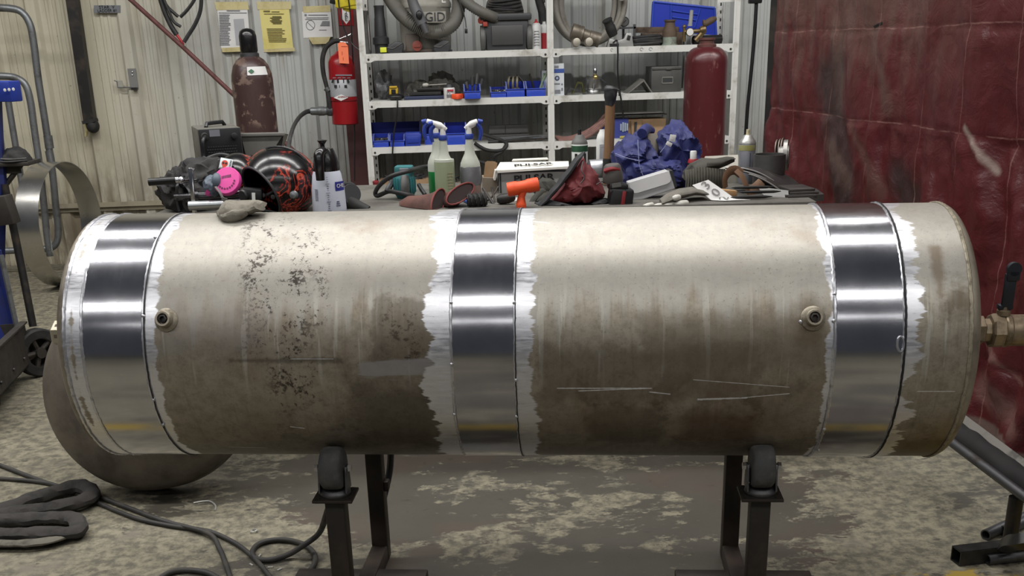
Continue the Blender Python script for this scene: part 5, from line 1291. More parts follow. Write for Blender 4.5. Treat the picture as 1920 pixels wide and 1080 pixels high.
# pipe offcut, flange, discs
t = bt('pipe_offcut', 'short dark pipe offcut standing on end beside the flange', 'pipe', 1440, 4.06)
zt_ = t.q(1440, 289).z; b = MB(); b.pipe([(0, 0, .0), (0, 0, zt_)], .060, .055, 40); t.part('pipe', b, M('mill_scale_pipe', (84, 82, 80), .5, .5, (58, 57, 56), .5, 10))
t = bt('pipe_flange', 'pale steel pipe flange standing on edge against the red curtain', 'flange', 1474, 4.16)
m_fl = M('flange_steel', (150, 148, 144), .4, .7, (112, 110, 106), .4, 16)
fr = 28 * t.s; fo = t.q(1475, 291); fax = Vector((.93, -.36, .05))
fo.z = max(fo.z, fr)
b = MB(); b.lathe([(fr * .5, -.03), (fr * .56, -.03), (fr * .6, -.012), (fr, -.010), (fr, .006), (fr * .66, .006), (fr * .66, .010), (fr * .5, .010)], fo, fax, 40); t.part('flange', b, m_fl)
qf = Vector((0, 0, 1)).rotation_difference(fax.normalized()); b = MB()
for sgn in (-.0105, .0065):
    for i in range(8):
        a = 2 * PI * i / 8; b.lathe([(.0065, 0), (0, .0004)], fo + qf @ Vector((fr * .8 * math.cos(a), fr * .8 * math.sin(a), sgn)), fax * (1 if sgn > 0 else -1), 10)
t.part('bolt_holes', b, m_ink)
G = 'thin steel rings standing on edge beside the flange'
for i, px in enumerate((1453, 1459, 1464)):
    t = bt('steel_ring', ('smallest thin ring standing farthest left of the flange', 'middle thin ring standing between two others beside the flange', 'thin ring standing closest to the flange')[i], 'ring', px, 4.22, G)
    r_ = .045 + .004 * i; b = MB(); b.lathe([(r_ * .7, 0), (r_, 0), (r_, .004), (r_ * .7, .004), (r_ * .7, 0)], (0, 0, t.q(px, 278).z - r_ * .25), (.85, -.45, .05), 30); b.box((0, 0, (t.q(px, 278).z - r_) / 2 + .001), (.012, .02, max(.01, t.q(px, 278).z - r_)), None); t.part('ring', b, M('dull_ring', (124, 112, 104), .5, .5))
# bent plates
def bentplate(label, A, Bm, Cc, depthv, dy, mat, nm='bent_steel_sheet'):
    t = bt(nm, label, 'steel sheet', A[0], 3.92 + dy, 'bent steel sheets stacked at the right end of the bench')
    def fn(u, v):
        x = (1 - u) ** 2 * A[0] + 2 * u * (1 - u) * Bm[0] + u * u * Cc[0]; y = (1 - u) ** 2 * A[1] + 2 * u * (1 - u) * Bm[1] + u * u * Cc[1]
        p = t.q(x, y, 0); return p + Vector((.115 * v, .10 * v, -.012 * v))
    b = MB(); b.sheet(fn, 24, 3, .0035); t.part('sheet', b, mat)
    b = MB(); b.tube([fn(i / 24, 0) + Vector((0, -.0008, .001)) for i in range(25)], .0026, 6); t.part('cut_edge', b, M('bright_cut_edge', (214, 214, 212), .35, .7), 'bright sheared edge')
m_plate = M('dark_plate', (62, 59, 58), .5, .4, (84, 80, 76), .5, 5)
bentplate('uppermost bent dark steel sheet with bright sheared edge', (1360, 315), (1418, 311), (1459, 347), .20, .02, m_plate)
bentplate('middle bent steel sheet, its bright edge just under the top one', (1360, 319), (1416, 317), (1460, 354), .20, .0, m_plate)
bentplate('lowest bent steel sheet with the shortest bright edge', (1404, 327), (1430, 333), (1462, 357), .16, -.02, m_plate)
t = bt('steel_plate', 'grey rectangular steel plate leaning below the bent sheets', 'plate', 1450, 3.74)
b = MB(); P = [t.q(1422, 352, .10), t.q(1478, 359, .02), t.q(1480, 384, -.02), t.q(1440, 378, .04)]; b.loft([P, [p + Vector((.002, .005, .003)) for p in P]]); t.part('plate', b, M('lead_grey_plate', (102, 101, 99), .45, .6), smooth=0)
t = bt('steel_plate', 'thick dark steel plate at the right end of the bench', 'plate', 1510, 3.78)
P = [t.q(1478, 369, -.05), t.q(1545, 364, -.05), t.q(1530, 353, .16), t.q(1470, 357, .16)]; b = MB(); b.loft([[p - Vector((0, 0, .024)) for p in P], P]); t.part('plate', b, m_plate, smooth=0)
t = bt('steel_block', 'small pale square offcut lying on the thick dark plate', 'offcut', 1514, 3.80, None, BZ + .055)
b = MB(); b.box(t.q(1514, 358, .05), (.04, .05, .012), RZ(20), .002); t.part('block', b, M('offcut_grey', (136, 136, 134), .4, .6))
for i, l in enumerate(('bottom dark steel offcut of the pile behind the leaning grey plate', 'second dark steel offcut up in the pile behind the leaning plate', 'top dark steel offcut of the pile under the bent sheets')):
    t = bt('steel_offcut', l, 'offcut', 1496, 3.80, 'dark steel offcuts piled under the bent sheets', BZ + i * .009)
    b = MB(); b.box((.01 * (i % 2), .01 * i, .0045), (.11 - .008 * i, .13, .0085), RZ(-8 + 5 * i), .001); t.part('plate', b, m_plate)
t = bt('grey_sheet', 'pale grey flat sheet lying behind the dark gauntlet', 'sheet', 1350, 4.30)
b = MB(); P = [t.q(1312, 322, -.1), t.q(1384, 318, -.1), t.q(1384, 290, .06), t.q(1322, 293, .06)]
for p in P: p.z = max(p.z, .02)
b.loft([[Vector((p.x, p.y, 0)) for p in P], P]); t.part('sheet', b, M('pale_sheet', (168, 164, 154), .6, 0, (140, 136, 126), .5, 5), smooth=0)
# ---------------------------------------------------------------- shelving unit against the wall
SY = 7.24; SZ = [1.396, 1.1045, .8124, .52]; SD = .46; PX0, PX1, PX2 = -.529, .686, 1.906; PW = .04
sh = Thing('shelving_unit', 'white bolted steel shelving unit of two bays against the wall', 'shelves', (0.69, SY + .2, 0)); so = sh.o
m_slot = M('slot_dark', (40, 40, 40), .8)
for ix, x in enumerate((PX0, PX1, PX2)):
    for back in (0, 1):
        y = SY + (SD if back else 0)
        b = MB(); b.box(Vector((x, y, 1.1)) - so, (PW, .004, 2.2)); b.box(Vector((x - (PW / 2 if ix < 2 else -PW / 2), y + (-.018 if back else .018), 1.1)) - so, (.004, .036, 2.2)); 
        if not back: b.box(Vector((x - .003, y - .003, 1.1)) - so, (.006, .004, 2.2))
        p_ = sh.part('post', b, m_white, smooth=0)
        b = MB()
        for i in range(42): b.box(Vector((x + (.006 if back else .0), y - (.0025 if back else .0048), .05 + i * .05)) - so, (.009, .002, .020 if back else .006))
        if back: sh.part('slots', b, m_slot, None, p_)
for (xa, xb) in ((PX0 + PW / 2, PX1 - PW / 2), (PX1 + PW / 2, PX2 - PW / 2)):
    for z in SZ:
        c = (xa + xb) / 2; L = xb - xa
        b = MB(); b.box(Vector((c, SY + SD / 2, z - .006)) - so, (L, SD - .01, .008)); s_ = sh.part('shelf', b, m_white, smooth=0)
        for y in (SY, SY + SD):
            b = MB(); H_ = .046
            b.prism([(xa - .004, -.052), (xa + .03, -.052), (xa + .05, -H_ + .004), (xb - .05, -H_ + .004), (xb - .03, -.052), (xb + .004, -.052), (xb + .004, 0), (xa - .004, 0)], .003, Matrix.Translation(Vector((0, y - .006, z)) - so))
            bm_ = sh.part('beam', b, m_white, None, s_, smooth=0)
            b = MB()
            for x in (xa + .014, xb - .014): b.lathe([(.007, 0), (.007, .003), (.0, .004)], Vector((x, y - .0075, z - .034)) - so, (0, -1, 0), 12)
            sh.part('bolts', b, m_slot, None, bm_)
b = MB(); b.box(Vector((PX2 - .065, SY + .03, 1.71)) - so, (.12, .004, .12)); sh.part('corner_gusset', b, m_white, smooth=0)
b = MB()
for px, py, ch in ((1147, 93.5, 0), (1203, 92.5, 1), (1220, 92, 1)):
    c = atY(px, py, SY - .009) - so
    b.tube([c + Vector((.011 * math.cos(a) * (1 if ch else .6), 0, .009 * math.sin(a))) for a in [2 * PI * i / 12 for i in range(11)]], .0012, 4)
sh.part('marker_scribble', b, m_gink)
def st(name, label, cat, px, k, dy=.12, group=None, z=None):
    y = SY + dy; zz = SZ[k] - .002 if z is None else z
    d0 = atY(px, 100, y); X = d0.x
    for _ in range(4):
        v = Vector((X, y, zz)) - EYE; py = CY - FPX * v.dot(UP) / v.dot(FW); X = atY(px, py, y).x
    return Thing(name, label, cat, (X, y, zz), None, None, group)
def bin_(label, px, k, w_, h_, d_, dy, group='blue plastic bins on the shelves', m=None, z=None, tilt=0):
    """open fronted stacking bin: back, two sloped sides, low front lip"""
    t = st('parts_bin', label, 'bin', px, k, dy, group, z); th = .004
    b = MB(); b.box((0, d_ / 2, th / 2), (w_, d_, th)); b.box((0, d_ - th / 2, h_ / 2), (w_, th, h_))
    for s in (-1, 1):
        b.prism([(0, 0), (d_, 0), (d_, h_), (d_ * .35, h_), (0.012, h_ * .52), (0, h_ * .5)], th, Matrix.Translation((s * (w_ / 2 - th / 2), 0, 0)) @ RZ(90).to_4x4())
    t.part('tray', b, m or m_blue, smooth=0)
    b = MB(); b.box((0, -.001, h_ * .26), (w_, .005, h_ * .52), RX(-4), .001); b.box((0, -.004, h_ * .53), (w_ * 1.02, .008, .006), None, .001); b.box((0, -.0035, h_ * .26), (w_ * .6, .002, h_ * .2)); t.part('front_lip', b, M('blue_bin_front', (44, 70, 176), .42))
    b = MB()
    for s in (-1, 1): b.tube([(s * w_ / 2, 0, h_ * .52), (s * w_ / 2, d_ * .35, h_), (s * w_ / 2, d_, h_)], .0045, 6)
    t.part('rim', b, M('blue_bin_rim', (110, 122, 178), .45))
    return t
# ---- top shelf, left bay
t = st('vacuum_nozzle', 'tall black tapered rubber vacuum adapter standing at the left end of the top shelf', 'nozzle', 716, 0, .14)
s = t.s; b = MB(); b.lathe([(12 * s, 0), (12.5 * s, 16 * s), (15 * s, 17 * s), (15 * s, 28 * s), (12.5 * s, 30 * s), (11.5 * s, 31 * s), (9.8 * s, 62 * s), (9.2 * s, 63 * s), (9 * s, 80 * s), (9.6 * s, 82 * s), (9.4 * s, 84 * s), (0, 84 * s)], (0, 0, 0), (0, 0, 1), 28); t.part('adapter', b, M('soft_black', (40, 41, 43), .6, 0, (58, 58, 58), .3, 10))
t = st('crevice_tool', 'grey crevice tool standing against the left post of the shelving', 'nozzle', 690, 0, .24)
s = t.s; b = MB(); b.lathe([(6 * s, 0), (4 * s, 10 * s), (3.4 * s, 50 * s), (5 * s, 70 * s), (6 * s, 76 * s)], (0, 0, 0), (0, 0, 1), 18, .6); t.part('tool', b, m_mgrey)
def pack(label, px, k, dy, flip, yel):
    t = st('tool_battery', label, 'battery', px, k, dy, 'black tool batteries on the top shelf'); s = t.s
    b = MB(); f = flip
    b.prism([(-f * 16 * s, 3 * s), (-f * 15 * s, 12 * s), (f * 2 * s, 22 * s), (f * 15 * s, 19 * s), (f * 16 * s, 10 * s), (f * 12 * s, 0), (-f * 10 * s, 0)], .09, None, .008); t.part('case', b, m_dgrey)
    b = MB(); b.tube([(-f * 15 * s, -.047, 11 * s), (-f * 4 * s, -.048, 9 * s), (f * 6 * s, -.048, 14 * s), (f * 14 * s, -.047, 18 * s)], .003, 6, sub=4); t.part('piping', b, m_mgrey)
    if yel:
        b = MB(); b.box((-f * 22 * s, -.03, 7 * s), (12 * s, .03, 9 * s), None, .003); t.part('clip', b, M('acid_yellow', (208, 214, 60), .5), 'bright yellow clip')
    b = MB(); b.box((0, 0, 2 * s), (38 * s, .06, 4 * s)); t.part('base', b, m_black)
pack('black tool battery with yellow clip at the left end of the top shelf', 742, 0, .10, 1, True)
pack('black tool battery without clip below the grey vacuum hose', 829, 0, .10, 1, False)
# grey canister vacuum
m_vac = M('dusty_vac_plastic', (150, 147, 138), .6, 0, (112, 107, 97), .6, 5); m_hose = M('ribbed_grey_hose', (88, 86, 80), .6, 0, (104, 100, 92), .4, 10)
t = st('shop_vacuum', 'large dusty grey canister vacuum with its hose looped across the front', 'vacuum', 800, 0, .25); s = t.s
b = MB(); b.lathe([(46 * s, 4 * s), (47 * s, 20 * s), (48 * s, 76 * s), (50 * s, 78 * s), (50 * s, 84 * s), (44 * s, 96 * s), (40 * s, 130 * s), (20 * s, 140 * s), (0, 140 * s)], (0, .02, 0), (0, 0, 1), 40, .8); t.part('drum', b, m_vac)
b = MB(); b.box((-24 * s, -38 * s, 18 * s), (26 * s, .03, 30 * s), None, .008); b.box((-28 * s, -30 * s, 3 * s), (80 * s, .06, 6 * s), None, .004); t.part('drain_panel', b, M('vac_brown_grey', (96, 86, 78), .6))
b = MB(); b.lathe([(9 * s, 0), (9 * s, .012), (6 * s, .016), (0, .016)], (-16 * s, -42 * s, 12 * s), (0, -1, 0), 22); b.box((-16 * s, -42 * s - .02, 12 * s), (12 * s, .008, 4 * s)); t.part('drain_cap', b, M('faded_red', (136, 66, 54), .6), 'faded red drain cap')
yv = -41 * s
t.text('RIDGID', 16 * s * 1.35, (2 * s, yv - .008, 60 * s), m_dgrey, sx=1.0, ex=.002); b = MB(); b.box((4 * s, yv - .002, 60 * s), (70 * s, .008, 19 * s), None, .002); t.part('name_panel', b, m_vac)
t.text('E', 14 * s * 1.3, (36 * s, yv * .86 - .004, 90 * s), m_paper, ex=.002)
def ribbed(pts, r, sub=10, step=2):
    P = smooth(pts, sub); b = MB(); rr_ = [r * (1 + (.07 if i % 2 else -.07)) for i in range(len(P))]
    n = len(P)
    # one radius per ring
    T = P; rings = []
    N = None
    for i in range(n):
        d = (P[min(i + 1, n - 1)] - P[max(i - 1, 0)]).normalized()
        if N is None: N = (Vector((0, 1, 0)) - d * d.y).normalized()
        else: N = (N - d * N.dot(d)).normalized()
        Bn = d.cross(N); rings.append([P[i] + N * (rr_[i] * math.cos(a)) + Bn * (rr_[i] * math.sin(a)) for a in [2 * PI * j / 14 for j in range(14)]])
    return b.loft(rings)
hy = yv / 1 - .045
def hp(px, py, dy): return atY(px, py, SY + .02 + dy) - t.o
b = ribbed([hp(726, -12, .16), hp(738, 8, .1), hp(752, 26, .05), (hp(768, 41, .03)), hp(786, 52, .03), hp(806, 60, .03), hp(828, 58, .03), hp(848, 46, .04), hp(858, 25, .08), hp(860, 0, .14), hp(856, -16, .2)], .042, 12); t.part('hose', b, m_hose, smooth=80)
b = MB(); b.tube([hp(770, -10, -.03), hp(776, 10, -.03), hp(784, 28, -.04), hp(792, 46, -.05)], [.030, .034, .036, .034], 16, sub=4); b.tube([hp(792, 44, -.05), hp(800, 62, -.05)], [.036, .030], 16, squash=.6); w_ = t.part('wand', b, M('wand_grey', (84, 84, 86), .55, 0, (70, 70, 72), .4, 10))
b = MB(); b.ball(hp(786, 28, -.085), (.022, .01, .028), 2); t.part('wand_slot', b, m_black, None, w_)
b = MB(); b.tube([hp(858, -6, .04), hp(866, 14, .03), hp(872, 36, .02), hp(874, 52, .0)], .004, 6, sub=5); b.box(hp(874, 58, 0), (.018, .014, .03), None, .003); t.part('power_cord', b, m_black)
# black portable vacuum with cord wound on top
t = st('portable_vacuum', 'black portable vacuum with big side wheels and wound cord on top', 'vacuum', 948, 0, .18); s = t.s
b = MB(); b.prism([(-36 * s, 0), (36 * s, 0), (42 * s, 52 * s), (-42 * s, 52 * s)], .26, None, .012); b.box((0, 0, 57 * s), (94 * s, .29, 12 * s), None, .01); bd_ = t.part('tank_body', b, m_dgrey)
b = MB(); b.box((2 * s, -.135, 26 * s), (58 * s, .02, 34 * s), None, .006); t.part('front_panel', b, M('vac_charcoal', (62, 62, 62), .5), None, bd_)
for sx in (-1, 1):
    b = MB(); b.lathe([(.0, 0), (20 * s, .003), (22 * s, .01), (22 * s, .035), (0, .035)], (sx * 37 * s, -.07, 22 * s), (sx, 0, 0), 32); t.part('wheel', b, M('wheel_grey', (84, 84, 82), .55))
b = MB(); b.lathe([(36 * s, 0), (36 * s, 6 * s), (32 * s, 22 * s), (24 * s, 34 * s), (0, 38 * s)], (0, .02, 63 * s), (0, 0, 1), 32, .8); t.part('motor_top', b, M('dusty_black', (58, 56, 52), .7, 0, (92, 86, 78), .4, 14))
b = MB()
for i in range(5):
    r1 = (34 - 2 * i) * s; z_ = (70 + 5 * i) * s; b.tube([Vector((r1 * math.cos(a), r1 * .85 * math.sin(a) + .0, z_ + .006 * math.sin(a * 2 + i))) for a in [2 * PI * j / 28 for j in range(28)]], .0055, 6, closed=True)
t.part('wound_cord', b, m_cable)
b = MB(); b.lathe([(.012, 0), (.02, .004), (.02, .016), (.012, .02)], (-44 * s, -.12, 52 * s), (-.6, -1, 0), 16); b.box((-38 * s, -.14, 46 * s), (.03, .02, .03), None, .004); t.part('red_latch', b, M('latch_red', (152, 56, 44), .55), 'red latch')
b = ribbed([atY(858, -14, SY + .1) - t.o, atY(876, 5, SY + .05) - t.o, atY(898, 20, SY + .02) - t.o, atY(920, 30, SY + .04) - t.o, atY(932, 36, SY + .08) - t.o], .033, 12); t.part('hose', b, m_hose, smooth=80)
# hose end, cans by the middle post
def shelfcan(label, px, k, r, h, m1, m2, dy=.10):
    t = st('spray_can', label, 'spray can', px, k, dy, 'aerosol spray cans')
    b = MB(); b.lathe([(r, 0), (r, h * .8), (r * .85, h * .84), (r * .6, h * .88)], (0, 0, 0), (0, 0, 1), 24); t.part('body', b, m1)
    b = MB(); b.lathe([(r * .55, h * .87), (r * .5, h * .9), (r * .25, h * .93), (r * .2, h)], (0, 0, 0), (0, 0, 1), 14); t.part('cap', b, m2)
    b = MB()
    for i in range(6): b.box((0, -r - .0002, h * (.15 + .09 * i)), (r * 1.2 - .004 * (i % 3), .004, .003))
    t.part('print', b, m_gink)
shelfcan('white spray can with red cap on the top shelf left of the middle post', 1006, 0, .032, .185, M('can_paper_white', (196, 196, 194), .45), M('cap_red', (176, 44, 44), .5))
t = st('spray_can', 'red and white spray can half hidden behind the middle post', 'spray can', 1021, 0, .14, 'aerosol spray cans')
b = MB(); b.lathe([(.032, 0), (.032, .10)], (0, 0, .0), (0, 0, 1), 24); t.part('body', b, M('can_red', (148, 34, 40), .4)); b = MB(); b.lathe([(.032, .10), (.032, .14), (.026, .15), (.012, .155), (.010, .17)], (0, 0, 0), (0, 0, 1), 24); t.part('upper_body', b, M('can_paper_white', (196, 196, 194), .45))
t = st('vacuum_hose', 'black ribbed hose hanging down just left of the middle post', 'hose', 1018, 0, .22)
b = ribbed([atY(1008, -14, t.Y) - t.o, atY(1012, 5, t.Y) - t.o, atY(1017, 25, t.Y) - t.o, atY(1018, 50, t.Y) - t.o, atY(1012, 80, t.Y) - t.o], .028, 14)
for v in b.b.verts: v.co.z = max(v.co.z, .001)
t.part('hose', b, m_rubber, smooth=80)
# ---- top shelf, right bay
t = st('hose_coil', 'big coil of grey discharge hose standing on edge on the top shelf', 'hose coil', 1102, 0, .26)
cc = atY(1103, 6, t.Y) - t.o
m_coil = M('canvas_hose', (128, 124, 116), .65, 0, (96, 92, 84), .5, 7)
pts = []
N_ = 210
for i in range(N_):
    a = 2 * PI * 6.2 * i / N_; f = i / N_; rx = (.215 + .012 * (i % 2 == 0) * 0 + .012 * math.sin(a * .24)); pts.append(cc + Vector(((.205 + .03 * math.sin(f * 9)) * math.cos(a), -.10 + .2 * f, (.250 + .01 * math.sin(f * 7)) * math.sin(a))))
zmin = min(p.z for p in pts)
pts = [Vector((p.x, p.y, p.z + max(0, .024 - zmin))) for p in pts]
b = MB(); b.tube(pts, .0225, 12, sub=2, squash=.8); t.part('hose', b, m_coil)
t = st('hose_coupling', 'dull metal camlock hose coupling lying on its side on the top shelf', 'coupling', 1100, 0, .06)
m_cam = M('dull_aluminium', (118, 110, 98), .45, .6, (84, 78, 70), .5, 14)
b = MB(); a_ = atY(1071, 57, t.Y) - t.o; e_ = atY(1124, 74, t.Y) - t.o; L = (e_ - a_).length
b.lathe([(.034, 0), (.052, .003), (.053, .05), (.050, .055), (.050, .06), (.054, .062), (.054, .075), (.042, .08), (.040, .12), (.044, .124), (.046, L), (.040, L)], a_ + Vector((0, 0, .0)), e_ - a_, 28)
zl = min(v.co.z for v in b.b.verts); b.shift((0, 0, -zl + .001)); t.part('body', b, m_cam)
for px in (1077, 1100):
    b = MB(); b.lathe([(0.0, -.012), (.026, -.012), (.028, 0), (.026, .022), (.016, .024)], Vector((atY(px, 84, t.Y).x - t.o.x, -.075, .034)), (.25, -1, .15), 22); t.part('cam_end', b, M('cap_metal', (152, 146, 134), .4, .6))
t = st('reducer', 'dark threaded pipe stub tilted up from a bright bracket on the top shelf', 'pipe fitting', 1145, 0, .10)
b = MB(); b.lathe([(.03, 0), (.034, .03), (.034, .06), (.030, .065), (.030, .10), (.034, .102), (.034, .11), (.026, .11)], atY(1150, 66, t.Y) - t.o, atY(1141, 46, t.Y) - atY(1150, 66, t.Y) + Vector((0, -.02, 0)), 24); t.part('stub', b, m_rubber)
b = MB(); b.prism([(-.03, 0), (.15, 0), (.135, .085), (.10, .085), (.085, .05), (.04, .04), (-.01, .055)], .05, None, .004); t.part('bracket', b, M('bright_bracket', (150, 150, 148), .4, .5))
b = MB(); b.box((.115, -.027, .055), (.022, .004, .03), RY(15), .002); b.box((.02, -.027, .012), (.06, .004, .02)); t.part('slot', b, m_ink)
t = st('dial_gauge', 'round dark dial gauge on the top shelf behind the bright bracket', 'gauge', 1169, 0, .30)
c_ = atY(1169, 41, t.Y) - t.o; b = MB(); b.lathe([(.0, 0), (.030, 0), (.033, .004), (.033, .03), (.026, .04), (0, .04)], c_ + Vector((0, -.04, 0)), (0, 1, 0), 28); b.tube([c_, Vector((c_.x, 0, 0))], .008, 8); t.part('case', b, m_dgrey)
b = MB(); b.lathe([(.026, 0), (0, .001)], c_ + Vector((0, -.0405, 0)), (0, -1, 0), 24); fc_ = t.part('face', b, m_mgrey); b = MB(); b.box(c_ + Vector((.004, -.043, .003)), (.022, .002, .003), RY(-40)); t.part('needle', b, m_ink, None, fc_)
t = st('steel_square', 'dark steel angle standing on the top shelf beside the gauge', 'angle', 1182, 0, .24)
b = MB(); b.box((-.03, 0, .118), (.13, .02, .012)); b.box((.026, 0, .07), (.014, .02, .14)); t.part('angle', b, m_steel, smooth=0)
t = st('cable_coil', 'coil of black cable lying flat on the top shelf beside the pipe reducer', 'cable', 1208, 0, .16)
pts = []
for i in range(120):
    a = 2 * PI * 5 * i / 120; pts.append(Vector((.115 * math.cos(a) * (1 + .08 * math.sin(a * .37)), .09 * math.sin(a), .01 + .05 * i / 120 + .006 * math.sin(a * 1.3))))
b = MB(); b.tube(pts, .0085, 8, sub=2); t.part('cable', b, m_cable)
t = st('rusty_bar', 'thick rusty square steel bar lying along the top shelf, the upper one', 'bar', 1230, 0, .30, 'rusty bars on the top shelf')
zt_ = (atY(1230, 56, t.Y) - t.o).z; b = MB(); b.box((0, 0, zt_), (.30, .04, .036), RY(1), .003); t.part('bar', b, m_rust)
t = st('rusty_bar', 'rusty square steel bar lying along the top shelf beneath another', 'bar', 1240, 0, .30, 'rusty bars on the top shelf')
b = MB(); b.box((0, 0, (zt_ - .018) / 2), (.28, .05, zt_ - .018), RY(0), .003); t.part('bar', b, m_rust)
t = st('pipe_reducer', 'grey concentric pipe reducer standing on a green stained collar', 'pipe fitting', 1255, 0, .12); s = t.s
b = MB(); b.lathe([(13.2 * s, 15 * s), (13.4 * s, 22 * s), (12 * s, 28 * s), (9 * s, 38 * s), (9 * s, 41 * s), (11 * s, 42 * s), (11 * s, 45 * s), (8 * s, 45 * s)], (0, 0, 0), (0, 0, 1), 30); t.part('reducer', b, m_rust)
b = MB(); b.lathe([(15 * s, 0), (15 * s, 2 * s), (13 * s, 3 * s), (13 * s, 15 * s)], (0, 0, 0), (0, 0, 1), 30); t.part('collar', b, M('verdigris_collar', (138, 148, 136), .5, .3, (106, 100, 90), .5, 30), 'green stained collar')
# blue tote leaning on the bars
t = st('blue_tote', 'big blue plastic tote tipped on its side on the top shelf', 'bin', 1282, 0, .30)
b = MB(); P = t.qs([(1225, 3), (1340, 15), (1343, 66), (1222, 58)]); zo = Vector((0, 0, 0))
F_ = [P[3], P[2], P[1], P[0]]; Bk = [p + Vector((.012 * (1 if i in (0, 3) else -1), .12, .012 if i < 2 else -.012)) for i, p in enumerate(F_)]
b.loft([F_, Bk]); t.part('shell', b, m_blue, smooth=0)
b = MB(); b.tube([P[0], P[1]], .008, 8); b.tube([P[1], P[2]], .008, 8); b.tube([P[0], P[3]], .008, 8); t.part('rim', b, M('blue_bin_front', (44, 70, 176), .42))
b = MB()
for a_, e_ in (((1258, 9), (1258, 44)), ((1313, 16), (1302, 52)), ((1260, 20), (1308, 27)), ((1260, 32), (1306, 38))): b.tube([t.q(*a_, -.004), t.q(*e_, -.004)], .005, 6)
t.part('ribs', b, M('blue_bin_front', (44, 70, 176), .42))
# gas regulator with flow tube
t = st('gas_regulator', 'brass gas regulator with white dial and upright flow tube on the top shelf', 'regulator', 1296, 0, .06)
b = MB(); b.tube([t.q(1283, 78), t.q(1283, 52)], .011, 10); b.ball(t.q(1283, 50), (.014,) * 3, 2); b.tube([t.q(1283, 60), t.q(1320, 57)], .013, 12); b.lathe([(.02, -.02), (.026, -.01), (.026, .015), (.015, .02)], t.q(1318, 56), (1, 0, .2), 18); b.tube([t.q(1318, 60), t.q(1304, 76)], .018, 12)
t.part('brass_body', b, m_brass)
b = MB(); b.lathe([(.0, 0), (.024, 0), (.026, .004), (.026, .02), (.014, .026)], t.q(1294, 60, -.03), (0, 1, 0), 24); dd = t.part('dial', b, m_brass); b = MB(); b.lathe([(.022, 0), (0, .001)], t.q(1294, 60, -.031), (0, -1, 0), 24); df_ = t.part('dial_face', b, m_paper, 'white dial face', dd)
b = MB(); b.tube([t.q(1294, 47), t.q(1297, 19)], [.0135, .012], 14); b.lathe([(.016, 0), (.016, .012)], t.q(1293.6, 49), (0, 0, 1), 14); t.part('flow_tube', b, M('cloudy_tube', (150, 150, 148), .3))
b = MB(); b.tube([t.q(1320, 46), t.q(1334, 38), t.q(1343, 34)], [.02, .022, .012], 12, sub=3); b.lathe([(.022, 0), (.024, .006), (.022, .012)], t.q(1318, 44), (1, 0, .1), 14); t.part('handwheel', b, m_rust)
b = MB(); b.tube([t.q(1282, 78), t.q(1282, 100, -.06), t.q(1281, 130, -.06), t.q(1279, 165, -.05)], .006, 8, sub=4); t.part('gas_hose', b, m_black)
t = st('pipe_offcut', 'dark pipe offcut lying at the right end of the top shelf', 'pipe', 1335, 0, .12)
b = MB(); b.pipe([t.q(1300, 72, 0), t.q(1352, 70, .04)], .028, .022, 20); zl = min(v.co.z for v in b.b.verts); b.shift((0, 0, -zl + .001)); t.part('pipe', b, m_dsteel)
# black cord that hangs from the top shelf past the tape knob
t = st('power_cable', 'black cord hanging from the top shelf down past the taped tool handle', 'cord', 1158, 0, .0)
b = MB(); b.tube([t.q(1150, 80, .05), t.q(1157, 77, -.02), t.q(1158.5, 100, -.03), t.q(1158, 130, -.03), t.q(1161, 165, -.03), t.q(1165, 190, -.03), t.q(1169, 222, -.03)], .006, 8, sub=6); t.part('cord', b, m_black)
# ---- second shelf, left bay
t = st('grinder', 'yellow and black corded power tool on the second shelf, cord hanging down', 'power tool', 742, 1, .08); s = t.s
b = MB(); b.ball((0, 0, 6 * s), (16 * s, .05, 6.5 * s), 3); t.part('body', b, m_black)
b = MB(); b.box((-3 * s, .02, 16 * s), (16 * s, .05, 14 * s), RY(4), .006); b.box((-3 * s, .0, 24 * s), (14 * s, .03, 3 * s), None, .002); t.part('gear_case', b, M('tool_yellow', (196, 162, 40), .5), 'yellow gear case')
b = MB(); b.box((-3 * s, -.008, 16 * s), (8 * s, .01, 7 * s)); t.part('recess', b, m_black)
b = MB(); b.tube([t.q(742, 181, -.03), t.q(745, 188, -.09), t.q(745, 205, -.10), t.q(742, 230, -.10), t.q(738, 255, -.10), t.q(736, 290, -.10), t.q(736, 330, -.10)], .005, 8, sub=6); t.part('cord', b, m_black)
t = st('clear_bag', 'crumpled clear plastic bag at the back left of the second shelf', 'bag', 722, 1, .26); s = t.s
b = MB(); b.ball((0, 0, 24 * s), (16 * s, .08, 26 * s), 4, .35, 2.2, 4.)
for v in b.b.verts: v.co.z = max(v.co.z, .001)
t.part('bag', b, M('grey_film', (110, 112, 114), .3, 0, (70, 72, 74), .5, 8))
t = st('grey_rag', 'crumpled grey rag heaped on the second shelf behind the white tub', 'rag', 815, 1, .22); s = t.s
b = MB(); b.ball((-26 * s, 0, 12 * s), (24 * s, .08, 20 * s), 4, .35, 2.4, 6.); b.ball((14 * s, .02, 20 * s), (26 * s, .08, 25 * s), 4, .4, 2.2, 8.); b.ball((34 * s, .02, 8 * s), (14 * s, .06, 20 * s), 4, .3, 3, 2.)
for v in b.b.verts: v.co.z = max(v.co.z, .001)
t.part('rag', b, m_cloth)
t = st('screwdriver', 'clear handled screwdriver lying on the dark files on the second shelf', 'screwdriver', 798, 1, .10, None, SZ[1] + .075)
b = MB(); b.lathe([(.006, 0), (.012, .006), (.013, .03), (.007, .04)], (-.02, 0, .012), (1, 0, .05), 12); b.tube([(.02, 0, .012), (.14, .01, .015)], .003, 6); t.part('screwdriver', b, M('pale_handle', (170, 168, 160), .3))
G = 'flat dark tool rolls stacked on the second shelf'
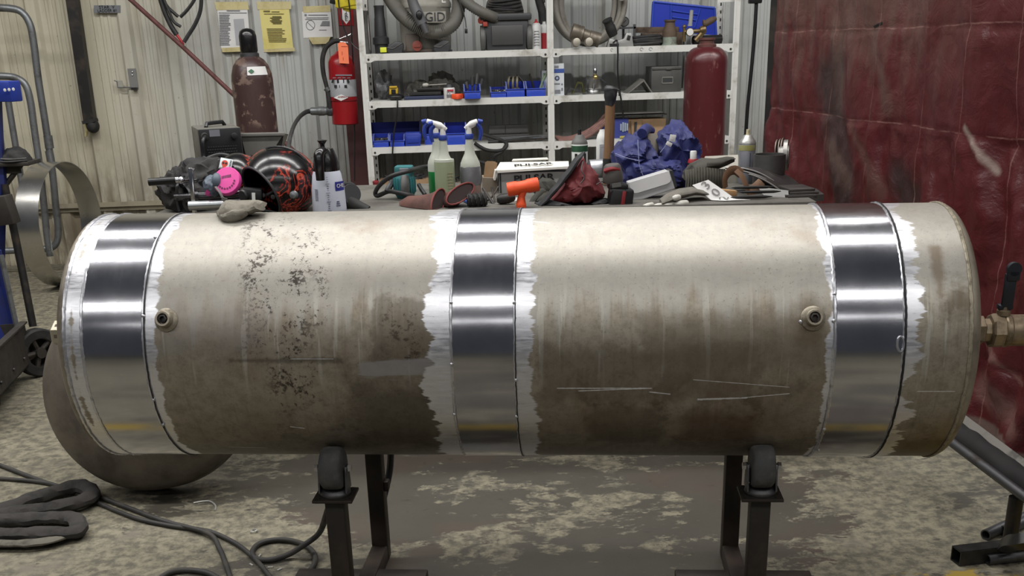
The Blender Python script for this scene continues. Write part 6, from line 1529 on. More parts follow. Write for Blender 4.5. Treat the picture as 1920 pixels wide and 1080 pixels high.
for i, (w_, c, m_, a, l) in enumerate(((84, 0, M('navy_binder', (36, 44, 72), .6), 2, 'navy blue flat folder lying lowest in front of the grey rag'), (60, -2, m_bag, -3, 'dark cloth tool roll lying between the folder and the upper one'), (52, 8, m_dsteel, -2, 'dark flat tool roll topmost in the pile before the grey rag'))):
    t = st('tool_roll', l, 'tool roll', 800, 1, .05 + .02 * i, G, SZ[1] - .002 + .025 * i); s = t.s
    b = MB(); b.box((c * s, .05, .012), (w_ * s, .10, .022), RY(0) @ RZ(a), .004); t.part('roll', b, m_)
t = st('putty_tub', 'small white labelled tub on the second shelf in front of the grey rag', 'tub', 843, 1, .05); s = t.s
b = MB(); b.lathe([(10 * s, 0), (10.6 * s, .004), (10.6 * s, 19 * s), (10 * s, 20 * s)], (0, 0, 0), (0, 0, 1), 26); t.part('tub', b, M('tub_white', (212, 210, 206), .5))
b = MB(); b.lathe([(8 * s, 20 * s), (7 * s, 22 * s), (6.4 * s, 26 * s), (0, 27 * s)], (0, 0, 0), (0, 0, 1), 22); t.part('lid', b, m_dgrey)
b = MB(); b.box((2 * s, -10.4 * s, 15.5 * s), (12 * s, .01, 3 * s)); t.part('red_print', b, M('print_red', (170, 46, 60), .6), 'red label band')
t.text('PV', 5.5 * s * 1.3, (-1 * s, -11.3 * s, 11 * s), m_gink); b = MB()
for i in range(3): b.box((1 * s, -10.5 * s, (8 - 2 * i) * s), (13 * s, .01, .8 * s))
t.part('small_print', b, m_gink)
t = st('orange_coupling', 'bright orange ring lying beside the white tub', 'ring', 858, 1, .02); s = t.s
b = MB(); b.lathe([(8 * s, 0), (11.5 * s, 0), (12 * s, 2 * s), (12 * s, 7 * s), (11 * s, 9 * s), (8 * s, 9 * s), (8 * s, 0)], (0, 0, 0), (0, 0, 1), 30)
for i in range(10): b.box((12 * s * math.cos(i * .63), 12 * s * math.sin(i * .63), 5 * s), (.006, .006, 6 * s), RZ(36 * i))
t.part('ring', b, m_orange)
m_tool = M('tool_steel', (120, 120, 118), .35, .8, (60, 60, 60), .5, 30)
bn = bin_('blue bin of sockets and drivers overhanging the shelf edge, alone between two gaps', 886, 1, .105, .085, .18, -.04); bo = bn.o
G = 'drivers standing in the lone blue bin'
for i, (dx, h_, a) in enumerate(((-.025, .10, -6), (0, .13, 3), (.02, .15, 8), (.04, .12, 16))):
    t = Thing('driver_bit', ('shortest steel driver at the left of the lone blue bin', 'steel driver second from left in the lone blue bin', 'tallest steel driver in the lone blue bin', 'steel driver leaning right in the lone blue bin')[i], 'driver', (bo.x + dx, bo.y + .09, bo.z + .006), None, None, G)
    b = MB(); m_ = RY(a); b.tube([(0, 0, 0), m_ @ Vector((0, 0, h_ * .6))], .006, 8); b.tube([m_ @ Vector((0, 0, h_ * .55)), m_ @ Vector((0, 0, h_))], .012, 10); t.part('driver', b, m_dgrey if i % 2 else m_tool)
def fill(label, bn, w_, z, mat, seed, cat='hardware', name='loose_fasteners'):
    r_ = random.Random(seed); b = MB()
    for i in range(90):
        p = Vector((r_.uniform(-w_ * .42, w_ * .42), r_.uniform(.02, .14), z + r_.uniform(0, .012))); b.box(p, (r_.uniform(.006, .016), .006, .006), RZ(r_.uniform(0, 180)) @ RX(r_.uniform(-40, 40)))
    b.box((0, .08, z / 2), (w_ * .84, .13, z))
    o = b.obj(name, mat, None, 30); o.location = bn.o + Vector((0, 0, .005)); tag(o, label, cat, None, 'stuff')
bn = bin_('shallow blue bin of small bolts, first of the three side by side', 935, 1, .10, .062, .17, .02); fill('small dark bolts filling the shallow blue bin', bn, .10, .028, m_tool, 1)
bn = bin_('blue bin of curved clamps, middle of the three side by side', 967, 1, .118, .092, .18, .02)
for i, (dx, a) in enumerate(((-.03, -10), (-.005, 2), (.02, 8))):
    t = Thing('c_clamp', ('curved clamp at the left of the middle blue bin', 'curved clamp in the centre of the middle blue bin', 'curved clamp at the right of the middle blue bin')[i], 'clamp', (bn.o.x + dx, bn.o.y + .08, bn.o.z + .006), None, None, 'clamps in the blue bin')
    b = MB(); m_ = RZ(70 + a); b.tube([m_ @ Vector((.03 * math.cos(q), 0, .065 + .055 * math.sin(q))) for q in [PI * 2 * j / 20 for j in range(3, 20)]], .008, 8, squash=.6); t.part('clamp', b, M('olive_clamp', (104, 98, 82), .5, .5))
bn = bin_('blue bin with green and grey handled tools beside the middle post', 1005, 1, .125, .092, .18, .02)
for i, (dx, h_, a, mt, l) in enumerate(((-.03, .16, -28, m_dsteel, 'grey plier leaning left in the blue bin by the middle post'), (.0, .14, -12, m_dsteel, 'dark plier standing in the blue bin by the middle post'), (.022, .17, 20, M('pale_green_grip', (122, 142, 116), .5), 'pale green handled tool standing in the blue bin'), (.035, .14, 10, M('pale_green_grip', (122, 142, 116), .5), 'shorter pale green handle beside the taller green one'))):
    t = Thing('hand_tool', l, 'tool', (bn.o.x + dx, bn.o.y + .08, bn.o.z + .006), None, None, 'hand tools in the bin by the post'); b = MB(); b.tube([(0, 0, 0), RY(a) @ Vector((0, 0, h_ * .5)), RY(a * 1.2) @ Vector((0, 0, h_))], [.007, .008, .006], 8, sub=3); t.part('tool', b, mt)
# ---- second shelf, right bay
t = st('glove_box', 'white and blue printed carton with round mark beside the middle post', 'carton', 1048, 1, .03); s = t.s
b = MB(); b.box((0, .07, 28.5 * s), (20 * s, .14, 57 * s), None, .001); t.part('carton', b, M('carton_white', (196, 200, 204), .6), smooth=0)
b = MB(); b.box((1 * s, -.001, 44 * s), (19 * s, .002, 7 * s)); t.part('blue_band', b, M('print_blue', (52, 78, 146), .6))
b = MB(); b.lathe([(4.4 * s, 0), (0, .0006)], (-3 * s, -.0012, 31 * s), (0, -1, 0), 24); rd = t.part('round_mark', b, M('print_navy', (46, 56, 88), .6)); b = MB(); b.lathe([(2.4 * s, 0), (0, .0006)], (-3 * s, -.0022, 31 * s), (0, -1, 0), 20); t.part('mark_centre', b, M('print_pale', (150, 160, 176), .6), None, rd)
b = MB()
for i in range(9): b.box((-7 * s + i * 1.15 * s, -.001, 7 * s), (.6 * s * (1 + i % 3 * .4), .002, 7 * s))
b.box((-3 * s, -.001, 21 * s), (10 * s, .002, 2.4 * s)); b.box((6 * s, -.001, 20 * s), (3 * s, .002, 3 * s)); b.box((6 * s, -.001, 11 * s), (3 * s, .002, 5 * s)); b.box((-4 * s, -.001, 51 * s), (8 * s, .002, 4 * s)); t.part('print', b, m_gink)
t = st('blue_carton', 'narrow blue edged carton half hidden left of the middle post', 'carton', 1024, 1, .10); s = t.s
b = MB(); b.box((0, .06, 22 * s), (14 * s, .12, 44 * s)); t.part('carton', b, M('carton_white', (196, 200, 204), .6), smooth=0)
t = st('angle_offcut', 'small bent steel angle on the second shelf beside the capped coupling', 'angle', 1077, 1, .06); s = t.s
b = MB(); b.prism([(-17 * s, 0), (-16 * s, 0), (-8 * s, 11 * s), (12 * s, 4 * s), (12 * s, 6 * s), (-9 * s, 14 * s)], .10); t.part('angle', b, m_steel, smooth=0)
t = st('angle_offcut', 'yellow stained bent strip standing behind the small steel angle', 'angle', 1082, 1, .22); s = t.s
b = MB(); b.prism([(-10 * s, 0), (0, 22 * s), (10 * s, 20 * s), (14 * s, 0), (11 * s, 0), (8 * s, 17 * s), (1 * s, 18 * s), (-8 * s, 0)], .04); t.part('strip', b, M('olive_strip', (104, 104, 54), .6), smooth=0)
t = st('capped_coupling', 'bright metal capped coupling with brass valve on the second shelf', 'coupling', 1113, 1, .09); s = t.s
b = MB(); b.lathe([(22 * s, 0), (22 * s, 2 * s), (13 * s, 4 * s), (12 * s, 8 * s), (14 * s, 9 * s), (15 * s, 11 * s), (15 * s, 27 * s), (13 * s, 29 * s), (0, 29 * s)], (0, 0, 0), (0, 0, 1), 32); t.part('cap', b, m_alu)
b = MB(); b.tube([(2 * s, -.02, 22 * s), (2 * s, -.02, 36 * s)], .012, 10); b.ball((2 * s, -.045, 30 * s), (.017, .012, .017), 2); t.part('valve', b, M('bright_brass', (196, 176, 116), .3, .9), 'brass valve')
b = MB(); b.lathe([(.012, 0), (.013, .02), (.009, .03)], (2 * s, -.02, 37 * s), (0, 0, 1), 14); b.ball((2 * s, -.02, 42 * s), (.012,) * 3, 2); t.part('valve_top', b, m_chrome)
b = MB(); b.tube([(14 * s, -.03, 26 * s), (22 * s, -.03, 20 * s), (32 * s, -.02, 14 * s)], .006, 6, sub=3); b.tube([(-1 * s, -.055, 18 * s), (-2 * s, -.06, 10 * s)], .009, 8); t.part('cam_lever', b, m_steel)
t = st('angle_iron', 'large steel angle lying like a roof on the second shelf', 'angle', 1197, 1, .10); s = t.s
b = MB(); b.prism([(-26 * s, 0), (-23.5 * s, 0), (5 * s, 20.5 * s), (20 * s, 0), (22.5 * s, 0), (5 * s, 24.5 * s)], .20); t.part('angle', b, M('grey_angle', (128, 126, 120), .5, .5, (92, 90, 86), .4, 8), smooth=0)
t = st('card_file_box', 'dark grey metal file box with label holder on the second shelf', 'file box', 1249, 1, .05); s = t.s
b = MB(); b.box((0, .11, 23 * s), (57 * s, .22, 45 * s), None, .004); t.part('box', b, M('file_grey', (78, 78, 76), .5, .2, (64, 64, 62), .4, 9))
b = MB(); b.box((0, -.002, 42 * s), (55 * s, .006, 4 * s), None, .001); b.box((4 * s, -.006, 41 * s), (10 * s, .006, 3 * s), None, .001); t.part('lid', b, M('file_grey', (78, 78, 76), .5))
b = MB(); c_ = Vector((2 * s, -.003, 21 * s))
for p, q in (((-10, -5), (10, -5)), ((-10, 5), (10, 5)), ((-10, -5), (-10, 5)), ((10, -5), (10, 5))): b.tube([c_ + Vector((p[0] * s, 0, p[1] * s)), c_ + Vector((q[0] * s, 0, q[1] * s))], .004, 4)
lh = t.part('label_holder', b, M('holder_metal', (168, 166, 158), .35, .7), 'bright label holder'); b = MB(); b.box(c_, (18 * s, .002, 9 * s)); t.part('label_card', b, m_dgrey, None, lh)
# red gas cylinder in front of the right bay
m_rc = NT('oxide_red_cylinder'); k = m_rc; o = k.obj(); n = k.noise(o, 9, 6, .65); c = k.mix(n, lin((84, 29, 33)), lin((68, 26, 30)))
sc_ = k.rmp(k.noise(k.vscale(o, (1, 1, .35)), 30, 5, .7), .58, .72); k.set('Base Color', k.mix(k.mul(sc_, .5), c, lin((136, 100, 92)))); k.set('Roughness', .3); m_rc = k.m
RYc = 6.62; t = Thing('gas_cylinder', 'dark red gas cylinder standing in front of the right end of the shelving', 'gas cylinder', (1318, 290), RYc, 0.)
R = 37.5 * t.s; zsh = (atY(1318, 88, RYc) - t.o).z; ztp = (atY(1320, 71, RYc) - t.o).z; zb_ = (atY(1318, 118, RYc) - t.o).z
b = MB(); b.lathe([(R * .95, 0), (R, .02), (R, zb_)] + [(R * (.40 + .60 * math.cos(a)), zb_ + (zsh - zb_) * math.sin(a)) for a in [PI / 2 * i / 9 for i in range(1, 10)]], (0, 0, 0), (0, 0, 1), 44); t.part('bottle', b, m_rc)
b = MB(); b.lathe([(R * .44, zsh - .004), (R * .44, zsh + .012), (R * .33, zsh + .02), (R * .33, ztp - .015), (R * .38, ztp - .012), (R * .38, ztp), (0, ztp)], (0, 0, 0), (0, 0, 1), 26); t.part('neck_ring', b, M('neck_red_brown', (96, 58, 54), .5, .2, (74, 60, 54), .5, 20))
# ---- third shelf
bin_('large dark blue bin behind the small ones at the left of the third shelf', 742, 2, .34, .135, .2, .22, m=M('deep_blue_bin', (24, 38, 128), .45))
bn = bin_('blue bin of small hardware at the far left of the third shelf', 715, 2, .10, .075, .16, .02); fill('dark small hardware in the far left blue bin', bn, .10, .034, m_tool, 4)
bin_('empty blue bin second from the left on the third shelf', 745, 2, .095, .07, .16, .02)
t = st('blue_box', 'blue box with slanted front third from the left on the third shelf', 'bin', 775, 2, .02, 'blue plastic bins on the shelves'); s = t.s
b = MB(); b.prism([(-15 * s, 0), (13 * s, 0), (16 * s, 20 * s), (12 * s, 24 * s), (-14 * s, 24 * s)], .14, Matrix.Translation((0, .07, 0)), .003); b.box((0, -.002, 12 * s), (22 * s, .006, 12 * s), None, .002); t.part('box', b, M('mid_blue', (34, 56, 150), .45))
bin_('bright blue bin in the middle of the third shelf between the spray bottles', 855, 2, .14, .135, .17, .02)
bin_('blue bin mostly hidden behind the white spray trigger on the third shelf', 815, 2, .13, .125, .17, .10)
t = st('plastic_case', 'long pale grey plastic case standing at the back of the third shelf', 'case', 954, 2, .24); s = t.s
b = MB(); b.box((0, .02, 12 * s + .03), (73 * s, .05, 15 * s), None, .004); b.box((0, .02, .02), (73 * s, .06, .04)); t.part('case', b, M('smoky_plastic', (104, 104, 102), .4)); b = MB(); b.box((-6 * s, -.006, 12 * s + .03), (1 * s, .004, 14 * s)); t.part('seam', b, m_dgrey)
G = 'flat metal bars lying along the third shelf'
for i, (a, dy, mt, l) in enumerate(((-1, .14, M('bright_bar', (170, 172, 174), .28, .9), 'brightest flat metal bar lying at the back of the third shelf'), (1, .10, m_galv, 'dull grey bar lying in front of the bright one'), (3, .06, m_dsteel, 'dark bar lying nearest the front edge of the third shelf'))):
    t = st('metal_bar', l, 'bar', 965, 2, dy, G, SZ[2] - .002); b = MB(); b.box((.03, 0, .03 - .01 * i), (.42, .03, .008), RZ(a) @ RY(-1.5)); b.box((-.1, 0, (.026 - .01 * i) / 2), (.02, .03, max(.004, .026 - .01 * i))); t.part('bar', b, mt)
t = st('black_hose', 'black hose drooping off the third shelf in a loop behind the spray bottle', 'hose', 900, 2, .03)
def q3(px, py, dy=-.06): return t.q(px, py, dy)
b = MB(); b.tube([q3(900, 250, .06), q3(918, 256, .03), q3(938, 262, 0), q3(950, 270, -.05), q3(944, 280, -.07), q3(930, 283, -.07), q3(912, 281, -.06), q3(898, 274, -.05), q3(890, 268, -.05)], .012, 10, sub=6); b.tube([q3(950, 270, -.05), q3(940, 285, -.07), q3(928, 292, -.07), q3(925, 302, -.06), q3(918, 307, -.06), q3(900, 303, -.05), q3(886, 294, -.05)], .011, 10, sub=6); b.tube([q3(940, 266, .0), q3(975, 262, .04), q3(1015, 258, .1)], .012, 10, sub=5); t.part('hose', b, m_rubber)
t = st('red_hose', 'coil of dusty red rubber hose rising along the third shelf of the right bay', 'hose', 1085, 2, .12)
m_rh = M('dusty_red_hose', (128, 92, 84), .6, 0, (98, 72, 68), .5, 12)
b = MB()
for i in range(4):
    d_ = -.02 * i
    b.tube([t.q(1041 + 2 * i, 257 + 2.0 * i, d_), t.q(1062, 259 + 2.2 * i, d_), t.q(1085, 253 + 3 * i, d_), t.q(1106, 243 + 3.5 * i, d_), t.q(1122, 230 + 4 * i, d_), t.q(1136, 214 + 5 * i, d_)], .0125, 10, sub=5)
for v in b.b.verts: v.co.z = max(v.co.z, .001)
t.part('hose', b, m_rh)
t = st('blue_carton', 'dark blue carton of pale tubes behind the wooden tool handle', 'carton', 1148, 2, .10); s = t.s
b = MB(); b.box((6 * s, .08, 17 * s), (48 * s, .16, 34 * s)); t.part('carton', b, M('carton_blue', (52, 62, 132), .6), smooth=0)
b = MB()
for i in range(4): b.box(((16 + 4 * i) * s, -.003, 20 * s), (3 * s, .006, (12 + (i * 5) % 7) * s))
t.part('pale_print', b, M('print_pale', (150, 160, 176), .6))
t = st('cardboard_box', 'torn brown cardboard box on the third shelf behind the blue jacket', 'box', 1212, 2, .14); s = t.s
b = MB(); b.box((0, .1, 16 * s), (72 * s, .2, 32 * s)); b.prism([(-28 * s, 0), (-8 * s, 0), (-10 * s, 33 * s), (-30 * s, 31 * s)], .006, Matrix.Translation((0, -.01, 0))); t.part('box', b, m_card, smooth=0)
b = MB(); b.prism([(-24 * s, 5 * s), (-20 * s, 5 * s), (-19 * s, 28 * s), (-24 * s, 27 * s)], .003, Matrix.Translation((0, -.016, 0))); t.part('dark_print', b, m_dgrey)
G = 'thin pale sheets lying across the boxes on the third shelf'
for i, l in enumerate(('upper thin pale sheet lying across the brown box and blue carton', 'lower thin grey sheet lying across the brown box')):
    t = st('thin_sheet', l, 'sheet', 1200, 2, .16, G, SZ[2] + .152 - .014 * i); s = t.s; b = MB(); b.box((-4 * s + 8 * i * s, .04, .004), (92 * s, .12, .006), RZ(2 - 3 * i)); t.part('sheet', b, (m_paper, m_mgrey)[i])
t = st('paint_marker', 'yellow tube lying at the front of the third shelf behind the blue jacket', 'tube', 1173, 2, .03); b = MB(); b.lathe([(.008, -.04), (.01, -.03), (.01, .03), (.005, .04)], (0, 0, .011), (1, 0, 0), 14); t.part('tube', b, M('marker_yellow', (160, 148, 70), .5))
# ---- bottom shelf, seen under the third
t = st('cardboard_tray', 'low brown cardboard tray of scrap on the lowest shelf', 'tray', 760, 3, .04); s = t.s
b = MB(); b.box((0, .08, 10 * s), (95 * s, .16, 20 * s)); t.part('tray', b, m_card, smooth=0)
b = MB(); r_ = random.Random(5)
for i in range(60): b.tube([Vector((r_.uniform(-40, 40) * s, r_.uniform(.0, .14), 20 * s)), Vector((r_.uniform(-40, 40) * s, r_.uniform(.0, .14), (22 + r_.uniform(0, 6)) * s))], .005, 5)
o = b.obj('metal_scrap', m_steel, None, 30); o.location = t.o; tag(o, 'tangled grey metal scrap filling the cardboard tray', 'scrap', None, 'stuff')
t = st('red_valve', 'small dark red valve knob at the left of the lowest shelf', 'valve', 704, 3, .02); b = MB(); b.lathe([(.008, 0), (.010, .05), (.02, .055), (.022, .075), (.012, .082), (0, .082)], (0, 0, 0), (.1, -.2, 1), 18); t.part('knob', b, M('valve_red', (132, 40, 46), .5))
t = st('scrap_bucket', 'grey carton full of chain links on the lowest shelf behind the spray bottles', 'carton', 850, 3, .06); s = t.s
b = MB(); b.box((0, .08, 6 * s), (70 * s, .16, 12 * s)); t.part('carton', b, M('old_carton', (112, 100, 86), .8), smooth=0)
b = MB(); r_ = random.Random(9)
for i in range(46):
    c_ = Vector((r_.uniform(-32, 32) * s, r_.uniform(0, .12), (13 + r_.uniform(0, 7)) * s)); m_ = RZ(r_.uniform(0, 180)) @ RX(r_.uniform(0, 180))
    b.tube([c_ + m_ @ Vector((.014 * math.cos(a), .008 * math.sin(a), 0)) for a in [2 * PI * j / 8 for j in range(8)]], .0035, 5, closed=True)
o = b.obj('chain_links', m_steel, None, 40); o.location = t.o; tag(o, 'heap of grey chain links in the low carton', 'chain', None, 'stuff')
# black hanging cable on the grey wall right of the shelving
t = Thing('wall_cable', 'black cable hanging down the grey wall right of the shelving', 'cable', (1412, 20), 7.6)
b = MB(); b.tube(t.qs([(1419, -10), (1415, 60), (1409, 130), (1402, 200), (1398, 262), (1397, 300)]), .013, 8, sub=4); t.part('cable', b, m_black)
b = MB(); b.box(t.q(1416, -2), (24 * t.s, .05, 16 * t.s), None, .008); t.part('socket', b, m_black)
# ---------------------------------------------------------------- left side
G = 'bent galvanised pipes standing at the wall'
t = Thing('bent_pipe', 'tall bent galvanised pipe with a coupling leaning at the left wall', 'pipe', (98, 320), 7.55, None, G)
b = MB(); b.tube(t.qs([(-30, 14), (20, 16), (42, 24), (56, 46), (63, 80), (72, 150), (84, 225), (98, 320), (105, 390), (109, 430), (107, 452), (98, 463), (80, 467), (20, 470), (-30, 472)]), .0235, 14, sub=6); t.part('pipe', b, m_galv)
b = MB(); b.tube(t.qs([(89.5, 254), (93, 278)]), .029, 16); b.tube(t.qs([(92, 283), (97, 310)]), .027, 16); t.part('coupling', b, m_galv)
t = Thing('bent_pipe', 'shorter bent galvanised pipe behind the blue cart box', 'pipe', (75, 310), 7.25, None, G)
b = MB(); b.tube(t.qs([(-30, 143), (10, 143), (32, 147), (48, 160), (57, 190), (64, 240), (74, 310), (82, 380), (88, 440), (94, 480)]), .0225, 14, sub=6); t.part('pipe', b, m_galv)
t = Thing('straight_pipe', 'straight galvanised pipe rising behind the blue mast', 'pipe', (25, 240), 7.3, None, G)
b = MB(); b.tube(t.qs([(14, 180), (22, 230), (32, 290), (50, 400), (62, 470)]), .021, 12, sub=3); t.part('pipe', b, m_galv)
# polished ring
t = Thing('metal_ring', 'large bright sheet metal ring standing on edge on the floor', 'ring', (100, 531), 7.1, 0.)
rc = t.q(136, 422); rR = .40; rc.z = rR
rax = Vector((.985, -.17, 0)).normalized(); qf = Vector((0, 0, 1)).rotation_difference(rax)
b = MB(); rings = []
for h, r in ((-.155, rR), (0, rR), (0, rR - .004), (-.155, rR - .004)):
    rings.append([rc + qf @ Vector((r * math.cos(2 * PI * j / 120), r * math.sin(2 * PI * j / 120), h)) for j in range(120)])
b.loft(rings, wrap=True)
k = NT('ring_aluminium'); o = k.obj(); n = k.noise(o, 5, 5, .6); k.set('Base Color', k.mix(n, lin((186, 184, 178)), lin((210, 208, 204)))); k.set('Metallic', 1.); k.set('Roughness', k.mixf(n, .2, .32)); m_ring = k.m
t.part('ring_band', b, m_ring)
# wheeled cart with blue mast
wf = atZ(80, 704, 0); WYc = wf.y
t = Thing('wheeled_cart', 'dark steel wheeled cart with a blue mast and panel at the left edge', 'cart', (wf.x, wf.y, 0)); s = t.s
m_cart = M('cart_dark_steel', (62, 58, 54), .55, .4, (44, 42, 40), .5, 8, .2, 50); m_cblue = M('cart_blue', (26, 38, 100), .45, 0, (24, 30, 66), .5, 9)
wr = 45 * s
wa = Vector((.80, -.60, 0))
b = MB(); b.lathe([(wr * .62, -.026), (wr * .93, -.026), (wr, -.018), (wr, .018), (wr * .93, .026), (wr * .62, .026), (wr * .62, -.026)], (0, 0, wr), wa, 40); wh = t.part('wheel', b, m_rubber)
b = MB(); b.lathe([(0, -.028), (wr * .22, -.028), (wr * .22, .030), (0, .030)], (0, 0, wr), wa, 20); q_ = Vector((0, 0, 1)).rotation_difference(wa.normalized())
for i in range(5):
    a = 2 * PI * i / 5 + .3; b.tube([Vector((0, 0, wr)) + q_ @ Vector((wr * .15 * math.cos(a), wr * .15 * math.sin(a), .008)), Vector((0, 0, wr)) + q_ @ Vector((wr * .66 * math.cos(a), wr * .66 * math.sin(a), .008))], .012, 8)
b.lathe([(wr * .58, -.02), (wr * .66, -.02), (wr * .66, .02), (wr * .58, .02), (wr * .58, -.02)], (0, 0, wr), wa, 36); t.part('hub', b, m_cart, None, wh)
# tray: open trough running towards us and left
e0 = t.q(55, 652, -.02); 
tray_d = (atZ(-60, 770, .10) - atZ(52, 655, .10)).normalized(); tray_n = Vector((-tray_d.y, tray_d.x, 0))
if tray_n.x > 0: tray_n = -tray_n
z0, z1 = .075, .075 + 74 * s
o0 = Vector((e0.x, e0.y, 0))
def tr(u, v, z): return o0 + tray_d * u + tray_n * v + Vector((0, 0, z))
b = MB(); TL_, TWd = .85, .42
def slab(A, off): b.loft([A, [p + off for p in A]])
slab([tr(0, 0, z0), tr(TL_, 0, z0), tr(TL_, 0, z1), tr(0, 0, z1)], tray_n * .006)
slab([tr(0, TWd, z0), tr(TL_, TWd, z0), tr(TL_, TWd, z1), tr(0, TWd, z1)], tray_n * .006)
slab([tr(0, 0, z0), tr(0, TWd, z0), tr(0, TWd, z1), tr(0, 0, z1)], tray_d * .006)
slab([tr(0, 0, z0), tr(TL_, 0, z0), tr(TL_, TWd, z0), tr(0, TWd, z0)], Vector((0, 0, .006)))
slab([tr(-.004, -.012, z1), tr(TL_, -.012, z1), tr(TL_, .02, z1), tr(-.004, .02, z1)], Vector((0, 0, .008)))
t.part('tray', b, m_cart, smooth=0)
b = MB()
for u in (.12, .3, .5): b.ball(tr(u, -.003, z0 + .05), (.008, .008, .008), 2)
t.part('rivets', b, m_steel)
# hidden far wheels carry the tray
b = MB(); b.lathe([(wr, -.02), (wr, .02)], tr(TL_ - .1, .05, wr), wa, 28); t.part('wheel', b, m_rubber)
b = MB(); b.tube([Vector((0, 0, wr)), tr(.03, .03, z0 + .01)], .014, 10); t.part('axle', b, m_cart)
b = MB(); b.tube([t.q(62, 612, .02), t.q(36, 480, .06), t.q(8, 345, .08)], .0175, 12, sub=3); t.part('brace', b, m_dsteel)
b = MB(); b.tube([t.q(4, 345, .08), t.q(-3, 260, .09), t.q(-8, 150, .1)], .024, 4, up=(1, 1, 0)); b.tube([t.q(4, 345, .08), t.q(-2, 640, .1)], .02, 4); ms = t.part('mast', b, m_cblue, 'blue mast', smooth=0)
b = MB(); b.box(t.q(6, 171, .06), (48 * s, .09, 34 * s), RY(1.5) @ RZ(-12), .006); hb = t.part('mast_head', b, M('head_blue', (30, 52, 140), .4), 'bright blue box at the mast top')
b = MB()
for px in (9, 17, 25): b.lathe([(.007, 0), (0, .001)], t.q(px, 168 - (px - 17) * .1, -.005), (-.2, -1, 0), 12)
t.part('holes', b, m_paper, None, hb)
b = MB(); b.box(t.q(8, 394, .0), (36 * s, .06, 50 * s), RY(-8) @ RZ(-14), .005); t.part('control_box', b, m_cart)
b = MB(); P = [t.q(-14, 470, .02), t.q(2, 470, .0), t.q(28, 622, -.02), t.q(30, 652, -.02), t.q(-14, 690, -.1)]; b.loft([P, [p + Vector((-.01, .03, 0)) for p in P]]); t.part('side_panel', b, m_cblue, 'blue side panel', smooth=0)
b = MB(); b.tube([t.q(2, 478, -.01), t.q(33, 622, -.03)], .013, 4); t.part('edge_strip', b, m_galv, smooth=0)
b = MB(); b.box(t.q(32, 305, .12), (62 * s, .16, 7 * s), None, .003); b.box(t.q(20, 318, .10), (36 * s, .006, 14 * s)); b.tube([t.q(40, 308, .14), t.q(12, 345, .1)], .012, 8); t.part('ledge', b, m_cart)
t = Thing('peaked_hat', 'dark peaked hat lying on the ledge of the blue cart', 'hat', (32, 301), WYc + .12, None); s = t.s
b = MB(); b.ball((0, 0, 0), (26 * s, .07, 25 * s), 4, .12, 2, 3, flat=0.); b.tube([(-26 * s, -.05, .003), (0, -.085, .003), (28 * s, -.06, .004)], .012, 8, sub=4, squash=.35); t.part('crown', b, m_bag)
b = MB(); b.tube([(-24 * s, -.045, .014), (0, -.072, .012), (25 * s, -.045, .012)], .004, 6, sub=5); t.part('band', b, m_mgrey)
# big dished tank end leaning on the floor behind the tank
t = Thing('dished_end', 'loose dark dished tank end standing on the floor behind the left end', 'tank end', (270, 925), 3.34, 0.)
dR = .356; dax = Vector((-.10, -.90, .30)).normalized(); dc = t.q(277, 735, .14); qf = Vector((0, 0, 1)).rotation_difference(dax)
b = MB(); rings = []
prof = [(-.085, dR - .005), (-.09, dR), (0, dR)] + [(.165 * math.sin(a), dR * math.cos(a)) for a in [PI / 2 * i / 16 for i in range(1, 17)]]
for h, r in prof: rings.append([dc + qf @ Vector((max(r, .001) * math.cos(2 * PI * j / 96), max(r, .001) * math.sin(2 * PI * j / 96), h)) for j in range(96)])
b.loft(rings, cap=False); zl = min(v.co.z for v in b.b.verts); b.shift((0, 0, -zl))
t.part('head', b, M('stained_end_plate', (112, 104, 94), .45, .35, (66, 58, 52), .7, 4.5, .15, 30), smooth=60)
# ---------------------------------------------------------------- cables and sleeves on the floor
def fc(name, label, pts, r, mat=None, group=None, cat='cable', sub=6, squash=1., jit=0.):
    P = [atZ(p[0], p[1], r * 1.02 + (p[2] if len(p) > 2 else 0)) for p in pts]; o_ = P[0].copy(); o_.z = 0
    b = MB(); b.tube([p - o_ for p in P], r, 10, sub=sub, squash=squash)
    if jit: b.jitter(jit, 30, 1)
    for v in b.b.verts: v.co.z = max(v.co.z, .0005)
    return solo(name, label, cat, b, mat or m_cable, tuple(o_), group)
G = 'thin cables trailing across the floor at left'
m_fc = M('floor_cable', (46, 44, 42), .6, 0, (66, 62, 56), .5, 14)
fc('floor_cable', 'thin floor cable that starts higher at the left edge and bends down sharply', [(-20, 864), (0, 872), (90, 906), (172, 927, .004), (240, 952), (310, 978), (390, 1000, .006), (412, 1030), (424, 1060), (434, 1090)], .008, m_fc, G)
fc('floor_cable', 'thin floor cable that starts lower at the left edge and runs on towards the stand', [(-20, 896), (60, 902), (110, 912), (172, 938), (250, 970), (320, 986), (390, 996), (440, 1018), (476, 1046), (505, 1080), (520, 1100)], .0075, m_fc, G)
fc('floor_cable', 'short arc of black cable at the bottom edge near the coil', [(290, 1092), (318, 1074), (350, 1069), (388, 1074), (410, 1085)], .0085, m_fc, G)
lp = [atY(733, 845, 2.92), atY(731, 880, 2.92), atY(724, 915, 2.90), atY(718, 938, 2.86)]
b = MB(); o_ = lp[0].copy(); b.tube([p - o_ for p in lp], .010, 10, sub=5); solo('stand_cable', 'black cable hanging down behind the left stand to its bracket', 'cable', b, m_black, tuple(o_))
Pp = [atY(618, 944, 2.52), atY(612, 965, 2.52)] + [atZ(x, y, z) for x, y, z in ((598, 1000, .09), (570, 1022, .04), (540, 1040, .014), (505, 1050, .009), (478, 1046, .009), (474, 1032, .009), (490, 1018, .009), (525, 1012, .009), (562, 1018, .009), (586, 1034, .009), (591, 1052, .009), (578, 1072, .009), (545, 1090, .009))]
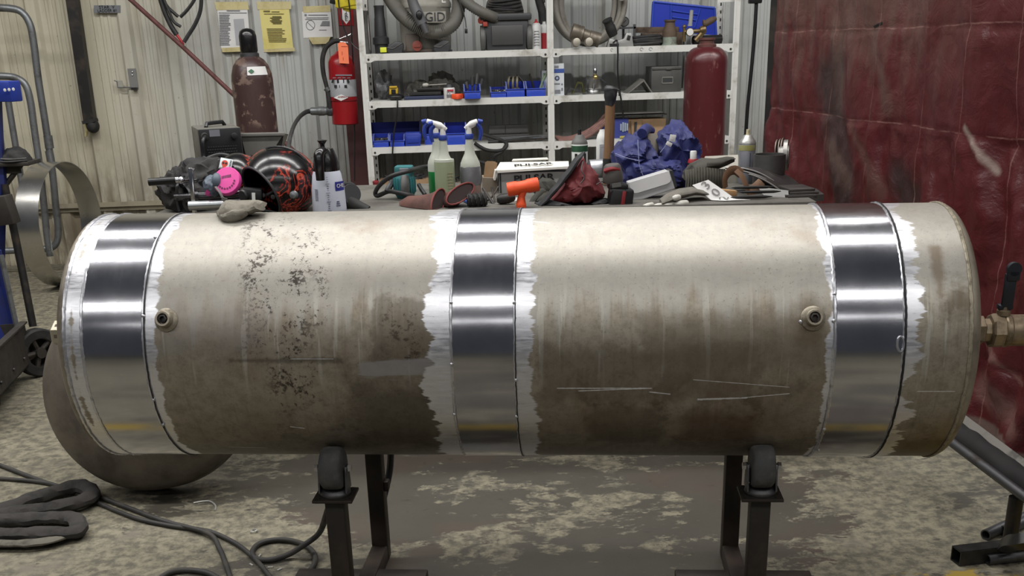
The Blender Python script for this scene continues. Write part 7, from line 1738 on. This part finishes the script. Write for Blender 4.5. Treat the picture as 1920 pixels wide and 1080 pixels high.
o_ = Pp[8].copy(); o_.z = 0; b = MB(); b.tube([p - o_ for p in Pp], .0085, 10, sub=7); solo('floor_cable', 'black cable looped on the floor, rising to the left stand', 'cable', b, m_fc, tuple(o_), G)
m_slv = M('black_cloth_sleeve', (50, 47, 44), .9, 0, (32, 31, 30), .5, 16, .5, 60)
G = 'padded black sleeves lying in loops on the floor'
fc('padded_sleeve', 'padded black sleeve in a long loop, the upper of two at left', [(-40, 968), (20, 950), (70, 932), (115, 918), (150, 911), (172, 922), (160, 938), (110, 950), (50, 960), (-40, 972)], .030, m_slv, G, 'sleeve', 7, .75, .006)
fc('padded_sleeve', 'padded black sleeve in a flatter loop, the lower of two at left', [(-40, 978), (40, 975), (90, 971), (132, 972), (148, 984), (138, 998), (90, 1000), (40, 1002), (-40, 1004)], .028, m_slv, G, 'sleeve', 7, .75, .005)
fc('padded_sleeve', 'dusty grey strip of flattened sleeve beneath the lower loop', [(-40, 1018), (40, 1019), (90, 1014), (128, 1004)], .022, M('dusty_sleeve', (96, 92, 82), .9, 0, (62, 58, 52), .5, 20), G, 'sleeve', 6, .4, .004)
# scraps
m_wire = M('pale_wire', (196, 196, 190), .4, .6)
fc('wire_scrap', 'bent piece of pale wire lying on the floor behind the cables', [(363, 943), (380, 940), (394, 940), (404, 948), (403, 957)], .003, m_wire, None, 'wire', 3)
G = 'small metal shavings on the floor by the looped cable'
for i, (x, y, l) in enumerate(((476, 997, 'curled metal shaving highest above the looped cable'), (487, 1041, 'straight bright shaving inside the cable loop'), (471, 1058, 'bent shaving just below the cable loop'), (507, 1063, 'dull flat shaving under the cable loop'), (524, 1067, 'shaving farthest right under the cable loop'))):
    c = atZ(x, y, .003); b = MB()
    if i == 0: b.tube([Vector((.010 * math.cos(a), .008 * math.sin(a), .003 + .004 * a / 6)) for a in [j * .5 for j in range(18)]], .0018, 5)
    else: b.box((0, 0, .002), (.016, .005, .003), RZ(30 + 50 * i))
    solo('metal_shaving', l, 'shaving', b, m_wire, (c.x, c.y, 0), G)
# ---------------------------------------------------------------- offcuts on the floor at right
def fpipe(label, p, q, r, ri, mat):
    a, e = atZ(*p, r), atZ(*q, r); o_ = a.copy(); o_.z = 0
    b = MB(); b.pipe([a - o_, (a + e) / 2 - o_, e - o_], r, ri, 24); return solo('steel_pipe', label, 'pipe', b, mat, tuple(o_), 'grey steel pipes on the floor at right')
fpipe('grey pipe on the floor reaching under the curtain rail, its end farthest left of two', (1848, 1003), (1960, 952), .0165, .0125, m_steel)
fpipe('grey pipe on the floor beside another, nearer the right edge', (1881, 996), (1990, 948), .0165, .0125, m_steel)
fpipe('grey pipe lowest on the floor in front of the black square tube', (1852, 1050), (1990, 1036), .0150, .0115, m_steel)
a, e = atZ(1792, 1043, .022), atZ(1900, 1030, .022); o_ = a.copy(); o_.z = 0; d = (e - a)
t = Thing('square_tube', 'black square steel tube with a welded hook lying on the floor at right', 'tube', tuple(o_))
m_bt = M('black_painted_steel', (30, 30, 30), .35, .2, (54, 50, 46), .4, 12)
b = MB(); m_ = RZ(math.degrees(math.atan2(d.y, d.x))); L = d.length + .15; W = .042
for yy, zz, sy, sz in ((-W / 2, 0, .004, W), (W / 2, 0, .004, W), (0, -W / 2, W, .004), (0, W / 2, W, .004)): b.box(m_ @ Vector((L / 2, yy, 0)) + Vector((0, 0, .023 + zz)), (L, sy, sz), m_)
t.part('tube', b, m_bt, smooth=0)
b = MB(); hp_ = [atZ(1884, 1026, .05) - o_, atZ(1896, 1018, .09) - o_, atZ(1912, 1016, .12) - o_, atZ(1945, 1010, .14) - o_]; b.tube(hp_, .024, 4, sub=4, up=(0, 1, 0)); t.part('hook', b, m_bt, smooth=30)
